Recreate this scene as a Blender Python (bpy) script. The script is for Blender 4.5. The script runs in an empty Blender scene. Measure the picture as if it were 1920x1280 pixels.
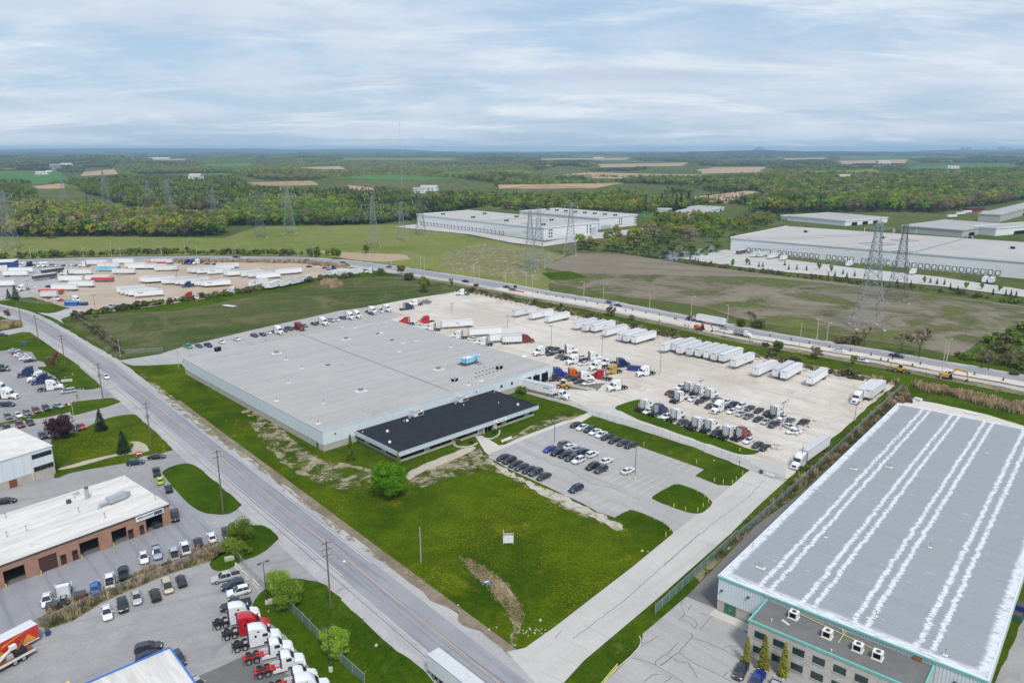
import bpy, bmesh, math, random
from math import radians, sin, cos, pi
from mathutils import Vector, Matrix, noise
from mathutils.geometry import tessellate_polygon
random.seed(11)
S = bpy.context.scene
COL = S.collection

# ------------------------------------------------------------------ camera, sky, sun, exposure
F, EYE = 1375.0, 87.0                       # focal length in photo pixels, drone height in metres
PITCH = math.atan(361.0 / F)
cd = bpy.data.cameras.new('camera')
cd.sensor_width = 36.0
cd.lens = F / 1920.0 * 36.0
cd.clip_start, cd.clip_end = 1.0, 60000.0
cam = bpy.data.objects.new('camera', cd)
COL.objects.link(cam)
cam.location = (0, 0, EYE)
cam.rotation_euler = (pi / 2 - PITCH, 0, 0)
S.camera = cam

SUN_EL, SUN_AZ = 53.0, -72.0                 # degrees: elevation, bearing of the sun counted from +X
world = bpy.data.worlds.new('World')
S.world = world
world.use_nodes = True
wn, wl = world.node_tree.nodes, world.node_tree.links
wn.clear()
def wnode(t, **k):
    n = wn.new(t)
    for a, b in k.items():
        if a.startswith('i_'):
            n.inputs[a[2:].replace('_', ' ')].default_value = b
        else:
            setattr(n, a, b)
    return n
sky = wnode('ShaderNodeTexSky', sky_type='NISHITA', sun_disc=False, sun_elevation=radians(SUN_EL),
            sun_rotation=radians(90 - SUN_AZ), altitude=300.0, air_density=1.0, dust_density=1.6, ozone_density=1.2)
tc = wnode('ShaderNodeTexCoord')
sep = wnode('ShaderNodeSeparateXYZ')
wl.new(tc.outputs['Generated'], sep.inputs[0])
zc = wnode('ShaderNodeMath', operation='MAXIMUM'); wl.new(sep.outputs['Z'], zc.inputs[0]); zc.inputs[1].default_value = 0.0
za = wnode('ShaderNodeMath', operation='ADD'); wl.new(zc.outputs[0], za.inputs[0]); za.inputs[1].default_value = 0.11
dx = wnode('ShaderNodeMath', operation='DIVIDE'); wl.new(sep.outputs['X'], dx.inputs[0]); wl.new(za.outputs[0], dx.inputs[1])
dy = wnode('ShaderNodeMath', operation='DIVIDE'); wl.new(sep.outputs['Y'], dy.inputs[0]); wl.new(za.outputs[0], dy.inputs[1])
cmb = wnode('ShaderNodeCombineXYZ'); wl.new(dx.outputs[0], cmb.inputs[0]); wl.new(dy.outputs[0], cmb.inputs[1])
def cloud(scale, sx, sy, rot, detail, rough, lo, hi, dist=0.6, off=0.0):
    mp = wnode('ShaderNodeMapping'); wl.new(cmb.outputs[0], mp.inputs[0])
    mp.inputs['Scale'].default_value = (sx, sy, 1); mp.inputs['Rotation'].default_value = (0, 0, rot)
    mp.inputs['Location'].default_value = (off, off * 0.7, 0)
    t = wnode('ShaderNodeTexNoise'); wl.new(mp.outputs[0], t.inputs['Vector'])
    t.inputs['Scale'].default_value = scale; t.inputs['Detail'].default_value = detail
    t.inputs['Roughness'].default_value = rough; t.inputs['Distortion'].default_value = dist
    r = wnode('ShaderNodeMapRange'); r.interpolation_type = 'SMOOTHSTEP'
    wl.new(t.outputs['Fac'], r.inputs[0]); r.inputs[1].default_value = lo; r.inputs[2].default_value = hi
    return r.outputs[0]
veil = cloud(0.60, 0.80, 1.0, 0.25, 11, 0.64, 0.38, 0.60, 0.5, 4.0)
wisp = cloud(1.0, 0.62, 1.1, -0.18, 12, 0.66, 0.46, 0.72, 0.6, 1.7)
dark = cloud(0.8, 0.7, 1.1, 0.12, 9, 0.60, 0.46, 0.80, 0.4, 9.3)
def wmix(fac, a, b):
    m = wnode('ShaderNodeMix', data_type='RGBA')
    for s, v in ((m.inputs[0], fac), (m.inputs[6], a), (m.inputs[7], b)):
        if hasattr(v, 'is_output'):
            wl.new(v, s)
        else:
            s.default_value = v
    return m.outputs[2]
def wmul(a, k):
    m = wnode('ShaderNodeMath', operation='MULTIPLY'); wl.new(a, m.inputs[0]); m.inputs[1].default_value = k
    return m.outputs[0]
SKYS = 0.104
c1 = wmix(0.76, sky.outputs[0], (3.55, 4.85, 6.5, 1))
c2 = wmix(wmul(veil, 0.82), c1, (5.5, 6.1, 6.9, 1))
c3 = wmix(wmul(dark, 0.75), c2, (3.9, 4.6, 5.8, 1))
c4 = wmix(wmul(wisp, 0.80), c3, (7.0, 7.35, 7.7, 1))
bg = wnode('ShaderNodeBackground'); bg.inputs['Strength'].default_value = SKYS
wl.new(c4, bg.inputs['Color'])
wo = wnode('ShaderNodeOutputWorld'); wl.new(bg.outputs[0], wo.inputs['Surface'])

sd = bpy.data.lights.new('sun', 'SUN')
sd.energy, sd.angle, sd.color = 2.5, radians(11), (1.0, 0.96, 0.90)
sun = bpy.data.objects.new('sun', sd)
COL.objects.link(sun)
to_sun = Vector((cos(radians(SUN_EL)) * cos(radians(SUN_AZ)), cos(radians(SUN_EL)) * sin(radians(SUN_AZ)), sin(radians(SUN_EL))))
sun.rotation_euler = to_sun.to_track_quat('Z', 'Y').to_euler()
sun.location = (60, 120, 200)

S.view_settings.view_transform = 'Standard'
S.view_settings.look = 'None'
S.view_settings.exposure = 0.29
S.view_settings.gamma = 1.0
S.cycles.use_denoising = True
S.cycles.max_bounces = 5
S.cycles.diffuse_bounces = 2
S.cycles.glossy_bounces = 2
S.cycles.transparent_max_bounces = 10
S.cycles.volume_bounces = 0
S.cycles.sample_clamp_indirect = 4.0

# ------------------------------------------------------------------ survey: photo positions -> places on the ground
CP, SP = cos(PITCH), sin(PITCH)
def at(x, y, z=0.0):
    u, v = (x - 960) / F, (y - 640) / F
    d = (u, CP - v * SP, -SP - v * CP)
    t = (EYE - z) / -d[2]
    return Vector((d[0] * t, d[1] * t, z))
SHEETS = {1: (0, 260, 4), 2: (480, 260, 4), 3: (960, 260, 4), 4: (1440, 260, 4), 5: (0, 560, 4), 6: (480, 560, 4),
          7: (960, 560, 4), 8: (1440, 560, 4), 11: (0, 860, 5.818), 12: (0, 1060, 5.818), 13: (310, 960, 5.818),
          14: (310, 1060, 5.818), 15: (640, 1000, 4.571), 16: (1040, 1000, 4.571), 17: (1400, 1000, 3.692),
          18: (640, 720, 4.571), 21: (1250, 680, 6.4), 22: (900, 760, 6.4), 23: (1140, 820, 5.333), 24: (960, 600, 8),
          25: (740, 540, 7.111), 26: (0, 470, 8), 27: (220, 470, 8), 28: (440, 470, 8), 31: (0, 600, 8), 32: (0, 720, 8),
          33: (1650, 640, 7.111), 34: (1280, 570, 8), 0: (0, 0, 1)}
def ph(r, x, y):
    a, b, s = SHEETS[r]
    return a + x / s, b + y / s
def pt(r, x, y, z=0.0):
    return at(*ph(r, x, y), z)
def spot(r, x, y, z):
    p = pt(r, x, y, z)
    return Vector((p.x, p.y, 0))
def bearing(a, b):
    return math.atan2(b.y - a.y, b.x - a.x)
def height_at(base, ytop):
    lo, hi = 0.0, 400.0
    for _ in range(40):
        m = (lo + hi) / 2
        f = base.y * CP - (m - EYE) * SP
        up = base.y * SP + (m - EYE) * CP
        if 640 - F * up / f > ytop: lo = m
        else: hi = m
    return lo
DA, DB = radians(133.0), radians(43.5)      # the site's two main directions: up-left along the road, up-right into the yard

FIELD_BOX = ((-60, 118, 322, 347), (210, 440, 324, 340), (620, 860, 328, 338), (40, 115, 343, 354), (150, 215, 317, 330), (460, 590, 339, 349), (655, 722, 347, 361), (820, 1000, 318, 329), (520, 650, 312, 320), (1120, 1290, 305, 314), (1480, 1650, 318, 328), (1700, 1900, 308, 317), (380, 470, 306, 314), (1010, 1180, 296, 301), (640, 860, 297, 302), (1012, 1320, 323, 336), (930, 1160, 343, 354), (1297, 1420, 358, 380), (1300, 1435, 313, 326), (1570, 1700, 299, 308), (1470, 1550, 296, 300), (280, 350, 298, 303))
def to_photo(x, y, z=0.0):
    f = y * CP - (z - EYE) * SP
    return 960 + F * x / f, 640 - F * (y * SP + (z - EYE) * CP) / f
def relief(x, y):
    k = min(1.0, max(0.0, (y - 1500) / 1300)) * min(1.0, max(0.0, (16000 - y) / 3000))
    if k <= 0: return 0.0
    u, v = to_photo(x, y)
    for a, b, c, d in FIELD_BOX:
        k = min(k, max(0.0, (a - u) / 70, (u - b) / 70, (c - v) / 7, (v - d) / 16))
    n = noise.noise(Vector((x * .0011, y * .0007, 5.3))) + .5 * noise.noise(Vector((x * .003, y * .0018, 1.9)))
    return k * k * (3 - 2 * k) * max(0.0, 10 + 26 * n)

# ------------------------------------------------------------------ materials
MATS = {}
class NT:
    def __init__(s, name):
        s.m = bpy.data.materials.new(name); s.m.use_nodes = True
        s.n, s.l = s.m.node_tree.nodes, s.m.node_tree.links
        s.n.clear()
        s.out = s.n.new('ShaderNodeOutputMaterial')
        s.b = s.n.new('ShaderNodeBsdfPrincipled')
        s.l.new(s.b.outputs[0], s.out.inputs['Surface'])
        s.geo = s.oi = s.tco = None
        MATS[name] = s.m
    def pos(s):
        if not s.geo: s.geo = s.n.new('ShaderNodeNewGeometry')
        return s.geo.outputs['Position']
    def objc(s):
        if not s.tco: s.tco = s.n.new('ShaderNodeTexCoord')
        return s.tco.outputs['Object']
    def rnd(s):
        if not s.oi: s.oi = s.n.new('ShaderNodeObjectInfo')
        return s.oi.outputs['Random']
    def put(s, sock, v):
        if hasattr(v, 'is_output'): s.l.new(v, sock)
        elif v is not None: sock.default_value = v
    def math(s, op, a, b=None, c=None):
        n = s.n.new('ShaderNodeMath'); n.operation = op
        for i, v in enumerate((a, b, c)):
            if v is not None: s.put(n.inputs[i], v)
        return n.outputs[0]
    def mapping(s, vec, scale=(1, 1, 1), rot=0.0, loc=(0, 0, 0)):
        n = s.n.new('ShaderNodeMapping'); s.put(n.inputs[0], vec)
        n.inputs['Scale'].default_value = scale; n.inputs['Rotation'].default_value = (0, 0, rot)
        n.inputs['Location'].default_value = loc
        return n.outputs[0]
    def noise(s, vec, scale, detail=4, rough=0.55, dist=0.0):
        n = s.n.new('ShaderNodeTexNoise'); s.put(n.inputs['Vector'], vec)
        n.inputs['Scale'].default_value = scale; n.inputs['Detail'].default_value = detail
        n.inputs['Roughness'].default_value = rough; n.inputs['Distortion'].default_value = dist
        return n.outputs['Fac']
    def rng(s, v, a, b, c=0.0, d=1.0, smooth=True):
        n = s.n.new('ShaderNodeMapRange'); n.interpolation_type = 'SMOOTHSTEP' if smooth else 'LINEAR'
        s.put(n.inputs[0], v)
        for i, k in enumerate((a, b, c, d)): n.inputs[i + 1].default_value = k
        return n.outputs[0]
    def mix(s, f, a, b):
        n = s.n.new('ShaderNodeMix'); n.data_type = 'RGBA'
        s.put(n.inputs[0], f); s.put(n.inputs[6], c4_(a)); s.put(n.inputs[7], c4_(b))
        return n.outputs[2]
    def gain(s, col, f):
        n = s.n.new('ShaderNodeVectorMath'); n.operation = 'SCALE'
        s.put(n.inputs[0], tuple(col)[:3] if isinstance(col, (tuple, list)) else col); s.put(n.inputs['Scale'], f)
        return n.outputs[0]
    def sep(s, v):
        n = s.n.new('ShaderNodeSeparateXYZ'); s.put(n.inputs[0], v)
        return n.outputs
    def fin(s, col, rough=0.85, spec=0.25, bump=None, bs=0.3, bd=0.05, metal=0.0, coat=0.0):
        s.put(s.b.inputs['Base Color'], c4_(col)); s.put(s.b.inputs['Roughness'], rough)
        s.b.inputs['Specular IOR Level'].default_value = spec
        s.b.inputs['Metallic'].default_value = metal
        s.b.inputs['Coat Weight'].default_value = coat
        if bump is not None:
            n = s.n.new('ShaderNodeBump'); s.put(n.inputs['Height'], bump)
            n.inputs['Strength'].default_value = bs; n.inputs['Distance'].default_value = bd
            s.l.new(n.outputs[0], s.b.inputs['Normal'])
        return s.m
def c4_(v):
    if isinstance(v, (tuple, list)) and len(v) == 3: return (*v, 1.0)
    return v

def plain(name, col, rough=0.6, spec=0.4, metal=0.0, coat=0.0, var=0.12, scale=1.2):
    t = NT(name)
    n = t.noise(t.objc(), scale, 5, 0.6)
    return t.fin(t.gain(c4_(col), t.rng(n, 0.25, 0.75, 1 - var, 1 + var, False)), rough, spec, metal=metal, coat=coat)

def ground_mat(name, a, b, c=None, big=0.03, mid=0.25, fine=2.2, cthr=(0.55, 0.72), streak=None, speck=0.25, bump=0.4, rough=0.95, flecks=None, ragged=None):
    t = NT(name); p = t.pos()
    n1 = t.noise(p, big, 5, 0.6, 0.4); n2 = t.noise(p, mid, 6, 0.65, 0.3); n3 = t.noise(p, fine, 5, 0.72)
    col = t.mix(t.rng(t.math('ADD', t.math('MULTIPLY', n1, 0.6), t.math('MULTIPLY', n2, 0.4)), 0.36, 0.64), a, b)
    if c is not None:
        n4 = t.noise(p, mid * 0.45, 7, 0.7, 0.8)
        col = t.mix(t.rng(n4, *cthr), col, c)
    if streak is not None:
        ang, k, amt, scol = streak
        q = t.mapping(t.mapping(p, rot=-ang), (0.02 * k, 0.55 * k, 1))
        n5 = t.noise(q, 1.0, 5, 0.6, 0.25)
        col = t.mix(t.math('MULTIPLY', t.rng(n5, 0.48, 0.68), amt), col, scol)
    if flecks is not None:
        fcol, fs, lo, hi, area = flecks
        n6 = t.noise(p, fs, 2, 0.5)
        m6 = t.math('MULTIPLY', t.rng(n6, lo, hi), t.rng(t.noise(p, area, 3, 0.5, 0.4), 0.42, 0.62))
        col = t.mix(m6, col, fcol)
    col = t.gain(col, t.rng(n3, 0.25, 0.75, 1 - speck, 1 + speck, False))
    t.fin(col, rough, 0.02 if b[1] > b[0] * 1.04 else 0.12, n3, bump, 0.06)
    if ragged is not None:                                    # thin cover: bare between the patches
        sc, lo, hi = ragged; k = t.rng(t.noise(p, sc, 7, 0.72, 0.6), lo, hi)
        tr = t.n.new('ShaderNodeBsdfTransparent'); mx = t.n.new('ShaderNodeMixShader')
        t.put(mx.inputs[0], k); t.l.new(tr.outputs[0], mx.inputs[1]); t.l.new(t.b.outputs[0], mx.inputs[2]); t.l.new(mx.outputs[0], t.out.inputs['Surface'])
    return t.m

GR = lambda *a, **k: ground_mat(*a, **k)
GR('grass_near', (0.028, 0.060, 0.002), (0.068, 0.104, 0.004), (0.140, 0.126, 0.036), big=0.045, mid=0.30, fine=2.0, cthr=(0.55, 0.75), speck=0.50, bump=0.9)
GR('grass_lawn', (0.027, 0.057, 0.001), (0.072, 0.106, 0.002), (0.140, 0.138, 0.012), big=0.04, mid=0.22, fine=1.9, cthr=(0.55, 0.75), speck=0.62, bump=0.9,
   flecks=((0.30, 0.25, 0.012), 2.6, 0.52, 0.80, 0.045))
GR('grass_dark', (0.026, 0.060, 0.002), (0.054, 0.096, 0.003), (0.082, 0.110, 0.009), big=0.06, mid=0.5, fine=3.2, speck=0.45, bump=0.8)
GR('grass_dry', (0.115, 0.112, 0.050), (0.240, 0.205, 0.125), (0.065, 0.090, 0.022), big=0.08, mid=0.6, fine=3.0, cthr=(0.52, 0.66), speck=0.40, bump=0.8)
GR('grass_field', (0.036, 0.066, 0.009), (0.088, 0.098, 0.034), (0.135, 0.122, 0.068), big=0.016, mid=0.07, fine=0.7, cthr=(0.47, 0.66), speck=0.50, bump=0.8, streak=(radians(14), 0.45, 0.65, (0.120, 0.120, 0.055)))
GR('meadow', (0.118, 0.155, 0.030), (0.190, 0.200, 0.060), (0.205, 0.180, 0.095), big=0.007, mid=0.035, fine=0.5, cthr=(0.55, 0.70), speck=0.34, streak=(radians(8), 0.4, 0.6, (0.21, 0.20, 0.085)))
GR('brown_field', (0.180, 0.152, 0.110), (0.225, 0.192, 0.145), (0.130, 0.135, 0.050), big=0.008, mid=0.05, fine=0.8, cthr=(0.60, 0.78), speck=0.26, streak=(radians(-20), 0.25, 0.5, (0.12, 0.098, 0.075)))
GR('far_land', (0.065, 0.090, 0.022), (0.115, 0.122, 0.042), (0.135, 0.125, 0.068), big=0.0022, mid=0.012, fine=0.08, speck=0.40)
GR('crop_green', (0.060, 0.150, 0.040), (0.085, 0.180, 0.050), None, big=0.002, mid=0.02, fine=0.2, speck=0.14)
GR('crop_dirt', (0.330, 0.235, 0.155), (0.380, 0.285, 0.195), (0.26, 0.22, 0.12), big=0.003, mid=0.02, fine=0.2, speck=0.12)
GR('gravel', (0.470, 0.424, 0.368), (0.580, 0.540, 0.490), (0.440, 0.368, 0.298), big=0.022, mid=0.12, fine=1.4, cthr=(0.50, 0.70), speck=0.20, bump=0.25, streak=(DA, 0.75, 0.60, (0.385, 0.335, 0.285)))
GR('gravel_tan', (0.380, 0.305, 0.230), (0.450, 0.375, 0.300), (0.29, 0.225, 0.165), big=0.02, mid=0.10, fine=1.2, speck=0.18, bump=0.3, streak=(radians(15), 0.5, 0.4, (0.27, 0.21, 0.155)))
GR('gravel_pale', (0.50, 0.465, 0.410), (0.58, 0.54, 0.48), (0.36, 0.315, 0.255), big=0.04, mid=0.25, fine=1.8, speck=0.20, bump=0.3)
GR('asphalt_road', (0.245, 0.245, 0.265), (0.295, 0.293, 0.312), (0.220, 0.219, 0.240), big=0.03, mid=0.2, fine=2.5, speck=0.10, bump=0.15, streak=(DA, 0.9, 0.8, (0.185, 0.186, 0.210)))
GR('shoulder', (0.345, 0.335, 0.335), (0.415, 0.402, 0.395), (0.26, 0.250, 0.245), big=0.05, mid=0.3, fine=2.2, speck=0.16, bump=0.2, streak=(DA, 1.2, 0.5, (0.275, 0.268, 0.268)))
GR('asphalt_lot', (0.330, 0.318, 0.312), (0.385, 0.372, 0.365), (0.275, 0.265, 0.262), big=0.04, mid=0.22, fine=2.0, cthr=(0.6, 0.78), speck=0.10, bump=0.15, streak=(DA, 0.8, 0.4, (0.25, 0.243, 0.24)))
GR('asphalt_left', (0.255, 0.252, 0.252), (0.330, 0.325, 0.322), (0.20, 0.197, 0.197), big=0.04, mid=0.25, fine=2.0, cthr=(0.58, 0.76), speck=0.12, bump=0.15, streak=(DB - 0.35, 0.8, 0.5, (0.21, 0.207, 0.207)))
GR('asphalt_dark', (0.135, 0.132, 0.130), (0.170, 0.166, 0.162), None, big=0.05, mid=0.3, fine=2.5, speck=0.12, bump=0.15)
GR('concrete', (0.420, 0.405, 0.385), (0.480, 0.465, 0.445), (0.37, 0.355, 0.335), big=0.06, mid=0.3, fine=2.0, speck=0.07, bump=0.1, streak=(DB, 0.8, 0.35, (0.37, 0.355, 0.34)))
GR('sidewalk', (0.46, 0.43, 0.39), (0.53, 0.50, 0.46), None, speck=0.08, bump=0.1)
GR('dirt', (0.16, 0.125, 0.085), (0.25, 0.205, 0.155), (0.11, 0.12, 0.045), big=0.1, mid=0.7, fine=3.0, cthr=(0.58, 0.7), speck=0.30, bump=0.6)
GR('path_dirt', (0.36, 0.315, 0.25), (0.44, 0.39, 0.32), (0.16, 0.16, 0.08), big=0.1, mid=0.6, fine=2.5, cthr=(0.60, 0.72), speck=0.22, bump=0.5)
GR('dry_patches', (0.20, 0.175, 0.095), (0.34, 0.295, 0.21), (0.10, 0.11, 0.035), big=0.08, mid=0.6, fine=2.4, cthr=(0.55, 0.7), speck=0.35, bump=0.7, ragged=(0.22, 0.44, 0.58))
GR('gravel_ragged', (0.38, 0.345, 0.285), (0.48, 0.445, 0.38), (0.22, 0.195, 0.12), big=0.06, mid=0.4, fine=1.8, cthr=(0.52, 0.68), speck=0.25, bump=0.4, ragged=(0.35, 0.34, 0.46))
GR('green_patches', (0.095, 0.120, 0.030), (0.140, 0.155, 0.050), None, big=0.02, mid=0.1, fine=0.8, speck=0.3, ragged=(0.022, 0.42, 0.64))
GR('trench', (0.15, 0.105, 0.07), (0.22, 0.16, 0.11), None, big=0.1, mid=0.5, fine=2.0, speck=0.3, bump=0.6)
GR('pond', (0.16, 0.19, 0.20), (0.20, 0.22, 0.22), None, speck=0.05, bump=0.02, rough=0.15)

plain('line_white', (0.62, 0.62, 0.60), 0.8, 0.1, var=0.2, scale=0.5)
plain('line_yellow', (0.55, 0.36, 0.14), 0.8, 0.1, var=0.2, scale=0.5)
plain('stall_paint', (0.62, 0.55, 0.45), 0.85, 0.1, var=0.2)
plain('crack_tar', (0.085, 0.083, 0.083), 0.7, 0.2)
plain('tire_dark', (0.10, 0.098, 0.098), 0.9, 0.1)
plain('roof_white', (0.62, 0.60, 0.575), 0.7, 0.2, var=0.15, scale=0.25)
plain('wall_pale', (0.60, 0.655, 0.685), 0.6, 0.3, var=0.05, scale=0.4)
plain('wall_trim', (0.40, 0.475, 0.52), 0.5, 0.3)
plain('block_beige', (0.42, 0.385, 0.34), 0.9, 0.1, var=0.14, scale=0.6)
plain('fascia', (0.52, 0.58, 0.62), 0.5, 0.3, var=0.05)
plain('black_roof', (0.022, 0.024, 0.032), 0.85, 0.15, var=0.25, scale=0.4)
plain('white_wall', (0.70, 0.71, 0.73), 0.7, 0.2, var=0.05, scale=0.05)
plain('pale_roof', (0.415, 0.400, 0.382), 0.8, 0.15, var=0.10, scale=0.03)
plain('grey_roof', (0.36, 0.355, 0.345), 0.85, 0.15, var=0.12, scale=0.05)
plain('grey_wall', (0.42, 0.42, 0.41), 0.8, 0.15)
plain('green_trim', (0.16, 0.44, 0.37), 0.5, 0.4)
plain('green_door', (0.035, 0.14, 0.085), 0.5, 0.4)
plain('stone_block', (0.47, 0.45, 0.41), 0.9, 0.1, var=0.15, scale=0.8)
plain('concrete_block', (0.55, 0.52, 0.48), 0.9, 0.1, var=0.15, scale=1.0)
plain('steel', (0.48, 0.49, 0.50), 0.4, 0.5, 0.5)
plain('galv', (0.40, 0.43, 0.46), 0.5, 0.5, 0.3)
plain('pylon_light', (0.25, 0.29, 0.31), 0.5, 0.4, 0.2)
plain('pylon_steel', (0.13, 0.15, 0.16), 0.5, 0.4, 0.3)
plain('dark_steel', (0.06, 0.06, 0.065), 0.5, 0.4)
plain('wood_pole', (0.145, 0.120, 0.100), 0.9, 0.1, var=0.25, scale=2)
plain('conc_pole', (0.50, 0.47, 0.42), 0.85, 0.1)
plain('rubber', (0.018, 0.018, 0.019), 0.85, 0.2)
plain('rim', (0.50, 0.50, 0.52), 0.35, 0.5, 0.7)
plain('chassis', (0.025, 0.025, 0.027), 0.6, 0.4)
plain('lamp_white', (0.80, 0.80, 0.78), 0.2, 0.6)
plain('lamp_red', (0.32, 0.015, 0.015), 0.25, 0.6)
plain('amber', (0.55, 0.20, 0.02), 0.3, 0.6)
def grimy(name, col, amt, lo):
    t = NT(name); n = t.noise(t.mapping(t.objc(), (0.5, 0.5, 0.15)), 2.2, 6, 0.7)
    c = t.mix(t.math('MULTIPLY', t.rng(n, 0.5, 0.75), amt), col, (0.40, 0.37, 0.33))
    t.fin(t.gain(c, t.rng(t.rnd(), 0, 1, lo, 1.04, False)), 0.45, 0.4)
grimy('trailer_white', (0.77, 0.78, 0.79), 0.35, 0.86)
grimy('trailer_roof', (0.60, 0.61, 0.63), 0.55, 0.78)
plain('trailer_frame', (0.36, 0.36, 0.37), 0.5, 0.4)
plain('mark_blue', (0.05, 0.09, 0.22), 0.5, 0.3)
plain('mark_teal', (0.05, 0.22, 0.30), 0.5, 0.3)
plain('door_brown', (0.065, 0.035, 0.030), 0.6, 0.3)
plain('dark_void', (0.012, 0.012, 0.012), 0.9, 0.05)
plain('cone_orange', (0.62, 0.14, 0.03), 0.6, 0.3)
plain('cat_yellow', (0.55, 0.30, 0.03), 0.5, 0.4, var=0.2)
plain('hvac_blue', (0.23, 0.53, 0.72), 0.5, 0.4)
plain('hvac_white', (0.68, 0.66, 0.62), 0.55, 0.3)
plain('bollard_yellow', (0.68, 0.60, 0.16), 0.6, 0.3)
plain('bark', (0.085, 0.070, 0.055), 0.95, 0.1, var=0.3, scale=2)
plain('rust', (0.20, 0.075, 0.035), 0.85, 0.2, var=0.3)
plain('bin_blue', (0.02, 0.05, 0.24), 0.5, 0.4)
plain('red_frame', (0.55, 0.035, 0.03), 0.45, 0.4)
plain('wrap_red', (0.55, 0.04, 0.03), 0.4, 0.4)
plain('wrap_orange', (0.75, 0.30, 0.03), 0.4, 0.4)
plain('flag_red', (0.55, 0.03, 0.03), 0.7, 0.2)
plain('roof_tile_far', (0.30, 0.27, 0.25), 0.8, 0.1)
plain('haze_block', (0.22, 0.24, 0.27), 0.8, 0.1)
plain('wire_black', (0.02, 0.02, 0.02), 0.7, 0.2)

def glass(name, col=(0.02, 0.028, 0.035), rough=0.08):
    t = NT(name); return t.fin(col, rough, 0.6)
glass('glass_dark'); glass('window_green', (0.02, 0.05, 0.05)); glass('window_black', (0.008, 0.010, 0.012), 0.12)
def brick():
    t = NT('brick_wall'); p = t.objc()
    b = t.n.new('ShaderNodeTexBrick'); 
    q = t.mapping(p, (1, 1, 1)); sx = t.sep(q)
    cv = t.n.new('ShaderNodeCombineXYZ'); t.l.new(t.math('ADD', sx[0], sx[1]), cv.inputs[0]); t.l.new(sx[2], cv.inputs[1])
    t.l.new(cv.outputs[0], b.inputs['Vector'])
    b.inputs['Scale'].default_value = 4.0
    b.inputs['Color1'].default_value = (0.30, 0.155, 0.105, 1); b.inputs['Color2'].default_value = (0.36, 0.20, 0.14, 1)
    b.inputs['Mortar'].default_value = (0.36, 0.28, 0.22, 1); b.inputs['Mortar Size'].default_value = 0.015
    n = t.noise(p, 0.6, 5, 0.6)
    t.fin(t.gain(b.outputs[0], t.rng(n, 0.2, 0.8, 0.8, 1.2, False)), 0.9, 0.1)
brick()
def warehouse_roof():
    t = NT('membrane_roof'); p = t.objc(); s = t.sep(p)
    n1 = t.noise(t.mapping(p, (0.02, 0.35, 1)), 1.0, 6, 0.65, 0.1)
    n2 = t.noise(p, 0.05, 5, 0.6, 0.5); n3 = t.noise(p, 1.3, 4, 0.7)
    col = t.mix(t.rng(n1, 0.38, 0.66), (0.352, 0.342, 0.332), (0.392, 0.380, 0.368))
    col = t.mix(t.math('MULTIPLY', t.rng(n2, 0.5, 0.7), 0.6), col, (0.418, 0.405, 0.392))
    st = t.rng(t.noise(p, 0.09, 6, 0.7, 1.2), 0.56, 0.66); col = t.mix(t.math('MULTIPLY', st, 0.35), col, (0.27, 0.262, 0.255))
    seam = t.math('LESS_THAN', t.math('ABSOLUTE', t.math('SUBTRACT', t.math('FRACT', t.math('MULTIPLY', s[1], 0.5)), 0.5)), 0.035)
    seam2 = t.math('LESS_THAN', t.math('ABSOLUTE', t.math('SUBTRACT', t.math('FRACT', t.math('MULTIPLY', s[0], 0.083)), 0.5)), 0.008)
    col = t.mix(t.math('MULTIPLY', t.math('MAXIMUM', seam, seam2), 0.14), col, (0.20, 0.20, 0.205))
    t.fin(t.gain(col, t.rng(n3, 0.3, 0.7, 0.93, 1.07, False)), 0.9, 0.15)
warehouse_roof()
def paint(name, col, metal=0.15):
    t = NT(name)
    return t.fin(col, 0.28, 0.5, metal=metal, coat=0.6)
PAINTS = {'white': (0.76, 0.77, 0.78), 'black': (0.010, 0.010, 0.012), 'dark grey': (0.040, 0.043, 0.048), 'grey': (0.14, 0.145, 0.15),
          'silver': (0.42, 0.44, 0.46), 'pale blue': (0.30, 0.36, 0.42), 'blue': (0.020, 0.040, 0.30), 'dark blue': (0.012, 0.020, 0.060),
          'navy': (0.012, 0.030, 0.115), 'red': (0.50, 0.010, 0.020), 'dark red': (0.20, 0.012, 0.018), 'maroon': (0.13, 0.02, 0.035), 'rust red': (0.24, 0.06, 0.04),
          'lime green': (0.42, 0.62, 0.03), 'tan': (0.50, 0.42, 0.30), 'orange': (0.62, 0.13, 0.01), 'gold': (0.45, 0.30, 0.07),
          'teal': (0.03, 0.33, 0.29), 'bright blue': (0.015, 0.15, 0.50), 'yellow': (0.60, 0.33, 0.03)}
for k, v in PAINTS.items():
    paint('paint ' + k, v)
def chain_link(name, col, alpha):
    t = NT(name); t.fin(col, 0.5, 0.4)
    tr = t.n.new('ShaderNodeBsdfTransparent'); mx = t.n.new('ShaderNodeMixShader')
    mx.inputs[0].default_value = alpha
    t.l.new(tr.outputs[0], mx.inputs[1]); t.l.new(t.b.outputs[0], mx.inputs[2]); t.l.new(mx.outputs[0], t.out.inputs['Surface'])
chain_link('mesh_grey', (0.36, 0.37, 0.37), 0.22)
chain_link('mesh_green', (0.16, 0.26, 0.25), 0.62)
def leaf(name, a, b, sat=0.34):
    t = NT(name); n = t.noise(t.pos(), 0.45, 4, 0.6)
    col = t.mix(t.rng(n, 0.3, 0.7), a, b)
    col = t.gain(col, t.rng(t.rnd(), 0, 1, 1 - sat, 1 + sat, False))
    t.fin(col, 0.8, 0.05)
    tl = t.n.new('ShaderNodeBsdfTranslucent'); t.put(tl.inputs[0], col)
    mx = t.n.new('ShaderNodeMixShader'); mx.inputs[0].default_value = 0.36
    t.l.new(t.b.outputs[0], mx.inputs[1]); t.l.new(tl.outputs[0], mx.inputs[2]); t.l.new(mx.outputs[0], t.out.inputs['Surface'])
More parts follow.
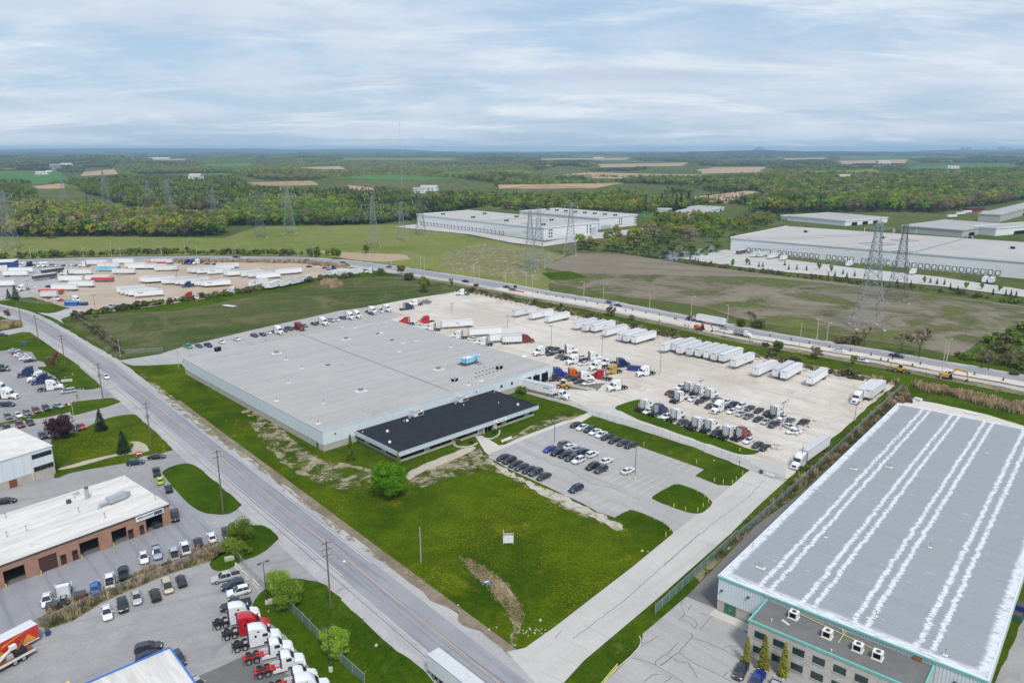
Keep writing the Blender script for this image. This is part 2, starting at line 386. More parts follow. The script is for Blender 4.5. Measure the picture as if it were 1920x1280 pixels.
leaf('leaf_bright', (0.15, 0.27, 0.02), (0.26, 0.37, 0.045))
leaf('leaf_far', (0.085, 0.125, 0.038), (0.125, 0.165, 0.050))
leaf('leaf_far_olive', (0.155, 0.175, 0.052), (0.215, 0.220, 0.075))
leaf('leaf_far_grey', (0.120, 0.125, 0.078), (0.160, 0.158, 0.100))
leaf('leaf_ridge', (0.040, 0.062, 0.040), (0.062, 0.082, 0.050))
leaf('leaf_lime', (0.075, 0.200, 0.006), (0.140, 0.285, 0.014))
leaf('leaf_mid', (0.115, 0.185, 0.018), (0.205, 0.27, 0.036))
leaf('leaf_olive', (0.225, 0.25, 0.034), (0.34, 0.34, 0.06))
leaf('leaf_yellow', (0.36, 0.33, 0.03), (0.43, 0.37, 0.045))
leaf('leaf_bud', (0.28, 0.235, 0.13), (0.36, 0.31, 0.175))
leaf('leaf_grey', (0.185, 0.165, 0.095), (0.26, 0.235, 0.14))
leaf('leaf_spruce', (0.026, 0.05, 0.024), (0.052, 0.08, 0.036))
leaf('leaf_purple', (0.066, 0.031, 0.046), (0.138, 0.066, 0.084))
leaf('leaf_copper', (0.187, 0.094, 0.050), (0.242, 0.132, 0.077))
leaf('reed', (0.400, 0.300, 0.175), (0.540, 0.420, 0.260), 0.3)
leaf('weed', (0.127, 0.121, 0.055), (0.187, 0.165, 0.079), 0.3)

# ------------------------------------------------------------------ mesh building
class MB:
    def __init__(s): s.v, s.f, s.m = [], [], []
    def face(s, pts, m):
        i = len(s.v); s.v += [tuple(p) for p in pts]; s.f.append(tuple(range(i, i + len(pts)))); s.m.append(m); return s
    def box(s, x0, x1, y0, y1, z0, z1, m):
        i = len(s.v)
        s.v += [(x0, y0, z0), (x1, y0, z0), (x1, y1, z0), (x0, y1, z0), (x0, y0, z1), (x1, y0, z1), (x1, y1, z1), (x0, y1, z1)]
        for q in ((0, 3, 2, 1), (4, 5, 6, 7), (0, 1, 5, 4), (1, 2, 6, 5), (2, 3, 7, 6), (3, 0, 4, 7)):
            s.f.append(tuple(i + k for k in q)); s.m.append(m)
        return s
    def loft(s, rings, m, cap=True, close=True):
        n = len(rings[0]); i = len(s.v)
        for r in rings: s.v += [tuple(p) for p in r]
        for a in range(len(rings) - 1):
            for b in range(n if close else n - 1):
                c = (b + 1) % n
                s.f.append((i + a * n + b, i + a * n + c, i + (a + 1) * n + c, i + (a + 1) * n + b)); s.m.append(m)
        if cap:
            s.f.append(tuple(i + k for k in range(n))); s.m.append(m)
            j = i + (len(rings) - 1) * n
            s.f.append(tuple(j + k for k in reversed(range(n)))); s.m.append(m)
        return s
    def prism(s, prof, y0, y1, m, k=1.0):                      # side profile (x, z) pulled across the width
        return s.loft([[(x, y0, z) for x, z in prof], [(x, y1, z) for x, z in prof]], m)
    def tube(s, p0, p1, r0, r1=None, n=6, m='steel', cap=True):
        p0, p1 = Vector(p0), Vector(p1); r1 = r0 if r1 is None else r1
        d = (p1 - p0); d = d.normalized() if d.length > 1e-6 else Vector((0, 0, 1))
        a = d.orthogonal().normalized(); b = d.cross(a)
        rings = [[p + (a * cos(2 * pi * k / n) + b * sin(2 * pi * k / n)) * r for k in range(n)] for p, r in ((p0, r0), (p1, r1))]
        return s.loft(rings, m, cap)
    def bar(s, p0, p1, w, m):
        return s.tube(p0, p1, w * 0.7, w * 0.7, 4, m, False)
    def add(s, o, mat=None):
        i = len(s.v)
        s.v += [tuple(mat @ Vector(p)) for p in o.v] if mat else o.v
        s.f += [tuple(i + k for k in q) for q in o.f]; s.m += o.m
        return s
    def mesh(s, name, smooth=None, fix=True):
        me = bpy.data.meshes.new(name)
        me.from_pydata(s.v, [], s.f)
        names = list(dict.fromkeys(s.m))
        if 'PAINT' in names: names.remove('PAINT'); names.insert(0, 'PAINT')
        for k in names: me.materials.append(MATS['paint white' if k == 'PAINT' else k])
        idx = {k: i for i, k in enumerate(names)}
        me.polygons.foreach_set('material_index', [idx[k] for k in s.m])
        if fix:
            bm = bmesh.new(); bm.from_mesh(me)
            bmesh.ops.recalc_face_normals(bm, faces=bm.faces); bm.to_mesh(me); bm.free()
        if smooth:
            me.polygons.foreach_set('use_smooth', [True] * len(me.polygons)); me.set_sharp_from_angle(angle=radians(smooth))
        me['painted'] = 1 if 'PAINT' in names else 0
        me.update()
        return me

def obj(name, me, parent=None, loc=(0, 0, 0), rz=0.0, paint=None):
    o = bpy.data.objects.new(name, me); COL.objects.link(o)
    o.location = loc
    if rz: o.rotation_euler = (0, 0, rz)
    if parent: o.parent = parent
    if paint and me.get('painted'):
        o.material_slots[0].link = 'OBJECT'; o.material_slots[0].material = MATS['paint ' + paint]
    return o
def tag(o, label, cat=None, group=None, kind=None):
    o['label'] = label
    if cat: o['category'] = cat
    if group: o['group'] = group
    if kind: o['kind'] = kind
    return o
def thing(name, label, cat, loc, rz=0.0, group=None):
    o = bpy.data.objects.new(name, None); COL.objects.link(o)
    o.location = loc; o.rotation_euler = (0, 0, rz); o.empty_display_size = 1.0
    return tag(o, label, cat, group)
def part(parent, name, mb, loc=(0, 0, 0), rz=0.0, smooth=None, paint=None):
    return obj(name, mb if isinstance(mb, bpy.types.Mesh) else mb.mesh(name, smooth), parent, loc, rz, paint)
ORD = ('first second third fourth fifth sixth seventh eighth ninth tenth eleventh twelfth thirteenth fourteenth fifteenth sixteenth '
       'seventeenth eighteenth nineteenth twentieth').split()
ORD += ['twenty-' + w for w in ORD[:9]] + ['thirtieth'] + ['thirty-' + w for w in ORD[:9]] + ['fortieth'] + ['forty-' + w for w in ORD[:9]] + ['fiftieth']
ORD += ['fifty-' + w for w in ORD[:9]] + ['sixtieth'] + ['sixty-' + w for w in ORD[:9]]

# ------------------------------------------------------------------ ground sheets
def densify(pts, step, jit, seed=0.0):
    out = []
    for i, a in enumerate(pts):
        b = pts[(i + 1) % len(pts)]
        L = (b - a).length; n = max(1, min(60, int(L / step)))
        nrm = Vector((-(b - a).y, (b - a).x, 0)).normalized() if L > 0 else Vector()
        for k in range(n):
            p = a.lerp(b, k / n)
            if jit: p = p + nrm * jit * noise.noise(Vector((p.x * 0.35 + seed, p.y * 0.35, seed))) + nrm * 0.5 * jit * noise.noise(Vector((p.x * 1.3, p.y * 1.3 + seed, 2)))
            out.append(p)
    return out
def fill(name, pts, z, m, parent=None):
    tris = tessellate_polygon([[Vector((p.x, p.y, 0)) for p in pts]])
    me = bpy.data.meshes.new(name)
    me.from_pydata([(p.x, p.y, z) for p in pts], [], [tuple(t) for t in tris])
    bm = bmesh.new(); bm.from_mesh(me)
    bmesh.ops.recalc_face_normals(bm, faces=bm.faces)
    for f in bm.faces:
        if f.normal.z < 0: f.normal_flip()
    bm.to_mesh(me); bm.free()
    me.materials.append(MATS[m])
    return obj(name, me, parent)
def sheet(name, pix, z, m, label, jit=0.0, step=3.0, kind='structure', parent=None, rnd=0):
    pts = [pt(*p) if len(p) == 3 else at(*p) for p in pix]
    if rnd: pts = smooth_line([pts[-1]] + pts + pts[:2], rnd)[rnd:-rnd - 1]
    o = fill(name, densify(pts, step, jit, len(name) + z * 100) if jit else pts, z, m, parent)
    if parent is None: tag(o, label, None, None, kind)
    return o
def smooth_line(pts, n=8):
    out = []
    P_ = [pts[0] * 2 - pts[1]] + pts + [pts[-1] * 2 - pts[-2]]
    for i in range(1, len(P_) - 2):
        for k in range(n):
            t = k / n; a, b, c, d = P_[i - 1], P_[i], P_[i + 1], P_[i + 2]
            out.append(0.5 * ((2 * b) + (c - a) * t + (2 * a - 5 * b + 4 * c - d) * t * t + (3 * b - a - 3 * c + d) * t ** 3))
    out.append(pts[-1]); return out
def offset_line(line, d):
    out = []
    for i, p in enumerate(line):
        a, b = line[max(0, i - 1)], line[min(len(line) - 1, i + 1)]
        t = (b - a).normalized(); out.append(p + Vector((-t.y, t.x, 0)) * d)
    return out
def ribbon(name, line, d0, d1, z, m, label=None, parent=None, kind='structure', dash=None, jit=0.0):
    A, B = offset_line(line, d0), offset_line(line, d1)
    if jit:
        A = [p + Vector((1, 1, 0)) * jit * noise.noise(p * 0.3) for p in A]; B = [p + Vector((1, -1, 0)) * jit * noise.noise(p * 0.27 + Vector((9, 0, 0))) for p in B]
    v = [(p.x, p.y, z) for p in A] + [(p.x, p.y, z) for p in B]; n = len(A)
    f = [(i, i + 1, n + i + 1, n + i) for i in range(n - 1) if not dash or (i // dash[0]) % 2 == dash[1]]
    me = bpy.data.meshes.new(name); me.from_pydata(v, [], f); me.materials.append(MATS[m])
    bm = bmesh.new(); bm.from_mesh(me)
    for q in bm.faces:
        q.normal_update()
        if q.normal.z < 0: q.normal_flip()
    bm.to_mesh(me); bm.free()
    o = obj(name, me, parent)
    if parent is None: tag(o, label, None, None, kind)
    return o
def in_poly(x, y, poly):
    c = False; j = len(poly) - 1
    for i in range(len(poly)):
        a, b = poly[i], poly[j]
        if (a.y > y) != (b.y > y) and x < (b.x - a.x) * (y - a.y) / (b.y - a.y) + a.x: c = not c
        j = i
    return c
def scatter_in(poly, spacing, rnd=random, mask=None):
    x0, x1 = min(p.x for p in poly), max(p.x for p in poly); y0, y1 = min(p.y for p in poly), max(p.y for p in poly)
    out = []
    ny = max(1, int((y1 - y0) / spacing)); nx = max(1, int((x1 - x0) / spacing))
    for i in range(nx + 1):
        for j in range(ny + 1):
            x = x0 + (i + rnd.random()) * spacing; y = y0 + (j + rnd.random()) * spacing
            if in_poly(x, y, poly) and (mask is None or mask(x, y)): out.append((x, y))
    return out

# instances of one stuff object: points carry size, turn and kind
def instancer(name, pts, protos, label, parent=None):
    col = bpy.data.collections.new(name + '_kinds')
    for i, me in enumerate(protos):
        col.objects.link(bpy.data.objects.new('kind_%02d_%s' % (i, name), me))
    me = bpy.data.meshes.new(name)
    me.from_pydata([p[:3] for p in pts], [], [])
    for nm, ty, vals in (('sc', 'FLOAT', [p[3] for p in pts]), ('rz', 'FLOAT', [p[4] for p in pts]), ('k', 'INT', [p[5] for p in pts])):
        me.attributes.new(nm, ty, 'POINT').data.foreach_set('value', vals)
    o = obj(name, me, parent)
    if parent is None: tag(o, label, None, None, 'stuff')
    else: o['kind'] = 'stuff'
    ng = bpy.data.node_groups.new(name, 'GeometryNodeTree')
    ng.interface.new_socket('Geometry', in_out='INPUT', socket_type='NodeSocketGeometry')
    ng.interface.new_socket('Geometry', in_out='OUTPUT', socket_type='NodeSocketGeometry')
    N, L = ng.nodes, ng.links
    gi, go = N.new('NodeGroupInput'), N.new('NodeGroupOutput')
    ci = N.new('GeometryNodeCollectionInfo'); ci.inputs['Collection'].default_value = col
    ci.inputs['Separate Children'].default_value = True; ci.inputs['Reset Children'].default_value = True
    ip = N.new('GeometryNodeInstanceOnPoints'); ip.inputs['Pick Instance'].default_value = True
    def att(nm, ty):
        a = N.new('GeometryNodeInputNamedAttribute'); a.data_type = ty; a.inputs['Name'].default_value = nm; return a.outputs['Attribute']
    cx = N.new('ShaderNodeCombineXYZ'); L.new(att('rz', 'FLOAT'), cx.inputs[2])
    L.new(gi.outputs[0], ip.inputs['Points']); L.new(ci.outputs[0], ip.inputs['Instance'])
    L.new(att('k', 'INT'), ip.inputs['Instance Index']); L.new(cx.outputs[0], ip.inputs['Rotation']); L.new(att('sc', 'FLOAT'), ip.inputs['Scale'])
    L.new(ip.outputs[0], go.inputs[0])
    o.modifiers.new('scatter', 'NODES').node_group = ng
    return o

# ------------------------------------------------------------------ the land
def land():
    me = bpy.data.meshes.new('ground'); v = [(-26000, -400, -.6), (26000, -400, -.6), (26000, 27000, -.6), (-26000, 27000, -.6)]; f = [(0, 1, 2, 3)]
    ys = [-400, 60, 300, 700, 1100]; y = 1500.0
    while y < 27000: ys.append(y); y *= 1.028 if y < 9000 else 1.10
    nx = 130
    for y in ys:
        w = max(1900, y * 1.0)
        for i in range(nx + 1): x = (i / nx * 2 - 1) * w; v.append((x, y, relief(x, y)))
    for r in range(len(ys) - 1):
        for i in range(nx): k = 4 + r * (nx + 1) + i; f.append((k, k + 1, k + nx + 2, k + nx + 1))
    me.from_pydata(v, [], f); me.materials.append(MATS['far_land'])
    me.polygons.foreach_set('use_smooth', [True] * len(f))
    tag(obj('ground', me), 'rolling green and brown land reaching to the horizon', None, None, 'structure')
land()
sheet('grass_verge', [(-260, 1400), (-260, 560), (40, 494), (480, 485), (700, 498), (880, 527), (1140, 570), (1440, 640), (1640, 675), (1920, 740), (2200, 800), (2300, 1400)], 0.02, 'grass_near', 'rough green grass between the roads and lots')
sheet('hay_field', [(115, 600), (222, 672), (330, 660), (560, 610), (868, 545), (950, 545), (880, 530), (800, 515), (690, 520), (600, 525), (560, 540), (330, 582), (160, 590)], 0.04, 'grass_field', 'dull green field beyond the warehouse', 3.0, 8)
sheet('meadow', [(-200, 446), (180, 444), (420, 446), (480, 426), (620, 423), (780, 421), (830, 428), (900, 448), (1010, 466), (1060, 480), (1020, 500), (1035, 548), (960, 534), (880, 519), (730, 496), (580, 481), (375, 478), (-200, 488)], 0.10, 'meadow', 'pale green meadow under the pylons', 6.0, 20)
sheet('bare_field', [(1020, 500), (1080, 474), (1172, 477), (1285, 495), (1440, 515), (1615, 535), (1715, 547), (1920, 575), (1990, 585), (1925, 605), (1790, 668), (1740, 657), (1640, 640), (1440, 608), (1290, 570), (1140, 553), (1030, 530), (1060, 512)], 0.13, 'brown_field', 'brown ploughed field behind the highway', 5.0, 15)
sheet('scrub_patch', [(1700, 690), (1790, 668), (1925, 605), (2000, 590), (2050, 720), (1920, 705), (1800, 684)], 0.15, 'grass_near', 'green gully beside the brown field', 3.0, 12)
sheet('green_swale', [(1015, 512), (1070, 508), (1100, 520), (1060, 525), (1030, 524)], 0.16, 'grass_dark', 'bright green wet patch in the brown field', 3.0, 8)
def hill_field(q, m, lab, i):
    # fields lie on gentle rises, their near edge low and their far edge high
    ya, yb_ = max(p[1] for p in q), min(p[1] for p in q)
    lo, hi = (0.4, 0.4) if ya > 385 else (9.0, 20.0) if ya > 335 else (12.0, 26.0)
    pts = [at(x, y, lo + (hi - lo) * (ya - y) / max(1, ya - yb_)) for x, y in q]
    n = []
    for k, a in enumerate(pts):
        c = pts[(k + 1) % len(pts)]
        for t in range(10):
            p = a.lerp(c, t / 10); p.x += 22 * noise.noise(p * .011 + Vector((i, 0, 0))); p.y += 20 * noise.noise(p * .013 + Vector((0, i, 5))); n.append(p)
    tris = tessellate_polygon([[Vector((p.x, p.y, 0)) for p in n]]); L = len(n); cx = sum(n, Vector()) / L
    sgn_ = 1 if sum(n[k].x * n[(k + 1) % L].y - n[(k + 1) % L].x * n[k].y for k in range(L)) > 0 else -1
    v = [tuple(p) for p in n]
    for k, p in enumerate(n):
        d = (n[(k + 3) % L] - n[k - 3]).to_2d().normalized() * sgn_; v.append((p.x + d.y * (20 + 4 * p.z), p.y - d.x * (20 + 4 * p.z), -.4))
    f = [tuple(t) for t in tris] + [(k, (k + 1) % L, L + (k + 1) % L, L + k) for k in range(L)]
    me = bpy.data.meshes.new('farm_field'); me.from_pydata(v, [], f); me.materials.append(MATS[m]); me.materials.append(MATS['far_land'])
    me.polygons.foreach_set('material_index', [0] * len(tris) + [1] * L)
    bm = bmesh.new(); bm.from_mesh(me); bmesh.ops.recalc_face_normals(bm, faces=bm.faces); bm.to_mesh(me); bm.free()
    tag(obj('farm_field', me), lab, None, None, 'structure')
for i, (q, m, lab) in enumerate([
    ([(-60, 324), (110, 322), (118, 344), (-60, 347)], 'crop_green', 'green crop field at the far left'),
    ([(210, 331), (440, 324), (430, 337), (215, 340)], 'crop_green', 'green crop field behind the dark wood'),
    ([(620, 333), (740, 328), (860, 334), (740, 338)], 'crop_green', 'pale green clearing in the middle woods'),
    ([(40, 351), (115, 343), (112, 353), (50, 354)], 'crop_dirt', 'small tan field below the far farm'),
    ([(150, 323), (215, 317), (215, 327), (160, 330)], 'crop_dirt', 'tan strip field left of the far wood'),
    ([(460, 342), (580, 339), (590, 347), (470, 349)], 'crop_dirt', 'tan field at the middle left'),
    ([(655, 347), (722, 354), (722, 361), (660, 357)], 'crop_dirt', 'tan field beyond the bright wood'),
    ([(820, 322), (980, 318), (1000, 325), (850, 329)], 'crop_green', 'pale green field at the centre of the far land'),
    ([(520, 315), (640, 312), (650, 317), (530, 320)], 'crop_dirt', 'tan field high in the middle woods'),
    ([(1120, 308), (1290, 305), (1280, 311), (1130, 314)], 'crop_dirt', 'tan field above the large middle right field'),
    ([(1480, 322), (1640, 318), (1650, 325), (1490, 328)], 'meadow', 'pale clearing in the right woods'),
    ([(1700, 312), (1900, 308), (1900, 314), (1710, 317)], 'crop_green', 'green field far at the right edge'),
    ([(380, 308), (470, 306), (470, 312), (390, 314)], 'crop_green', 'small green field far left of centre'),
    ([(1010, 298), (1180, 296), (1170, 300), (1020, 301)], 'crop_dirt', 'thin tan field below the middle horizon'),
    ([(640, 298), (860, 297), (850, 301), (650, 302)], 'meadow', 'thin pale field below the left middle horizon'),
    ([(1012, 332), (1100, 323), (1220, 326), (1320, 327), (1310, 334), (1200, 336)], 'crop_dirt', 'large tan field at the middle right'),
    ([(930, 347), (1160, 343), (1110, 353), (930, 354)], 'crop_dirt', 'tan field behind the white warehouses'),
    ([(1297, 369), (1400, 358), (1420, 361), (1360, 380), (1310, 379)], 'crop_dirt', 'tan field beside the spruce row'),
    ([(1300, 321), (1330, 314), (1435, 313), (1425, 323), (1320, 326)], 'crop_dirt', 'tan field on the far rise'),
    ([(1570, 302), (1700, 299), (1700, 306), (1580, 308)], 'crop_dirt', 'thin tan field near the right horizon'),
    ([(1470, 297), (1550, 296), (1550, 299), (1475, 300)], 'crop_dirt', 'thin tan field left of the far white roofs'),
    ([(290, 299), (350, 298), (350, 303), (280, 303)], 'crop_dirt', 'thin tan field near the left horizon'),
    ([(900, 378), (990, 372), (1010, 388), (930, 392)], 'meadow', 'mown clearing behind the first white warehouse'),
    ([(1200, 396), (1300, 392), (1310, 405), (1210, 408)], 'crop_green', 'lawn right of the white warehouses')]):
    hill_field(q, m, lab, i)
sheet('pond', [(1235, 482), (1262, 472), (1300, 470), (1335, 461), (1345, 466), (1310, 480), (1260, 490)], 0.30, 'pond', 'grey pond behind the brown field')

def ridge(name, x0, x1, y, h, w, label, seed):
    n = 60; v = []; f = []
    for i in range(n + 1):
        t = i / n; x = x0 + (x1 - x0) * t
        e = min(1, t * 6, (1 - t) * 6); e = e * e * (3 - 2 * e)
        z = h * e * (0.72 + 0.45 * noise.noise(Vector((t * 3.1 + seed, seed, 0))) + 0.14 * noise.noise(Vector((t * 13 + seed, 1, seed))))
        v += [(x, y - w, -2), (x, y - w * 0.4, max(0, z * 0.62)), (x, y, max(0, z)), (x, y + w, -2)]
    for i in range(n):
        for k in range(3): f.append((i * 4 + k, i * 4 + 4 + k, i * 4 + 5 + k, i * 4 + 1 + k))
    me = bpy.data.meshes.new(name); me.from_pydata(v, [], f); me.materials.append(MATS['leaf_ridge'])
    me.polygons.foreach_set('use_smooth', [True] * len(f))
    tag(obj(name, me), label, None, None, 'structure')
ridge('hill', -13500, -500, 15500, 118, 2600, 'long blue wooded ridge on the left horizon', 3.3)
ridge('hill', -9000, -5200, 9200, 78, 1400, 'low wooded rise at the far left', 8.1)
ridge('hill', 1600, 5600, 9400, 82, 1300, 'low wooded rise under the far tower block', 5.7)
ridge('hill', 6200, 14000, 13500, 92, 2200, 'low wooded ridge on the right horizon', 1.2)

# ------------------------------------------------------------------ front road
rl = [pt(5, *q) for q in ((-260, 30), (-60, 45), (100, 78), (215, 112), (330, 165), (470, 245), (670, 368), (870, 492))]
far_end = pt(15, 515, 452)
rl += [rl[-1].lerp(far_end, k) for k in (0.33, 0.66, 1.0)]
dirn = (far_end - pt(5, 870, 492)).normalized()
rl += [far_end + dirn * 25, far_end + dirn * 60, far_end + dirn * 120]
RL = smooth_line(rl, 10)
ribbon('road_shoulder', RL, 2.6, -11.8, 0.06, 'shoulder', 'pale gravelly shoulders of the front road', jit=0.7)
road = ribbon('road', RL, 0.35, -7.6, 0.075, 'asphalt_road', 'two-lane grey asphalt road along the front of the site')
cut = len(RL) - 32
ribbon('edge_line', RL[:cut], -0.06, 0.06, 0.085, 'line_white', parent=road)
ribbon('edge_line', RL[:cut], -7.22, -7.10, 0.085, 'line_white', parent=road)
ribbon('centre_line', RL, -3.38, -3.24, 0.085, 'line_yellow', parent=road)
ribbon('seam', RL, -8.9, -8.8, 0.082, 'crack_tar', parent=road)

# highway at the back with the construction strip
HU = smooth_line([at(*q) for q in ((-420, 506), (-150, 493), (0, 489), (150, 485), (250, 483), (375, 481.5), (480, 482.5), (580, 484), (655, 490), (730, 499), (805, 510), (880, 521), (960, 535), (1035, 549), (1135, 565), (1185, 574.5), (1292, 595), (1360, 609), (1440, 625), (1640, 658), (1800, 686), (1920, 707), (2060, 735), (2300, 785))], 10)
ribbon('highway_verge', HU, 3.5, -22, 0.17, 'shoulder', 'gravel verge of the back highway', jit=1.0)
highway = ribbon('highway', HU, 0, -7.6, 0.19, 'asphalt_road', 'grey two-lane highway curving behind the yard')
ribbon('highway_lane', HU[:122], -7.5, -13, 0.185, 'asphalt_road', 'second carriageway of the back highway')
ribbon('edge_line', HU, -0.45, -0.6, 0.20, 'line_white', parent=highway)
ribbon('centre_line', HU, -3.75, -3.9, 0.20, 'line_yellow', parent=highway)
works = ribbon('roadworks', HU[120:], -7.7, -17.5, 0.195, 'gravel_pale', 'strip of pale gravel under construction beside the highway', jit=0.8)
ribbon('trench', HU[172:], -14.2, -16.6, 0.205, 'trench', parent=works, jit=0.8)
ribbon('kerb_line', HU[150:], -18.6, -20.2, 0.21, 'concrete', parent=works, jit=0.3)
ribbon('ditch', HU[100:215], -20.5, -27, 0.20, 'grass_dry', 'dry grassy ditch between yard and highway', jit=1.2)

# ------------------------------------------------------------------ yard, car park, drive
yard = sheet('gravel_yard', [(318, 672), (345, 656), (480, 622), (640, 585), (760, 562), (866, 546), (950, 561), (1100, 592), (1280, 634), (1440, 669), (1560, 692), (1640, 708), (1680, 720), (1640, 752), (1560, 822), (1476, 898), (1410, 884), (1380, 868), (1300, 838), (1120, 780), (1102, 772), (1070, 760), (990, 738), (700, 700), (400, 690)], 0.05, 'gravel', 'pale gravel truck yard around the warehouse', 0.6, 4)
sheet('asphalt_lane', [(222, 676), (300, 664), (340, 651), (480, 617), (640, 582), (700, 575), (760, 590), (730, 600), (560, 640), (355, 700), (340, 682), (300, 684), (250, 686)], 0.065, 'asphalt_lot', 'grey asphalt lane behind the warehouse', 0.4, 4)
lot = sheet('parking_lot', [(915, 856), (933, 845), (975, 827), (1058, 795), (1069, 791), (1089, 793), (1193, 835), (1320, 880), (1303, 892), (1320, 899), (1346, 909), (1374, 911), (1397, 892), (1264, 1001), (1257, 990), (1245, 980), (1226, 971), (1205, 962), (1183, 955), (1168, 961), (1153, 970), (1122, 960), (1094, 944), (1030, 914), (956, 880)], 0.065, 'asphalt_lot', 'grey asphalt car park in front of the office')
drive = sheet('driveway', [(1399, 886), (1380, 903), (1335, 941), (1262, 1000), (1189, 1060), (1040, 1175), (985, 1214), (950, 1222), (1030, 1310), (1073, 1262), (1095, 1238), (1235, 1120), (1370, 1000), (1425, 945), (1476, 899), (1445, 893), (1406, 882)], 0.08, 'concrete', 'wide pale concrete driveway to the yard gate')
sheet('yard_lane', [(7, 480, 800), (7, 600, 790), (7, 770, 815), (7, 1000, 940), (7, 1500, 1110), (7, 1850, 1200), (7, 2050, 1230), (7, 2045, 1355), (7, 1800, 1290), (7, 1330, 1100), (7, 1000, 990), (7, 610, 880), (7, 560, 850)], 0.07, 'concrete', 'concrete lane running along the inside of the yard fence', 0.9, 2)
sheet('grass_strip', [(7, 775, 815), (7, 870, 775), (7, 960, 760), (7, 950, 820), (7, 1100, 895), (7, 1280, 960), (7, 1450, 1010), (7, 1600, 1060), (7, 1750, 1115), (7, 1860, 1150), (7, 1700, 1165), (7, 1400, 1065), (7, 1000, 925), (7, 850, 860)], 0.09, 'grass_dark', 'grass strip inside the yard', 0.5, 2, rnd=4)
sheet('asphalt_patch', [(7, 285, 640), (7, 520, 640), (7, 700, 630), (7, 640, 690), (7, 430, 680)], 0.06, 'asphalt_dark', 'dark oily patch by the loader', 1.0, 2)
sheet('asphalt_patch', [(25, 330, 180), (25, 430, 150), (25, 500, 175), (25, 470, 215), (25, 340, 210)], 0.06, 'asphalt_dark', 'dark oily patch in the far corner of the yard', 1.0, 2)
# fenced-side grass, islands
sheet('lawn', [(7, 520, 905), (7, 600, 885), (7, 1000, 1000), (7, 1330, 1115), (7, 1700, 1240), (23, 1310, 300), (23, 1360, 330), (23, 1375, 375), (23, 1340, 430), (23, 1250, 483), (23, 1100, 470), (23, 960, 415), (23, 940, 350), (23, 960, 322), (23, 850, 280), (23, 280, 75), (22, 1880, 478), (22, 1215, 205)], 0.09, 'grass_near', 'grass bank between the car park and the yard fence', 0.25, 2, rnd=4)
island = sheet('grass_island', [(23, 440, 600), (23, 560, 520), (23, 680, 468), (23, 800, 495), (23, 920, 545), (23, 1000, 600), (23, 1040, 655), (23, 985, 720), (23, 915, 762), (23, 800, 750), (23, 660, 705), (23, 520, 650)], 0.10, 'grass_dark', 'oval grass island between car park and driveway', 0.2, 1.5, rnd=5)
sheet('lawn', [(915, 858), (895, 838), (800, 870), (758, 900), (700, 905), (660, 880), (605, 846), (560, 826), (480, 775), (400, 722), (335, 676), (285, 680), (250, 690), (300, 735), (420, 830), (520, 905), (640, 990), (760, 1080), (870, 1160), (975, 1218), (990, 1210), (1040, 1172), (1189, 1058), (1264, 1001), (1258, 989), (1247, 978), (1228, 969), (1206, 960), (1183, 952), (1166, 958), (1152, 967), (1120, 958), (1092, 948), (1028, 918), (955, 884)], 0.045, 'grass_lawn', 'big green lawn with dandelions in front of the office', 0.5, 3, rnd=3)
sheet('dry_grass', [(762, 905), (790, 885), (850, 860), (895, 838), (914, 856), (955, 884), (1028, 918), (1092, 948), (1150, 975), (1152, 985), (1110, 975), (1030, 940), (985, 912), (955, 895), (915, 880), (880, 890), (830, 900), (790, 915)], 0.06, 'dry_patches', 'worn dry grass along the car park edge', 1.0, 2)
sheet('dirt_path', [(760, 890), (790, 872), (840, 852), (880, 838), (890, 842), (850, 862), (800, 882), (768, 900)], 0.075, 'path_dirt', 'bare dirt track beside the office', 0.6, 1.5, rnd=4)
sheet('dirt_path', [(460, 765), (520, 795), (565, 838), (612, 862), (665, 872), (700, 885), (695, 915), (640, 918), (590, 900), (540, 872), (505, 840), (470, 800)], 0.075, 'dry_patches', 'bare dirt patches beside the warehouse corner', 1.5, 2, rnd=4)
sheet('gravel_edge', [(916, 860), (956, 884), (1030, 918), (1094, 948), (1154, 976), (1170, 985), (1160, 992), (1100, 965), (1030, 936), (985, 905), (940, 885)], 0.08, 'gravel_ragged', 'strip of pale broken gravel along the car park', 1.6, 1.0, rnd=3)
ribbon('dirt_strip', [p for p in RL if p.y < 250], 2.4, 4.6, 0.065, 'dirt', 'dirt strip between the road shoulder and the lawn', jit=1.3)
sheet('reed_bed', [(15, 1010, 195), (15, 1130, 230), (15, 1280, 330), (15, 1420, 450), (15, 1530, 600), (15, 1560, 720), (15, 1520, 860), (15, 1490, 970), (15, 1440, 900), (15, 1480, 800), (15, 1400, 640), (15, 1280, 480), (15, 1120, 330)], 0.07, 'dry_patches', 'bed of flattened dry reeds in the lawn', 0.5, 1.5, rnd=4)
# office walks
sheet('sidewalk', [(22, -60, 370), (22, 20, 360), (22, 230, 480), (22, 300, 470), (22, 480, 385), (22, 1000, 190), (22, 1240, 110), (22, 1350, 60), (22, 1400, 90), (22, 1215, 205), (22, 1080, 200), (22, 1010, 225), (22, 480, 430), (22, 210, 545), (22, 110, 600), (22, 60, 560), (22, -20, 430)], 0.10, 'sidewalk', 'pale concrete walk along the office lawn')
sheet('lawn', [(22, 20, 345), (22, 640, 125), (22, 690, 100), (22, 800, 140), (22, 1000, 185), (22, 480, 385), (22, 300, 465), (22, 230, 475), (22, 60, 395)], 0.088, 'grass_near', 'worn lawn before the right half of the office', 0.3, 1.5)
sheet('lawn', [(22, 720, 90), (22, 930, 20), (22, 1250, 115), (22, 1010, 195), (22, 900, 150)], 0.095, 'grass_lawn', 'grass triangle right of the office', 0.2, 1.5)
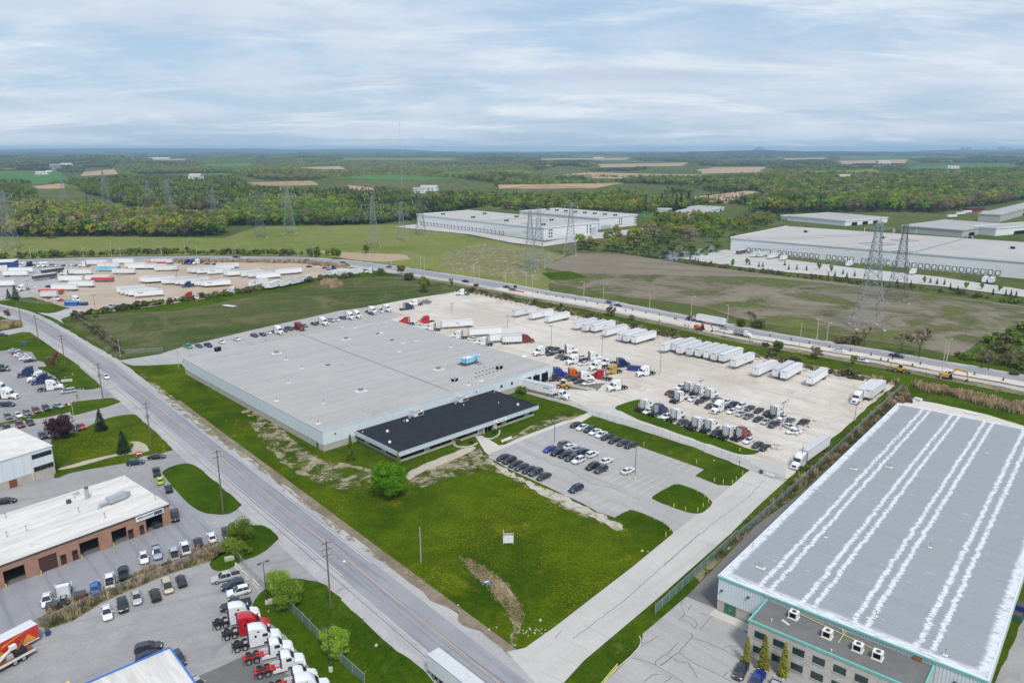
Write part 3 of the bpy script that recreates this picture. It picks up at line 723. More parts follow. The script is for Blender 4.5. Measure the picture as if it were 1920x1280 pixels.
sheet('lawn', [(7, 70, 750), (7, 130, 730), (7, 330, 800), (7, 200, 850), (7, 175, 800)], 0.095, 'grass_dark', 'grass patch at the office corner by the dock', 0.2, 1.5)
# ------------------------------------------------------------------ neighbour on the right
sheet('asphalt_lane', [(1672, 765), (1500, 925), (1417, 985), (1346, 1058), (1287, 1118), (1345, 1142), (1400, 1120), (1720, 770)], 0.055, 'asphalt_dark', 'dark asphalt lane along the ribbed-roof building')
rlot = sheet('parking_lot', [(1287, 1118), (1205, 1188), (1204, 1205), (1182, 1232), (1100, 1310), (1120, 1420), (1900, 1500), (1800, 1330), (1500, 1240), (1405, 1190), (1345, 1142)], 0.06, 'asphalt_lot', 'cracked grey car park of the ribbed-roof building')
sheet('gravel_apron', [(1672, 768), (1712, 748), (1760, 757), (1850, 777), (1925, 800), (2000, 850), (2000, 900), (1700, 800)], 0.055, 'gravel_pale', 'gravel apron behind the ribbed-roof building', 0.6, 3)
sheet('gravel_apron', [(1850, 1320), (1925, 1150), (2100, 1100), (2300, 1300), (2000, 1500)], 0.05, 'asphalt_left', 'grey gravel lane right of the ribbed-roof building', 0.6, 3)
sheet('dry_grass', [(1690, 722), (1660, 752), (1560, 845), (1476, 915), (1420, 965), (1370, 1015), (1300, 1075), (1310, 1090), (1360, 1040), (1420, 980), (1500, 920), (1560, 868), (1650, 785), (1668, 765), (1710, 745)], 0.055, 'grass_dry', 'dry reed verge between yard fence and neighbour', 0.8, 2)

# ------------------------------------------------------------------ left side lots
ll = [p for p in offset_line(RL, -9.4)]
left_edge = [p for p in ll if p.y < 300 and p.x > -190]
poly = [at(-80, 668), at(18, 656), at(60, 660), at(70, 676), at(82, 679), at(115, 720), at(150, 716)] + left_edge[::2] + [at(-200, 1420), at(-260, 1000)]
tag(fill('asphalt_lot', poly, 0.05, 'asphalt_left'), 'grey asphalt lots left of the front road', None, None, 'structure')
sheet('asphalt_patch', [(14, 330, 1220), (14, 850, 990), (14, 1180, 1100), (14, 1500, 1280), (14, 1700, 1500), (14, 300, 1500)], 0.06, 'asphalt_dark', 'newer dark asphalt under the red-framed tractors')
sheet('asphalt_patch', [(0, 200, 890), (0, 310, 905), (0, 400, 990), (0, 470, 1010), (0, 330, 1060), (0, 150, 1130), (0, 0, 1200), (0, -80, 1240), (0, -80, 1100), (0, 60, 1080), (0, 320, 975)], 0.055, 'asphalt_road', 'darker asphalt before the brick garage', 0.4, 3)
sheet('side_street', [(26, 0, 1040), (26, 250, 1030), (26, 420, 1100), (26, 460, 1130), (26, 330, 1150), (26, 0, 1210), (31, 0, 250), (31, 330, 180), (31, 560, 185), (31, 640, 260), (31, 760, 200), (31, 520, 60)], 0.055, 'shoulder', 'side entrance at the bend of the front road')
for q, m, lab in [
    ([(31, 560, 712), (31, 740, 690), (31, 990, 652), (31, 1100, 652), (31, 1300, 800), (31, 1500, 975), (31, 1495, 1010), (31, 1330, 1045), (31, 1150, 1035), (31, 940, 1000), (31, 900, 890), (31, 700, 780)], 'grass_near', 'grass plot with bushes between truck lot and road'),
    ([(32, -60, 600), (32, 400, 490), (32, 950, 305), (32, 1200, 255), (32, 1560, 215), (32, 1700, 210), (32, 1800, 255), (32, 1700, 310), (32, 1120, 470), (32, 1050, 420), (32, 700, 500), (32, 380, 545), (32, -60, 660)], 'grass_near', 'narrow grass strip with the flagpole'),
    ([(5, 385, 1060), (5, 560, 1000), (5, 640, 965), (5, 820, 892), (5, 1000, 866), (5, 1060, 905), (5, 1280, 1110), (5, 1272, 1140), (5, 1180, 1165), (5, 1080, 1180), (5, 950, 1230), (5, 560, 1300), (5, 420, 1345), (5, 405, 1290)], 'grass_lawn', 'lawn with two spruces left of the road'),
    ([(0, 305, 885), (0, 330, 872), (0, 362, 871), (0, 400, 900), (0, 448, 940), (0, 450, 950), (0, 430, 962), (0, 390, 963), (0, 355, 945), (0, 318, 905)], 'grass_dark', 'oval grass island before the brick garage'),
    ([(13, 480, 560), (13, 640, 390), (13, 760, 190), (13, 1000, 140), (13, 1120, 165), (13, 1225, 275), (13, 1180, 350), (13, 1000, 475), (13, 850, 525), (13, 770, 585), (13, 580, 642)], 'grass_dark', 'grass corner with bushes by the gate'),
    ([(14, 955, 450), (14, 1000, 330), (14, 1090, 250), (14, 1110, 180), (14, 1440, 140), (14, 1700, 190), (14, 1800, 265), (14, 1920, 360), (15, 0, 570), (15, 140, 700), (15, 420, 960), (15, 640, 1110), (15, 800, 1280), (15, 1000, 1500), (14, 2000, 1600), (14, 1700, 1290), (14, 1560, 1090), (14, 1420, 910), (14, 1270, 720), (14, 1080, 590), (14, 960, 520)], 'grass_dark', 'fenced grass verge in the lower left'),
    ([(0, 60, 1165), (12, 700, 430), (12, 1100, 262), (12, 1350, 150), (12, 1560, 45), (13, 0, 555), (13, 300, 405), (13, 620, 315), (13, 690, 400), (13, 540, 520), (13, 300, 590), (13, 0, 690), (12, 1100, 410), (12, 800, 600), (12, 500, 700)], 'grass_dry', 'weedy strip between the two left lots')]:
    sheet('grass_plot', q, 0.07, m, lab, 0.3, 2, rnd=0 if 'weedy' in lab else 4)
sheet('dirt_path', [(5, 440, 1275), (5, 700, 1200), (5, 960, 1140), (5, 1000, 1095), (5, 980, 1075), (5, 1060, 1075), (5, 1125, 1130), (5, 1060, 1155), (5, 850, 1185), (5, 560, 1265)], 0.085, 'path_dirt', 'worn dirt path across the left lawn', 0.5, 1.5, rnd=4)
# back-left truck lot
sheet('gravel_lot', [(-120, 494), (250, 487), (330, 490), (560, 492), (620, 500), (690, 508), (600, 519), (520, 533), (470, 546), (330, 568), (230, 582), (172, 588), (128, 590), (130, 578), (60, 557), (-100, 575)], 0.06, 'gravel_tan', 'tan gravel trailer lot at the back left', 1.5, 5)
sheet('asphalt_patch', [(-100, 502), (30, 500), (120, 490), (150, 505), (110, 520), (112, 545), (60, 556), (-100, 574)], 0.075, 'asphalt_lot', 'grey asphalt corner of the trailer lot', 0.8, 5)
sheet('side_street', [(26, 1000, 870), (26, 1300, 880), (26, 1300, 905), (26, 1080, 960), (26, 910, 1030), (26, 960, 1100), (26, 780, 1000), (26, 560, 930), (26, 740, 940), (26, 850, 920)], 0.07, 'shoulder', 'gravel entrance of the trailer lot', 0.4, 3)
sheet('reed_verge', [(300, 488), (420, 488), (560, 489), (660, 497), (655, 504), (560, 493), (420, 491), (300, 493)], 0.10, 'crop_dirt', 'dry reed verge between the trailer lot and highway', 1.2, 6)
sheet('reed_verge', [(590, 470), (640, 473), (760, 478), (770, 486), (720, 492), (650, 486)], 0.20, 'crop_dirt', 'tan reed patch above the highway', 3, 8)

# ------------------------------------------------------------------ painted and tarred marks
def strip_mesh(a, b, w, z, m):
    d = (b - a).normalized(); n = Vector((-d.y, d.x, 0)) * w / 2
    return MB().face([(p.x, p.y, z) for p in (a - n, b - n, b + n, a + n)], m)
# parking bays
def bays(a, b, n, length, ang, w=0.12):
    for k in range(n + 1):
        p = a.lerp(b, k / n); q = p + Vector((cos(ang), sin(ang), 0)) * length
        part(lot, 'stall_line', strip_mesh(p, q, w, 0.078, 'stall_paint'))
bays(pt(23, 215, 140), pt(23, 775, 345), 7, 5.2, DB)
bays(pt(23, -60, 420), pt(23, 330, 550), 5, 11.0, DB)
bays(pt(22, 1020, 1020), pt(22, 1530, 1270), 6, 4.6, DB)
part(lot, 'stall_line', strip_mesh(pt(23, -60, 290), pt(23, 510, 520), 0.12, 0.080, 'stall_paint'))
def cracks(parent, r, lines, w=0.10, z=0.075):
    rr = random.Random(4)
    for ln in lines:
        pts = []
        for i in range(len(ln) - 1):
            a, b = pt(r, *ln[i]), pt(r, *ln[i + 1]); n = max(1, int((b - a).length / 1.0))
            for k in range(n):
                pts.append(a.lerp(b, k / n) + Vector((rr.uniform(-.13, .13), rr.uniform(-.13, .13), 0)))
        pts.append(pt(r, *ln[-1]))
        if len(pts) > 1: ribbon('crack_seal', pts, -w / 2, w / 2, z, 'crack_tar', parent=parent)
cracks(rlot, 16, [[(1115, 560), (1080, 600), (1110, 690), (1060, 745)], [(1120, 700), (1200, 740), (1220, 780), (1195, 820)], [(1080, 740), (1160, 765), (1190, 810)], [(1350, 700), (1240, 825)], [(1170, 850), (1175, 890), (1060, 1020), (910, 1130)],
                  [(1060, 925), (1000, 1000), (870, 1090), (865, 1125)], [(960, 1045), (1010, 1065), (900, 1130)], [(660, 1065), (860, 1120), (920, 1160)], [(740, 970), (890, 875)], [(1180, 895), (1300, 930), (1440, 990), (1555, 1055)], [(1450, 985), (1480, 965), (1570, 965)],
                  [(1010, 1070), (1060, 1105), (1140, 1095), (1190, 1170), (1220, 1230)], [(1070, 1020), (1200, 1110), (1440, 1230), (1520, 1270)], [(920, 1160), (1100, 1270)], [(760, 1270), (830, 1215), (890, 1205)], [(940, 1275), (1000, 1225)], [(1440, 1225), (1480, 1190)], [(1250, 680), (1345, 702)], [(1170, 615), (1140, 660)]], 0.10)
cracks(lot, 22, [[(440, 500), (640, 600), (850, 700), (1080, 780), (1340, 940), (1600, 990), (1920, 1140)], [(700, 920), (1000, 1060), (1200, 1180)]], 0.13)
cracks(drive, 16, [[(160, 900), (600, 570), (1240, 0)], [(60, 830), (0, 900)]], 0.10, 0.090)
cracks(drive, 23, [[(1280, 430), (1640, 540)], [(560, 1280), (1000, 900), (1400, 600), (1560, 430)]], 0.09, 0.090)
for y in (700, 560, 440, 300, 180): cracks(drive, 16, [[(y * 0.9 - 380, 1480 - y), (y * 0.9 + 40, 1700 - y)]], 0.04, 0.089)
# kerbs
def kerb(parent, r, pts, w=0.18, h=0.14):
    P_ = [pt(r, *p) for p in pts]; mb = MB()
    A, B = offset_line(P_, -w / 2), offset_line(P_, w / 2)
    mb.loft([[(a.x, a.y, 0.03), (a.x, a.y, h), (b.x, b.y, h), (b.x, b.y, 0.03)] for a, b in zip(A, B)], 'sidewalk')
    part(parent, 'kerb', mb)
kerb(rlot, 16, [(725, 880), (740, 910), (738, 945), (715, 985), (650, 1055), (540, 1150), (430, 1260)])
kerb(lot, 22, [(95, 612), (360, 765), (830, 980), (1240, 1175), (1420, 1275)])
kerb(lot, 22, [(210, 545), (480, 430), (1010, 225), (1080, 200)])

sheet('dry_grass', [(22, 300, 440), (22, 640, 230), (22, 800, 180), (22, 960, 190), (22, 480, 375), (22, 330, 440)], 0.10, 'dry_patches', 'dry worn patches on the office lawn', 0.5, 1.5, rnd=3)
sheet('dry_grass', [(22, 900, 140), (22, 1010, 90), (22, 1230, 118), (22, 1020, 190)], 0.11, 'dry_patches', 'dry worn patches on the grass triangle', 0.4, 1.5, rnd=3)
sheet('dry_grass', [(5, 1060, 560), (5, 1240, 690), (5, 1500, 890), (5, 1800, 1120), (15, 60, 70), (15, 600, 330), (15, 520, 330), (5, 1900, 1250), (5, 1560, 1010), (5, 1240, 760)], 0.075, 'dry_patches', 'dry worn patches along the road ditch', 0.8, 2, rnd=3)
sheet('green_cover', [(1060, 512), (1440, 520), (1715, 549), (1985, 586), (1925, 604), (1790, 666), (1740, 656), (1640, 638), (1440, 607), (1290, 569), (1140, 552), (1035, 529)], 0.145, 'green_patches', 'green weeds creeping over the brown field', 4, 12)
sheet('dry_cover', [(1000, 470), (1060, 480), (1030, 500), (1000, 530), (900, 515), (820, 500), (840, 470), (920, 455)], 0.115, 'dry_patches', 'dry tan patches at the right end of the meadow', 5, 12)

# ------------------------------------------------------------------ buildings
def fit(c, l, r, h, use=None):
    """corner and the two roof ends -> ground corner, angle of the c->r wall, width, depth"""
    c, l, r = at(*c, h), at(*l, h), at(*r, h)
    w, d = (r - c).length, (l - c).length
    a = bearing(c, r); b = bearing(c, l) - pi / 2
    while b - a > pi: b -= 2 * pi
    while b - a < -pi: b += 2 * pi
    ang = (a * w + b * d) / (w + d) if use is None else use
    return Vector((c.x, c.y, 0)), ang, w, d
def to_local(p, o, ang):
    q = p - o
    return q.x * cos(-ang) - q.y * sin(-ang), q.x * sin(-ang) + q.y * cos(-ang)
def wall_pieces(parent, name, W, D, z0, z1, m, step, t=0.18, gap=0.05, out=0.0, sides='FLBR'):
    for s_ in sides:
        L = W if s_ in 'FB' else D
        n = max(1, round(L / step)); w = L / n
        key = (name, round(w, 3), z0, z1, m, t)
        me = MB().box(gap / 2, w - gap / 2, -out, t, z0, z1, m).mesh(name)
        for k in range(n):
            if s_ == 'F': part(parent, name, me, (k * w, 0, 0))
            elif s_ == 'B': part(parent, name, me, (W - k * w, D, 0), pi)
            elif s_ == 'L': part(parent, name, me, (0, D - k * w, 0), -pi / 2)
            else: part(parent, name, me, (W, k * w, 0), pi / 2)
def stub(parent, x, y, z, h=0.9, r=0.12, pad=0.5):
    o = part(parent, 'vent_pipe', MB().tube((0, 0, 0), (0, 0, h), r, r, 8, 'galv').tube((0, 0, h), (0, 0, h + 0.12), r * 1.7, r * 1.2, 8, 'dark_steel'), (x, y, z))
    part(o, 'flashing', MB().box(-pad, pad, -pad, pad, 0, 0.03, 'hvac_white'))
def curb_vent(parent, x, y, z, s=0.9):
    o = part(parent, 'roof_vent', MB().box(-s, s, -s, s, 0, 0.7, 'galv').tube((0, 0, 0.7), (0, 0, 1.15), s * 0.85, s * 0.85, 10, 'dark_steel').tube((0, 0, 1.15), (0, 0, 1.3), s * 1.0, s * 0.8, 10, 'galv'), (x, y, z))
    part(o, 'flashing', MB().box(-s * 2, s * 2, -s * 1.7, s * 1.7, 0, 0.03, 'hvac_white'))
def ac_unit(parent, x, y, z, w=1.6, d=1.5, h=1.25, rz=0.0, m='hvac_white'):
    o = part(parent, 'air_conditioner', MB().box(-w / 2, w / 2, -d / 2, d / 2, 0.12, h, m).box(-w / 2 - .1, w / 2 + .1, -d / 2 - .1, d / 2 + .1, 0, 0.12, 'hvac_white'), (x, y, z), rz)
    part(o, 'fan', MB().tube((0, 0, h), (0, 0, h + 0.06), 0.42, 0.38, 12, 'dark_steel'))
    part(o, 'grille', MB().box(-w / 2 - 0.02, -w / 2 - 0.001, -d * .36, d * .36, 0.35, h - .12, 'dark_void'))
    part(o, 'grille', MB().box(-w * .36, w * .36, -d / 2 - 0.02, -d / 2 - 0.001, 0.35, h - .12, 'dark_void'))
def roof_slab(parent, W, D, h, m, lip=0.25, trim='wall_trim', z=0.0, th=0.22):
    part(parent, 'roof', MB().box(-0.05, W + 0.05, -0.05, D + 0.05, h - 0.3, h, m), (0, 0, z))
    for nm, b in (('F', (-th, W + th, -th, 0)), ('B', (-th, W + th, D, D + th)), ('L', (-th, 0, 0, D)), ('R', (W, W + th, 0, D))):
        part(parent, 'coping', MB().box(*b, h - 0.35, h + lip, trim), (0, 0, z))

# main warehouse -----------------------------------------------------------
WH = 6.4
o_, wang, WW, WD = fit((605, 808.5), (352.5, 671), (1029, 683), WH)
wh = thing('warehouse', 'huge flat grey-roofed warehouse with pale blue metal walls', 'warehouse', o_, wang)
part(wh, 'core', MB().box(0.25, WW - 0.25, 0.25, WD - 0.25, 0, WH - 0.4, 'block_beige'))
wall_pieces(wh, 'base_wall', WW, WD, 0.0, 2.0, 'block_beige', 6.0, gap=0.04)
wall_pieces(wh, 'wall_panel', WW, WD, 2.0, WH - 0.3, 'wall_pale', 6.0, out=0.10, gap=0.05)
roof_slab(wh, WW, WD, WH, 'membrane_roof', 0.10, 'fascia', th=0.14)
part(wh, 'expansion_joint', MB().add(strip_mesh(Vector((*to_local(pt(6, 325, 262, WH), o_, wang), 0)), Vector((*to_local(pt(6, 1450, 690, WH), o_, wang), 0)), 0.35, 0.02, 'tire_dark')), (0, 0, WH))
def onroof(r, x, y, o=o_, a=wang, h=WH):
    return to_local(pt(r, x, y, h), o, a)
for q in ((155, 765), (508, 783), (467, 935), (242, 628), (342, 522), (72, 328), (420, 258), (648, 212), (745, 218), (918, 190), (1202, 315), (1460, 360), (1670, 415), (1713, 525), (1792, 470), (1778, 590), (1595, 645), (228, 458)):
    stub(wh, *onroof(6, *q), WH, random.uniform(0.7, 1.2), 0.12, random.choice((0.3, 0.5, 0.7)))
for q in ((155, 408), (678, 303), (787, 690), (1370, 528)): curb_vent(wh, *onroof(6, *q), WH)
for q in ((915, 262), (1020, 310), (540, 497)):
    part(wh, 'hatch', MB().box(-0.8, 0.8, -0.5, 0.5, 0, 0.25, 'dark_steel'), (*onroof(6, *q), WH))
for q in ((930, 258, 1.6), (1105, 333, 0.9), (1075, 396, 0.9), (1690, 615, 1.0), (980, 178, 0.8)):
    part(wh, 'roof_patch', MB().box(-q[2], q[2], -q[2] * 0.7, q[2] * 0.7, 0, 0.02, 'roof_white'), (*onroof(6, q[0], q[1]), WH), random.random())
x, y = onroof(6, 1600, 480)
hv = part(wh, 'air_handler', MB().box(-3.0, 1.0, -1.4, 1.4, 0.5, 2.3, 'hvac_blue').box(1.0, 2.4, -1.1, 1.1, 0.6, 2.5, 'hvac_blue').loft([[(2.4, -1.0, .7), (2.4, 1.0, .7), (2.4, 1.0, 2.3), (2.4, -1.0, 2.3)], [(4.6, -.5, 1.5), (4.6, .5, 1.5), (4.6, .5, 2.5), (4.6, -.5, 2.5)]], 'hvac_blue'), (x, y, WH))
part(hv, 'curb', MB().box(-3.3, 1.2, -1.6, 1.6, 0, 0.5, 'dark_steel').box(-4.8, 3.5, -2.6, 2.2, 0, 0.03, 'tire_dark'))
part(hv, 'lid', MB().box(-3.05, 1.05, -1.45, 1.45, 2.3, 2.38, 'wall_pale'))
for q in (-3.2, 2.2): part(hv, 'post', MB().tube((q, -1.6, 0), (q, -1.6, 3.2), 0.08, 0.08, 6, 'dark_steel'))
for i in range(6): part(wh, 'paver', MB().box(-0.3, 0.3, -0.3, 0.3, 0, 0.08, 'dark_steel'), (x + 0.5 + (i % 3) * 1.2, y - 3.4 - (i // 3) * 1.3, WH))
x, y = onroof(6, 1825, 530); ac_unit(wh, x, y, WH, 2.6, 1.8, 1.7, 0.2, 'galv')
x, y = onroof(6, 1490, 622); ac_unit(wh, x, y, WH, 2.2, 1.8, 1.5, 0.2, 'galv')
part(wh, 'antenna_mast', MB().tube((0, 0, 0), (0, 0, 8.5), 0.06, 0.03, 5, 'galv'), (x - 0.8, y + 1.6, WH))
for i in range(14):
    q = (1650 + (i % 7) * 26, 560 + 30 * (i // 7) - (i % 7) * 8); part(wh, 'pipe_stand', MB().box(-.25, .25, -.25, .25, 0, .18, 'dark_steel'), (*onroof(6, *q), WH))
x, y = onroof(5, 1635, 395); ac_unit(wh, x, y, WH, 2.4, 1.4, 1.9, 0.3, 'dark_steel')
for q in ((7, 95, 432, 0.55), (25, 1715, 912, 0.55)):
    part(wh, 'skylight_dome', MB().tube((0, 0, 0), (0, 0, 0.5), 0.9, 0.4, 12, 'hvac_white'), (*onroof(q[0], q[1], q[2]), WH))
# windows, lamps, doors on the long front wall
for px in ((6, 1815, 643), (6, 1895, 621)):
    lx, _ = to_local(pt(*px, 4.2), o_, wang)
    w_ = part(wh, 'window', MB().box(-0.55, 0.55, -0.16, -0.08, 3.4, 4.6, 'fascia'), (lx, 0, 0)); part(w_, 'pane', MB().box(-0.47, 0.47, -0.18, -0.161, 3.48, 4.52, 'window_black'))
for lx in (4.0, 60.0, WW - 9, WW - 3.0): part(wh, 'wall_lamp', MB().box(-0.18, 0.18, -0.4, -0.1, 4.6, 4.9, 'dark_steel'), (lx, 0, 0))
for lx in (WW - 4.0, WW - 8.6, WW - 13.2):
    d_ = part(wh, 'dock_door', MB().box(-1.5, 1.5, -0.14, -0.10, 1.1, 4.0, 'dark_void').box(-1.7, -1.5, -0.3, -0.10, 1.1, 4.2, 'rubber').box(1.5, 1.7, -0.3, -0.10, 1.1, 4.2, 'rubber').box(-1.7, 1.7, -0.3, -0.10, 4.0, 4.3, 'rubber'), (lx, 0, 0))
    part(d_, 'bumper', MB().box(-1.2, 1.2, -0.3, -0.10, 0.8, 1.05, 'rubber'))
for ly in (8.0, 40.0, 72.0): part(wh, 'downpipe', MB().box(-0.22, -0.10, -0.08, 0.08, 0.0, WH - 0.4, 'wall_trim'), (0, ly, 0))
for ly in (2.2, 3.6): part(wh, 'door', MB().box(-0.16, -0.05, -0.5, 0.5, 0.0, 1.98, 'green_door' if ly > 3 else 'grey_wall'), (0, ly, 0))

# office wing --------------------------------------------------------------
OH = 3.5
oo, oang, OW, OD = fit((749, 846), (665, 804), (1002, 760), OH, None)
ob = thing('office_wing', 'low black-roofed office wing with ribbon windows and pale fascia', 'office', oo, oang)
part(ob, 'core', MB().box(0.5, OW - 0.5, 0.5, OD, 0, OH - 0.8, 'dark_void'))
part(ob, 'plinth', MB().box(0.25, OW - 0.2, 0.25, OD, 0, 0.75, 'block_beige'))
part(ob, 'roof', MB().box(-0.7, OW + 0.7, -0.7, OD, OH - 0.4, OH, 'black_roof'))
for nm, b in (('fascia', (-0.9, OW + 0.9, -0.9, -0.7)), ('fascia', (-0.9, -0.7, -0.7, OD)), ('fascia', (OW + 0.7, OW + 0.9, -0.7, OD))):
    part(ob, nm, MB().box(*b, OH - 1.15, OH + 0.02, 'fascia')); part(ob, 'coping', MB().box(b[0] - .04, b[1] + .04, b[2] - .04, b[3] + .04, OH + 0.02, OH + 0.14, 'wall_trim' if b[0] < OW else 'black_roof'))
part(ob, 'coping', MB().box(-0.9, OW + 0.9, OD, OD + 0.3, OH - 0.3, OH + 0.35, 'black_roof'))
part(ob, 'soffit', MB().box(-0.69, OW + 0.69, -0.69, OD, OH - 1.12, OH - 0.41, 'grey_wall'))
nwin = 26; ww = (OW - 1.0) / nwin; door_i = 15
for k in range(nwin):
    x0 = 0.5 + k * ww
    if k in (door_i, door_i + 1): continue
    if k % 5 == 4: part(ob, 'pier', MB().box(x0, x0 + ww, 0.22, 0.6, 0.75, OH - 1.12, 'grey_wall' if k % 10 == 4 else 'block_beige'))
    else:
        w_ = part(ob, 'window', MB().box(x0 + .03, x0 + ww - .03, 0.34, 0.49, 0.78, OH - 1.13, 'window_black')); part(w_, 'mullion', MB().box(x0 - .04, x0 + .04, 0.28, 0.5, 0.76, OH - 1.125, 'dark_steel'))
x0 = 0.5 + door_i * ww
d_ = part(ob, 'entrance', MB().box(x0 + .2, x0 + 2 * ww - .2, 0.2, 0.48, 0.0, OH - 1.13, 'window_black')); part(d_, 'door_frame', MB().box(x0 + ww - .06, x0 + ww + .06, 0.15, 0.2, 0, OH - 1.2, 'steel'))
part(ob, 'pier', MB().box(x0 - .3, x0 + .3, -0.5, 0.5, 0, OH - 1.14, 'block_beige')); part(ob, 'pier', MB().box(x0 + 2 * ww - .1, x0 + 2 * ww + 1.3, -0.6, 0.5, 0, OH - 1.14, 'stone_block'))
nl = 10; wl2 = (OD - 1.5) / nl
for k in range(nl):
    y0 = 0.6 + k * wl2
    if k % 4 == 3: part(ob, 'pier', MB().box(0.22, 0.6, y0, y0 + wl2, 0.75, OH - 1.12, 'grey_wall'))
    else: part(ob, 'window', MB().box(0.34, 0.49, y0 + .03, y0 + wl2 - .03, 0.5, OH - 1.13, 'window_black'))
part(ob, 'end_wall', MB().box(OW - 0.55, OW - 0.15, 0.2, OD, 0, OH - 1.13, 'block_beige'))
sg = part(ob, 'sign_board', MB().box(x0 + 4.0, x0 + 9.6, -1.0, -0.9, OH - 1.1, OH - 0.05, 'lamp_white'))
m_ = MB()
for a, b, z0, z1 in ((0.3, 0.5, .2, .5), (0.5, 0.7, .45, .75), (.75, .95, .2, .5), (1.6, 1.9, .35, .7), (2.0, 2.3, .4, .7), (2.4, 3.0, .42, .62), (3.1, 3.4, .4, .7), (3.5, 4.2, .42, .6), (4.3, 4.6, .4, .68)):
    m_.box(x0 + 4 + a, x0 + 4 + b, -1.02, -1.0, OH - 1.1 + z0, OH - 1.1 + z1, 'mark_blue')
part(sg, 'lettering', m_)
part(sg, 'red_line', MB().box(x0 + 4.15, x0 + 5.3, -1.02, -1.0, OH - 1.03, OH - 0.96, 'lamp_red'))
def onoff(x, y, r=18): return to_local(pt(r, x, y, OH), oo, oang)
for q in ((565, 318), (395, 408), (415, 502), (1513, 180)):
    o2 = part(ob, 'roof_cap', MB().tube((0, 0, 0), (0, 0, 0.35), 0.42, 0.38, 10, 'hvac_white').tube((0, 0, 0.35), (0, 0, 0.75), 0.5, 0.12, 10, 'hvac_white'), (*onoff(*q), OH))
for q in ((183, 415), (1048, 182), (1348, 163), (1312, 72), (538, 320)): part(ob, 'vent_pipe', MB().tube((0, 0, 0), (0, 0, .45), .14, .14, 8, 'hvac_white'), (*onoff(*q), OH))
for q in ((650, 272), (1035, 150)):
    x, y = onoff(*q)
    u = part(ob, 'rooftop_unit', MB().box(-1.9, 1.9, -1.0, 1.0, 0.35, 1.6, 'hvac_white').box(-1.9, -0.6, -1.0, 1.0, 1.6, 1.95, 'galv'), (x, y, OH), 0.0)
    for sx in (-0.1, 1.0): part(u, 'fan', MB().tube((sx, 0, 1.6), (sx, 0, 1.68), .5, .45, 12, 'dark_void'))
    part(u, 'coil', MB().box(-0.4, 1.7, -1.03, -1.001, .5, 1.4, 'dark_steel')); part(u, 'support', MB().box(-2.0, 2.0, -.9, -.7, 0, .35, 'dark_steel').box(-2.0, 2.0, .7, .9, 0, .35, 'dark_steel'))
    part(u, 'duct', MB().box(-2.9, -1.9, -0.5, 0.5, .5, 1.1, 'galv').box(-3.3, -2.7, -.4, .4, 0, .9, 'galv'))
# planters and bench by the entrance
for i, (ring, cx) in enumerate(((((18, 965, 520), (18, 1000, 540), (18, 1060, 543), (18, 1120, 533), (18, 1165, 510)), (18, 1060, 500)), (((18, 1185, 455), (18, 1240, 470), (18, 1290, 470), (18, 1345, 440), (18, 1358, 400)), (18, 1280, 430)))):
    bed = thing('planter_bed', ('planter bed left of the office entrance with stone edging', 'planter bed right of the office entrance with stone edging')[i], 'planter', pt(*cx), 0.0)
    pts = [pt(*q) - pt(*cx) for q in ring]
    ln = smooth_line(pts, 5)
    for k, p in enumerate(ln):
        s_ = random.uniform(.22, .34); part(bed, 'edging_stone', MB().loft([[(-s_, -s_ * .8, 0), (s_, -s_ * .7, 0), (s_ * .9, s_ * .8, 0), (-s_, s_ * .7, 0)], [(-s_ * .7, -s_ * .5, .32), (s_ * .6, -s_ * .5, .36), (s_ * .6, s_ * .5, .33), (-s_ * .6, s_ * .5, .3)]], 'stone_block'), (p.x, p.y, .08), random.random() * 3)
p0, p1 = spot(18, 1375, 495, 0.4), spot(18, 1465, 460, 0.4)
bn = thing('bench', 'long white bench beside the office walk', 'bench', p0, bearing(p0, p1)); L_ = (p1 - p0).length
part(bn, 'seat', MB().box(0, L_, -.25, .25, .42, .5, 'roof_white')); part(bn, 'backrest', MB().box(0, L_, .25, .32, .5, .95, 'roof_white'))
for q in (.3, L_ / 2, L_ - .3): part(bn, 'leg', MB().box(q - .06, q + .06, -.2, .25, .08, .42, 'concrete_block'))

# ribbed-roof neighbour -----------------------------------------------------
RH = 7.6
ro, rang, RW, RD = fit((1349, 1078), (1690, 756), (1852, 1269), RH)
rb = thing('factory_building', 'long white-streaked ribbed metal roof building with green trim', 'factory', ro, rang)
t = NT('coated_sheet'); q = t.mapping(t.mapping(t.pos(), loc=(-ro.x, -ro.y, 0)), rot=-rang); sx = t.sep(q)
jit = t.math('MULTIPLY', t.math('SUBTRACT', t.noise(t.mapping(q, (0.10, 0.9, 1)), 1.0, 4, 0.7), 0.5), 1.7)
jit2 = t.math('MULTIPLY', t.math('SUBTRACT', t.noise(t.mapping(q, (0.4, 2.2, 1)), 1.0, 3, 0.6), 0.5), 1.1)
xx = t.math('ADD', t.math('ADD', sx[0], jit), jit2)
def band(v, c, w): return t.rng(t.math('ABSOLUTE', t.math('SUBTRACT', v, c)), w * 0.35, w * 0.95, 1.0, 0.0)
mask = None
for c_, w_ in ((0.3, 1.5), (7.3, .62), (9.3, .58), (15.3, .62), (17.3, .58), (24.0, .60), (26.1, .62), (34.0, .66), (36.2, .62), (RW - 0.4, 1.5)):
    b_ = band(xx, c_, w_); mask = b_ if mask is None else t.math('MAXIMUM', mask, b_)
yj = t.math('ADD', sx[1], t.math('MULTIPLY', jit, 0.9))
mask = t.math('MAXIMUM', mask, t.rng(yj, 1.2, 2.8, 1.0, 0.0)); mask = t.math('MAXIMUM', mask, t.rng(yj, RD - 1.6, RD - .8, 0.0, 1.0))
spl = t.rng(t.noise(t.mapping(q, (0.35, 1.6, 1)), 0.8, 5, 0.75, 0.2), 0.62, 0.70); mask = t.math('MAXIMUM', mask, spl)
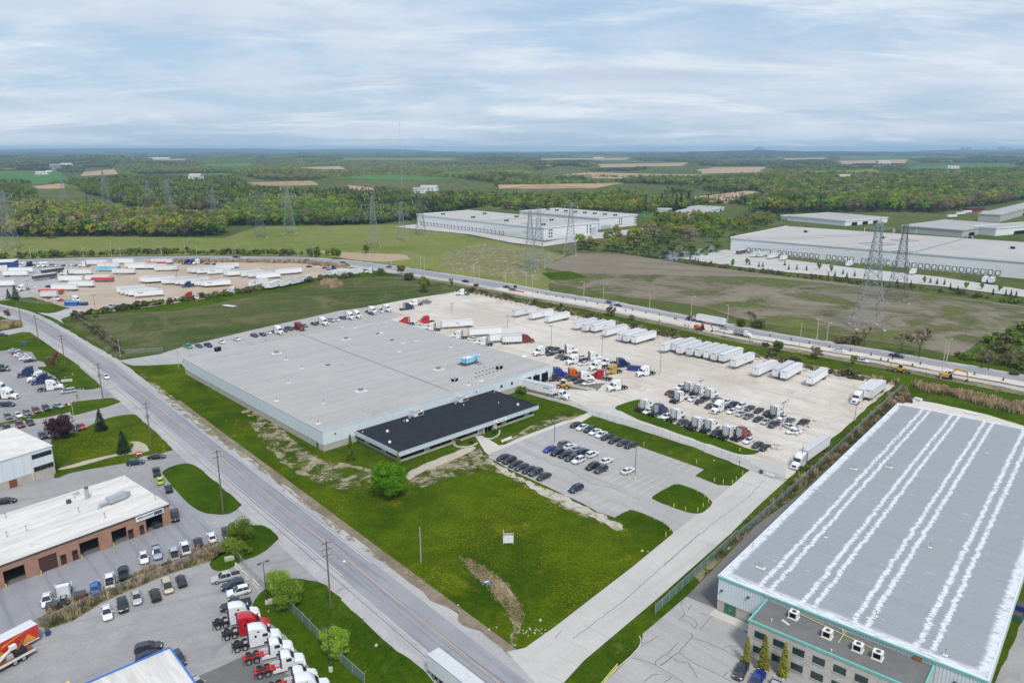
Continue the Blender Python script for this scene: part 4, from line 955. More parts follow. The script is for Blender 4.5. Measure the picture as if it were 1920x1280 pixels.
mask = t.math('MULTIPLY', mask, t.rng(t.noise(t.mapping(q, (0.6, 2.5, 1)), 0.7, 6, 0.75), 0.36, 0.52, 0.12, 1.0))
lapl = t.math('LESS_THAN', t.math('FRACT', t.math('MULTIPLY', sx[1], 1 / 0.8)), 0.16)
base_ = t.mix(t.noise(t.mapping(q, (0.05, 0.9, 1)), 1.0, 6, 0.65, 0.2), (0.245, 0.257, 0.276), (0.330, 0.342, 0.362))
base_ = t.mix(t.math('MULTIPLY', lapl, 0.07), base_, (0.17, 0.175, 0.185))
t.fin(t.mix(mask, base_, (0.66, 0.67, 0.70)), 0.55, 0.35)
part(rb, 'core', MB().box(0.15, RW - 0.15, 0.15, RD - 0.15, 0, RH - 0.25, 'block_beige'))
nst = round(RD / 0.8); sw = RD / nst
prof = [(0.0, -0.10), (0.0, 0.02), (0.08, 0.02), (0.16, 0.0), (sw - 0.012, 0.0), (sw - 0.012, -0.10)]
sm_ = MB().loft([[(x_, y_, z_) for y_, z_ in prof] for x_ in (0.0, RW)], 'coated_sheet').mesh('roof_panel')
for k in range(nst): part(rb, 'roof_panel', sm_, (0, k * sw, RH - 0.1))
wall_pieces(rb, 'base_wall', RW, RD, 0, 2.4, 'block_beige', 6.0, gap=0.03)
nrib = {'F': RW, 'L': RD, 'R': RD, 'B': RW}
def ribbed(L, z0, z1, step=0.5):
    mb = MB(); n = int(L / step); w = L / n
    for k in range(n):
        x_ = k * w; mb.box(x_, x_ + w * .62, -.12, 0.1, z0, z1, 'wall_pale').box(x_ + w * .62, x_ + w, -.06, 0.1, z0, z1, 'wall_pale')
    return mb.mesh('cladding')
for s_, L in nrib.items():
    n = max(1, round(L / 7.2)); w = L / n; me = ribbed(w, 2.4, RH - 0.35)
    for k in range(n):
        if s_ == 'F': part(rb, 'cladding', me, (k * w, 0, 0))
        elif s_ == 'L': part(rb, 'cladding', me, (0, RD - k * w, 0), -pi / 2)
        elif s_ == 'R': part(rb, 'cladding', me, (RW, k * w, 0), pi / 2)
        else: part(rb, 'cladding', me, (RW - k * w, RD, 0), pi)
for b in ((-.3, RW + .3, -.3, -.02), (-.3, RW + .3, RD + .02, RD + .3), (-.3, -.02, -.02, RD + .02), (RW + .02, RW + .3, -.02, RD + .02)):
    part(rb, 'eaves_trim', MB().box(*b, RH - .42, RH - .05, 'green_trim' if b[3] < RD else 'wall_pale'))
for x_ in (1.6, 6.6):
    d_ = part(rb, 'door', MB().box(x_, x_ + 2.2, -.16, -.02, 0.1, 2.3, 'green_door')); part(d_, 'handle', MB().box(x_ + 1.0, x_ + 1.2, -.2, -.16, 1.0, 1.3, 'steel'))
for x_, z_ in ((.8, 4.6), (6.0, 5.4), (RW - 4, 5.0)): part(rb, 'wall_lamp', MB().box(x_ - .2, x_ + .2, -.5, -.12, z_, z_ + .3, 'dark_steel'))
part(rb, 'ramp', MB().box(-.3, 8.8, -2.6, -.2, 0.05, .16, 'sidewalk'))
def onrib(r, x, y): return to_local(pt(r, x, y, RH), ro, rang)
for q in ((17, 42, 95), (17, 548, 25), (17, 1268, 95), (17, 893, 570), (17, 1375, 840), (8, 983, 800), (8, 938, 1085), (8, 1240, 1065), (8, 975, 1050), (8, 800, 1230), (8, 1640, 1155)):
    stub(rb, *onrib(*q), RH, 1.0, 0.07, 0.35)
for q in ((17, 98, 235), (8, 905, 1262), (8, 640, 1275)):
    x, y = onrib(*q); part(rb, 'exhaust_stack', MB().tube((-.3, 0, 0), (-.3, 0, 1.3), .2, .2, 8, 'galv').tube((.35, 0, 0), (.35, 0, 1.2), .2, .2, 8, 'galv').box(-.9, .9, -.6, .6, 0, .1, 'roof_white'), (x, y, RH))
part(rb, 'skylight', MB().box(-1.6, 1.6, -.8, .8, 0, .4, 'roof_white'), (*onrib(33, 1210, 965), RH))

AH = 6.9
ao = at(*ph(16, 1665, 735), AH); ao.z = 0; ar = at(*ph(17, 1000, 1030), AH)
AD = (at(*ph(16, 1850, 540), AH) - at(*ph(16, 1665, 735), AH)).length
AWd = 27.5; AD = to_local(Vector((ao.x, ao.y, 0)), ro, rang)
axl, ayl = AD
an = thing('front_office', 'two-storey block office with green coping before the ribbed-roof building', 'office', ao, rang)
dep = -ayl - 0.45
part(an, 'wall', MB().box(0, AWd, 0, dep, 0, AH - .3, 'stone_block'))
part(an, 'roof', MB().box(0.2, AWd - .2, 0.2, dep, AH - .3, AH - .2, 'asphalt_dark'))
for b in ((-.12, AWd + .12, -.12, .22), (-.12, .22, .22, dep), (AWd - .22, AWd + .12, .22, dep)): part(an, 'coping', MB().box(*b, AH - .35, AH + .05, 'green_trim'))
for row, z0 in ((0, 4.0), (1, 1.0)):
    for k in range(8):
        x0 = 1.2 + k * 3.35
        w_ = part(an, 'window', MB().box(x0, x0 + 2.0, -.04, .02, z0, z0 + 1.35, 'dark_steel'))
        part(w_, 'pane', MB().box(x0 + .08, x0 + .96, -.07, -.041, z0 + .08, z0 + 1.27, 'window_green')); part(w_, 'pane', MB().box(x0 + 1.04, x0 + 1.92, -.07, -.041, z0 + .08, z0 + 1.27, 'window_green'))
        part(w_, 'sill', MB().box(x0 - .1, x0 + 2.1, -.12, 0, z0 - .12, z0 - .002, 'stone_block'))
def onan(x, y, r=17): return to_local(pt(r, x, y, AH - .2), Vector((ao.x, ao.y, 0)), rang)
acp = []
for q in ((325, 580), (557, 712), (768, 805), (905, 860)):
    x, y = onan(*q); acp.append((x, y)); ac_unit(an, x, y, AH - .2, 1.5, 1.4, 1.3)
part(an, 'gas_pipe', MB().tube((acp[0][0], acp[0][1] + 1.6, .2), (acp[3][0], acp[3][1] + 1.6, .2), .06, .06, 6, 'bollard_yellow').tube((acp[1][0] + 2, dep - .1, .2), (acp[1][0] + 2, acp[1][1] - .8, .2), .06, .06, 6, 'bollard_yellow'), (0, 0, AH - .2))
for q in ((172, 605), (585, 815), (665, 680)): part(an, 'vent_pipe', MB().tube((0, 0, 0), (0, 0, .5), .12, .12, 8, 'hvac_white'), (*onan(*q), AH - .2))
part(an, 'roof_hatch', MB().box(-.6, .6, -.35, .35, 0, .3, 'rust'), (*onan(1180, 870), AH - .2)); part(an, 'plank', MB().box(-.8, .8, -.2, .2, 0, .12, 'roof_white'), (*onan(268, 615), AH - .2), -.4)
part(an, 'ladder', MB().tube((2.2, dep - .1, 0), (2.2, dep - .1, 1.4), .04, .04, 5, 'galv').tube((2.8, dep - .1, 0), (2.8, dep - .1, 1.4), .04, .04, 5, 'galv').tube((2.2, dep - .1, .9), (2.8, dep - .1, .9), .03, .03, 5, 'galv'), (-2.6, 0, AH - .2))

# brick garage ---------------------------------------------------------------
BH = 5.2
bo, bang, BW, BD = fit((317, 944.5), (235.5, 890), (0, 1059.5), BH)       # front runs from the right corner towards the left
bw = (at(0, 1059.5, BH) - at(317, 944.5, BH)).length + 14
fr = bearing(at(317, 944.5, BH), at(0, 1059.5, BH))
br = thing('brick_garage', 'long brick garage with open bay doors and white roof', 'garage', bo, fr + pi)   # local +x back towards the right corner
BD = (at(235.5, 890, BH) - at(317, 944.5, BH)).length
def bx_(r, x, y, z=0.0): return to_local(pt(r, x, y, z), bo, fr + pi)[0]
side = to_local(at(235.5, 890, BH), bo, fr + pi)[1]; sg_ = 1 if side > 0 else -1
ops = []
for a, b, ya, yb, kind in ((1600, 1780, 805, 735, 'open'), (1215, 1385, 935, 880, 'open'), (870, 1088, 1070, 1000, 'open'), (440, 636, 1250, 1175, 'shut'), (60, 292, 1230 + 170, 1150 + 160, 'open')):
    ops.append((bx_(11, a, ya), bx_(11, b, yb), kind))
drs = [(bx_(11, 1522, 830), bx_(11, 1580, 815)), (bx_(11, 1405, 885), bx_(11, 1465, 860)), (bx_(11, 785, 1105), bx_(11, 855, 1085)), (bx_(11, 660, 1155), bx_(11, 730, 1135))]
cuts = sorted([(a, b, 3.6, k) for a, b, k in ops] + [(a, b, 2.5, 'door') for a, b in drs])
xl = -bw; y_in = 0.35 * sg_
def yb(a, b): return (min(a, b), max(a, b))
wallm = MB()
for a, b, h_, k in cuts + [(0.0, 0.0, 0, 'end')]:
    if a > xl: part(br, 'wall', MB().box(xl, a, *yb(0, y_in), 0, BH - .15, 'brick_wall'))
    if k != 'end':
        part(br, 'lintel', MB().box(a, b, *yb(0, y_in), h_, BH - .15, 'brick_wall'))
        if k == 'door':
            d_ = part(br, 'door', MB().box(a, b, *yb(.18 * sg_, .3 * sg_), 0, h_, 'door_brown')); part(d_, 'light', MB().box(a + .2, b - .2, *yb(.14 * sg_, .178 * sg_), 1.5, 2.2, 'window_black'))
        elif k == 'shut': part(br, 'bay_door', MB().box(a, b, *yb(.2 * sg_, .3 * sg_), 0, h_, 'door_brown'))
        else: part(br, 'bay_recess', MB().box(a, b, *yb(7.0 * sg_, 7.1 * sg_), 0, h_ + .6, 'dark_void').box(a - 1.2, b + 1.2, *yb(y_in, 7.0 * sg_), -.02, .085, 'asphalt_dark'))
    xl = max(xl, b)
part(br, 'wall', MB().box(-.35, 0, *yb(y_in, BD * sg_), 0, BH - .15, 'brick_wall')); part(br, 'wall', MB().box(-bw, -.35, *yb((BD - .35) * sg_, BD * sg_), 0, BH - .15, 'brick_wall')); part(br, 'wall', MB().box(-bw, -bw + .35, *yb(y_in, (BD - .35) * sg_), 0, BH - .15, 'brick_wall'))
t = NT('dirty_white_roof'); p_ = t.objc(); n1 = t.noise(t.mapping(p_, (.15, 1.2, 1)), .5, 6, .65, .4); n2 = t.noise(p_, .35, 6, .7, .8)
t.fin(t.mix(t.rng(n2, .62, .74), t.mix(t.rng(n1, .35, .65), (.52, .49, .455), (.66, .64, .615)), (.30, .27, .24)), .8, .15)
part(br, 'roof', MB().box(-bw - .1, .1, *yb(-.1 * sg_, (BD + .1) * sg_), BH - .15, BH, 'dirty_white_roof'))
part(br, 'coping', MB().box(-bw - .15, .15, *yb(-.16 * sg_, -.1 * sg_), BH - .3, BH + .05, 'dark_steel'))
a, b = bx_(11, 1525, 700, 4.2), bx_(11, 1825, 590, 4.2)
sgn = part(br, 'sign', MB().box(a, b, *yb(-.3 * sg_, 0), 3.75, 4.95, 'lamp_white'))
m_ = MB(); L_ = b - a; random.seed(5); x_ = a + .3
for k in range(13):
    w_ = random.uniform(.16, .30); m_.box(x_, x_ + w_, *yb(-.33 * sg_, -.301 * sg_), 4.35, 4.35 + random.choice((.26, .34, .38)), 'mark_blue'); x_ += w_ + .05
for k in range(22): m_.box(a + .5 + k * .17, a + .6 + k * .17, *yb(-.33 * sg_, -.301 * sg_), 3.98, 4.1, 'mark_teal')
part(sgn, 'lettering', m_); part(sgn, 'panel', MB().box(b - L_ * .36, b - .25, *yb(-.33 * sg_, -.301 * sg_), 3.95, 4.8, 'mark_blue'))
def onbr(x, y): return to_local(pt(11, x, y, BH), bo, fr + pi)
for q in ((65, 650), (290, 790), (78, 855), (862, 590), (815, 435), (1695, 450), (1330, 200), (1145, 650)): stub(br, *onbr(*q), BH, 1.3, .09, .2)
x, y = onbr(752, 480); part(br, 'exhaust_fan', MB().tube((0, 0, 0), (0, 0, .8), .55, .55, 12, 'dark_steel'), (x, y, BH))
x, y = onbr(845, 385); part(br, 'exhaust_fan', MB().tube((0, 0, 0), (0, 0, .7), .5, .35, 12, 'galv'), (x, y, BH))
x, y = onbr(955, 430); part(br, 'flue', MB().tube((0, 0, 0), (0, 0, 2.6), .5, .45, 12, 'galv').tube((0, 0, 2.6), (.2, .2, 3.0), .45, .4, 12, 'dark_steel'), (x, y, BH))
x, y = onbr(1260, 470); part(br, 'duct', MB().box(-1.8, 2.4, -.8, .8, .4, 1.8, 'galv').loft([[(2.4, -.8, .4), (2.4, .8, .4), (2.4, .8, 1.8), (2.4, -.8, 1.8)], [(3.8, -.2, .6), (3.8, .2, .6), (3.8, .2, 1.2), (3.8, -.2, 1.2)]], 'galv').tube((-1.8, 0, 1.0), (-3.6, 0, .8), .35, .35, 10, 'galv').tube((-3.6, 0, .8), (-4.0, 0, 0), .35, .35, 10, 'galv'), (x, y, BH), .15)
for a, b, k in ops[1:]:
    part(br, 'bollard', MB().tube((a + .0, -.5 * sg_, 0), (a, -.5 * sg_, 1.1), .09, .09, 8, 'bollard_yellow'))

# pale building with white roof (far left) ------------------------------------
PH_ = 8.3
po, pang, PW, PD = fit((96, 835), (47.5, 796), (0, 864), PH_)
pfr = bearing(at(96, 835, PH_), at(0, 864, PH_)); PD = (at(47.5, 796, PH_) - at(96, 835, PH_)).length
pb = thing('metal_shed', 'pale blue metal building with white roof beside the lawn', 'building', po, pfr + pi)
ps = to_local(at(47.5, 796, PH_), po, pfr + pi)[1]; pg = 1 if ps > 0 else -1
part(pb, 'base_wall', MB().box(-40, 0, *yb(0, PD * pg), 0, 2.3, 'block_beige'))
for k in range(16): part(pb, 'wall_panel', MB().box(-2.5 * k - 2.46, -2.5 * k, *yb(-.08 * pg, PD * pg * .5), 2.3, PH_ - .12, 'wall_pale'))
part(pb, 'wall_panel', MB().box(-40, .06, *yb(PD * pg * .5, (PD + .08) * pg), 2.3, PH_ - .12, 'wall_pale'))
part(pb, 'roof', MB().box(-40.2, .25, *yb(-.25 * pg, (PD + .25) * pg), PH_ - .12, PH_ + .08, 'roof_white'))
for z0 in (2.4, 6.0): 
    w_ = part(pb, 'window', MB().box(-5.2, -.2, *yb(-.13 * pg, -.081 * pg), z0, z0 + 1.3, 'dark_steel'))
    for k in range(3): part(w_, 'pane', MB().box(-5.1 + k * 1.65, -3.6 + k * 1.65, *yb(-.16 * pg, -.131 * pg), z0 + .08, z0 + 1.22, 'window_black'))
part(pb, 'door', MB().box(-11.4, -9.6, *yb(-.1 * pg, 0), 0, 2.2, 'rust')); part(pb, 'downpipe', MB().box(-5.8, -5.6, *yb(-.25 * pg, -.09 * pg), 0, PH_ - .3, 'hvac_white'))

# blue-trimmed building at the bottom ------------------------------------------
UH = 5.0
uo = at(317, 1215, UH); uo.z = 0
ua = bearing(at(317, 1215, UH), at(173, 1278, UH)); ub = bearing(at(317, 1215, UH), at(363, 1280, UH))
un = thing('blue_trim_building', 'white-roofed building with blue parapet at the bottom edge', 'building', uo, ub)
us = 1 if math.sin(ua - ub) > 0 else -1
part(un, 'wall', MB().box(0, 22, *yb(0, 30 * us), 0, UH - .3, 'wall_pale')); part(un, 'roof', MB().box(-.05, 22, *yb(-.05 * us, 30 * us), UH - .3, UH - .1, 'dirty_white_roof'))
for b in ((-.3, -.05, *yb(-.3 * us, 30 * us)), (-.05, 22, *yb(-.3 * us, -.05 * us))): part(un, 'parapet', MB().box(*b, UH - .9, UH + .12, 'hvac_blue' if 0 else 'paint bright blue'))
part(un, 'canopy_post', MB().box(-6.2, -5.6, *yb(14 * us, 14.6 * us), 0.0, 2.6, 'bollard_yellow'))

# far white warehouses -----------------------------------------------------------
def big_box(name, label, c, l, r, h, wallm, roofm, docks=None, cat='warehouse', depth=None, panel=24.0):
    o, a, w, d = fit(c, l, r, h)
    if depth: d = depth
    b = thing(name, label, cat, o, a)
    n = max(1, round(w / panel)); 
    part(b, 'wall', MB().box(0, w, 0, d, 0, h - .2, wallm)); part(b, 'roof', MB().box(-.3, w + .3, -.3, d + .3, h - .2, h, roofm))
    for s_ in (-.6, d + .3): part(b, 'parapet', MB().box(-.6, w + .6, s_, s_ + .3, h - .8, h + .5, wallm))
    for s_ in (-.6, w + .3): part(b, 'parapet', MB().box(s_, s_ + .3, -.3, d + .3, h - .8, h + .5, wallm))
    return b, o, a, w, d
def dock_row(b, n, x0, step, h=3.4, skip=(), side='F', d=0):
    me = MB().box(-1.4, 1.4, -.5, 0, 0.9, h + .9, 'rubber').mesh('dock_seal'); mp = MB().box(-1.05, 1.05, -.54, -.505, 1.1, h + .5, 'lamp_white').mesh('dock_door')
    for k in range(n):
        if k in skip: continue
        q = (x0 + k * step, -.05, 0) if side == 'F' else (-.05, d - x0 - k * step, 0)
        s_ = part(b, 'dock_seal', me, q, 0 if side == 'F' else -pi / 2); part(s_, 'dock_door', mp)
w3, o3, a3, W3, D3 = big_box('warehouse', 'very long white warehouse with a row of dock doors at right', (1371, 445), (1477, 424), (1920, 490), 12.0, 'white_wall', 'pale_roof')
bigW = W3 + 150
for c_ in list(w3.children):
    bpy.data.objects.remove(c_)
for nm, b in (('wall', (0, bigW, 0, D3, 0, 11.8, 'white_wall')), ('roof', (-.3, bigW, -.3, D3, 11.8, 12.0, 'pale_roof')), ('parapet', (-.6, bigW, -.6, -.3, 11.2, 12.5, 'white_wall')), ('parapet', (-.6, -.3, -.3, D3, 11.2, 12.5, 'white_wall'))):
    part(w3, nm, MB().box(*b))
dx_ = lambda x, y: to_local(pt(4, x, y, 0), o3, a3)[0]
xa, xb = dx_(275, 905), dx_(1890, 1068)
dock_row(w3, 42, to_local(pt(3, 1750, 862), o3, a3)[0], (xb - xa) / 33.0, skip=(5, 14, 20, 27))
for q in ((4, 285, 705), (4, 860, 750), (4, 1515, 750), (4, 1835, 828), (4, 1680, 755)):
    x, y = to_local(pt(*q, 12), o3, a3)
    if 0 < x < bigW and 0 < y < D3: ac_unit(w3, x, y, 12, 4, 3, 2.2, 0, 'galv')
part(w3, 'roof_seam', strip_mesh(Vector((*to_local(pt(4, 1100, 850, 12), o3, a3), 0)), Vector((*to_local(pt(4, 1470, 750, 12), o3, a3), 0)), 1.0, 12.03, 'tire_dark'))
sheet('dock_apron', [(1275, 485), (1365, 468), (1440, 483), (1600, 503), (1760, 520), (1990, 555), (1990, 575), (1920, 558), (1760, 537), (1440, 508), (1360, 498)], 0.45, 'concrete', 'pale concrete apron before the long warehouse')
w1, o1, a1, W1, D1 = big_box('warehouse', 'white warehouse block in the distance with stepped dock corner', (1020, 427), (790, 401), (1112, 416), 12.5, 'white_wall', 'pale_roof')
dock_row(w1, 24, 8, 6.2, side='L', d=D1)
for k in range(7): ac_unit(w1, W1 * .2 + (k % 2) * W1 * .5, D1 * (.08 + .13 * k), 12.5, 4, 3, 2.2, 0, 'galv')
for lx in (.08, .12, .78, .84): 
    for z0 in (3, 6, 9): part(w1, 'window', MB().box(W1 * lx, W1 * lx + 1.6, -.66, -.6, z0, z0 + 1.4, 'window_black'))
part(w1, 'loading_recess', MB().box(W1 * .86, W1 * .97, -.7, -.61, 0, 8, 'wall_trim'))
w2, o2_, a2, W2, D2 = big_box('warehouse', 'second white warehouse behind the stepped one with roof units', (1124, 409), (960, 397), (1211, 404), 12.5, 'white_wall', 'pale_roof')
for k in range(8): ac_unit(w2, W2 * .5, D2 * (.04 + .12 * k), 12.5, 4, 3, 2.2, 0, 'galv')
for lx in (.5, .56, .93, .97):
    for z0 in (3, 6, 9): part(w2, 'window', MB().box(W2 * lx, W2 * lx + 1.6, -.66, -.6, z0, z0 + 1.4, 'window_black'))
part(w2, 'loading_recess', MB().box(W2 * .05, W2 * .3, -.7, -.61, 0, 4, 'wall_trim'))
sheet('dock_apron', [(740, 426), (790, 420), (1022, 455), (1115, 437), (1215, 428), (1240, 432), (1130, 447), (1020, 463), (960, 456), (880, 440)], 0.47, 'concrete', 'pale concrete lane around the white warehouses')
for nm, lab, c, l, r, h, wm, rm in (
    ('factory_building', 'low pale green building beside the spruce row', (1318, 398), (1267, 396), (1350, 391), 6, 'wall_pale', 'grey_roof'),
    ('factory_building', 'low grey-roofed building behind the pale green one', (1335, 391), (1292, 388), (1352, 388), 6, 'wall_pale', 'grey_roof'),
    ('barn', 'small white barn left of the pale green building', (1252, 393), (1232, 392), (1256, 391), 4, 'white_wall', 'grey_roof'),
    ('repair_shop', 'grey-roofed repair shop behind the long warehouse', (1585, 414), (1507, 403), (1625, 405), 6, 'white_wall', 'grey_roof'),
    ('shed', 'small white shed left of the repair shop', (1492, 407), (1474, 404), (1497, 405), 4, 'white_wall', 'wall_trim'),
    ('factory_building', 'grey flat-roofed factory behind the pylons at right', (1805, 432), (1702, 422), (1860, 418), 7, 'grey_wall', 'grey_roof'),
    ('factory_building', 'large grey-roofed factory at the right edge', (1876, 403), (1860, 400), (2040, 352), 9, 'grey_wall', 'grey_roof'),
    ('factory_building', 'pale flat building at the right edge beyond the long warehouse', (1868, 428), (1858, 424), (2040, 408), 8, 'white_wall', 'grey_roof')):
    bb, *_r = big_box(nm, lab, c, l, r, h, wm, rm, cat='building')
    for k in range(3): part(bb, 'bay_door', MB().box(_r[2] * (.15 + .25 * k), _r[2] * (.27 + .25 * k), -.66, -.6, 0, 3.6, 'dark_void'))
def house(px, py, w, d, h, lab, wm='white_wall', rm='grey_roof', rz=0.3, cat='house'):
    zf = 0.0 if py > 355 else 16.0 if py > 305 else 0.0
    w, d, h = (w * .7, d * .7, h * .65) if py < 350 else (w, d, h)
    b = thing('farmhouse', lab, cat, at(px, py, zf), rz)
    part(b, 'wall', MB().box(-w / 2, w / 2, -d / 2, d / 2, -zf, h, wm))
    part(b, 'roof', MB().loft([[(x_, -d / 2 - .6, h), (x_, 0, h + d * .32), (x_, d / 2 + .6, h)] for x_ in (-w / 2 - .6, w / 2 + .6)], rm))
    for k in range(3): part(b, 'window', MB().box(-w * .35 + k * w * .28, -w * .25 + k * w * .28, -d / 2 - .08, -d / 2 - .01, h * .35, h * .7, 'window_black'))
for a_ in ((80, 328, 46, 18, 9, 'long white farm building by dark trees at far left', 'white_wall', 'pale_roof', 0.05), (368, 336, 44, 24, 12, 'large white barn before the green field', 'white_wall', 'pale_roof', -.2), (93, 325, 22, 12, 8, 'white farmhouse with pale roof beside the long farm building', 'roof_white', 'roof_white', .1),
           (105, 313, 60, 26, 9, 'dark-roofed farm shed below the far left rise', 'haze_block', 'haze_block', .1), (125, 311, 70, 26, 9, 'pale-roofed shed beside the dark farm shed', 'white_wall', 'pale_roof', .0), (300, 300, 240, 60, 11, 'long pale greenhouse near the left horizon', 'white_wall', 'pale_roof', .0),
           (575, 299, 110, 50, 10, 'pale farm roof in the far middle woods', 'white_wall', 'pale_roof', .0), (980, 379, 17, 11, 7, 'white house behind the first warehouse', 'white_wall', 'roof_tile_far', .2), (805, 358, 36, 16, 7, 'low white workshop in the trees at centre', 'white_wall', 'pale_roof', -.2),
           (785, 362, 24, 14, 7, 'small white house left of the low workshop', 'white_wall', 'roof_tile_far', .4), (1122, 300, 120, 50, 16, 'white farm roof in the middle distance', 'white_wall', 'pale_roof', .1), (1786, 316, 60, 20, 9, 'white shed in the far right woods', 'white_wall', 'pale_roof', 0), (1655, 308, 90, 40, 14, 'grey farm cluster roof at far right', 'white_wall', 'grey_roof', .2), (1582, 333, 40, 16, 7, 'low white house in the right woods', 'white_wall', 'pale_roof', .1)):
    house(*a_)
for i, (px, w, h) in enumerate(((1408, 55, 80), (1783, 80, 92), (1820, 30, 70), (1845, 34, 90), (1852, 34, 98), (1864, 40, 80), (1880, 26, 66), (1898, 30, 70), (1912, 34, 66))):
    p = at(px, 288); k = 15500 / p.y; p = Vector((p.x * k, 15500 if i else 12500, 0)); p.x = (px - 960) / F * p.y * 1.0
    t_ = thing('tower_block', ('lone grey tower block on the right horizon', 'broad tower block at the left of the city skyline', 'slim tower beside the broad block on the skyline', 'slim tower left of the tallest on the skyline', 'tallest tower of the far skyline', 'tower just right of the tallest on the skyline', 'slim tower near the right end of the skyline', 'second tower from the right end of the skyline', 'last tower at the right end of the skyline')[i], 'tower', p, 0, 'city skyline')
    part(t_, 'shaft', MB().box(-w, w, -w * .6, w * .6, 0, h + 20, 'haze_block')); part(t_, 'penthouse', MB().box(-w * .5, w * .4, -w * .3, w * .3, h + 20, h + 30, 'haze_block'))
mast = thing('radio_mast', 'tall thin radio mast rising above the horizon', 'mast', at(754, 368), 0)
part(mast, 'lattice', MB().tube((0, 0, 0), (0, 0, 128), 0.30, 0.22, 4, 'galv')); part(mast, 'tip', MB().tube((0, 0, 128), (0, 0, 134), .25, .2, 4, 'lamp_red'))

# ------------------------------------------------------------------ vehicles
def ring(x, w, z0, z1, top=0.86):
    d = z1 - z0
    return [(x, -w * .88, z0), (x, -w, z0 + .35 * d), (x, -w * .97, z0 + .78 * d), (x, -w * top, z1), (x, w * top, z1), (x, w * .97, z0 + .78 * d), (x, w, z0 + .35 * d), (x, w * .88, z0)]
def wheel_mb(r, w, n=14):
    ty = MB().tube((0, -w / 2, 0), (0, w / 2, 0), r, r, n, 'rubber')
    rm = MB().tube((0, -w / 2 - .015, 0), (0, w / 2 + .015, 0), r * .62, r * .62, n, 'rim')
    return ty, rm
PROTO = {}
def proto(name, parts): PROTO[name] = parts
def car(name, body, belt, roofz, cab, wb, track, r, hw, lamps, bed=None):
    P_ = []
    b = MB().loft([ring(*s_) for s_ in body], 'PAINT')
    g = MB(); rings = []
    for x, z, w in cab:
        rings.append([(x, -hw * .90, belt - .05), (x, -w, z), (x, w, z), (x, hw * .90, belt - .05)])
    g.loft(rings, 'glass_dark')
    mid = [c for c in cab if c[1] > roofz - .16]
    rf = MB().loft([[(x, -w * 1.02, z - .03), (x, -w * .96, z + .025), (x, w * .96, z + .025), (x, w * 1.02, z - .03)] for x, z, w in mid], 'PAINT')
    for s_ in (-1, 1):                                        # pillars
        x0, x1 = mid[0], mid[-1]
        rf.bar((x0[0], s_ * x0[2], x0[1]), (cab[0][0] + .1, s_ * hw * .9, belt - .02), .07, 'PAINT').bar((x1[0], s_ * x1[2], x1[1]), (cab[-1][0] - .08, s_ * hw * .9, belt - .02), .06, 'PAINT')
        xm = (x0[0] + x1[0]) / 2 + .05; rf.bar((xm, s_ * x0[2] * 1.02, roofz - .03), (xm, s_ * hw * .92, belt - .02), .07, 'PAINT')
    P_.append(('body', b.mesh('body', 40), (0, 0, 0), 0, []))
    P_.append(('window', g.mesh('window', 30), (0, 0, 0), 0, []))
    P_.append(('roof', rf.mesh('roof', 30), (0, 0, 0), 0, []))
    if bed: P_.append(('cargo_bed', MB().box(bed[0], bed[1], -hw * .78, hw * .78, belt - .02, belt + .03, 'chassis').mesh('cargo_bed'), (0, 0, 0), 0, []))
    ty, rm = wheel_mb(r, .23); tm, rmm = ty.mesh('wheel', 40), rm.mesh('rim', 40)
    for x in (-wb / 2, wb / 2):
        for s_ in (-1, 1): P_.append(('wheel', tm, (x, s_ * track, r), 0, [('rim', rmm, (0, 0, 0), 0)]))
    hx, hz, tx, tz = lamps
    hl = MB().box(-.14, .04, -.2, .2, -.06, .07, 'lamp_white').mesh('headlight'); tl = MB().box(-.04, .10, -.2, .2, -.07, .08, 'lamp_red').mesh('taillight')
    for s_ in (-1, 1):
        P_.append(('headlight', hl, (hx, s_ * hw * .66, hz), 0, [])); P_.append(('taillight', tl, (tx, s_ * hw * .70, tz), 0, []))
    mi = MB().box(-.1, .1, -.09, .09, -.06, .07, 'PAINT').mesh('mirror')
    for s_ in (-1, 1): P_.append(('mirror', mi, (cab[-1][0] - .35, s_ * (hw + .06), belt + .08), 0, []))
    proto(name, P_)
car('sedan', [(-2.40, .70, .42, .84), (-2.28, .84, .28, 1.00), (-1.6, .91, .22, 1.02), (0, .92, .20, .97), (1.1, .91, .22, .95), (1.85, .88, .26, .86), (2.28, .80, .30, .74), (2.42, .62, .40, .62)],
    .95, 1.45, [(-1.95, 1.0, .66), (-1.1, 1.38, .60), (-.5, 1.45, .61), (.15, 1.43, .60), (1.15, .96, .70)], 2.8, .80, .33, .92, (2.22, .70, -2.34, .86))
car('suv', [(-2.30, .74, .42, 1.05), (-2.22, .88, .32, 1.16), (-1.5, .94, .26, 1.12), (0, .95, .24, 1.08), (1.05, .94, .26, 1.06), (1.8, .92, .30, 1.00), (2.2, .85, .34, .90), (2.34, .68, .44, .74)],
    1.08, 1.68, [(-2.2, 1.14, .74), (-1.75, 1.62, .64), (-1.0, 1.68, .66), (.1, 1.66, .65), (1.05, 1.08, .74)], 2.72, .82, .37, .95, (2.16, .86, -2.25, 1.0))
car('pickup', [(-2.9, .84, .48, 1.06), (-2.85, .95, .42, 1.12), (-1.0, .98, .36, 1.12), (.3, .98, .36, 1.12), (1.7, .97, .38, 1.13), (2.5, .93, .40, 1.08), (2.8, .88, .42, .96), (2.92, .74, .5, .8)],
    1.12, 1.86, [(-1.0, 1.12, .78), (-.85, 1.80, .68), (-.2, 1.86, .69), (.7, 1.84, .68), (1.45, 1.12, .78)], 3.6, .85, .42, .98, (2.75, .92, -2.84, .98), (-2.78, -1.1))
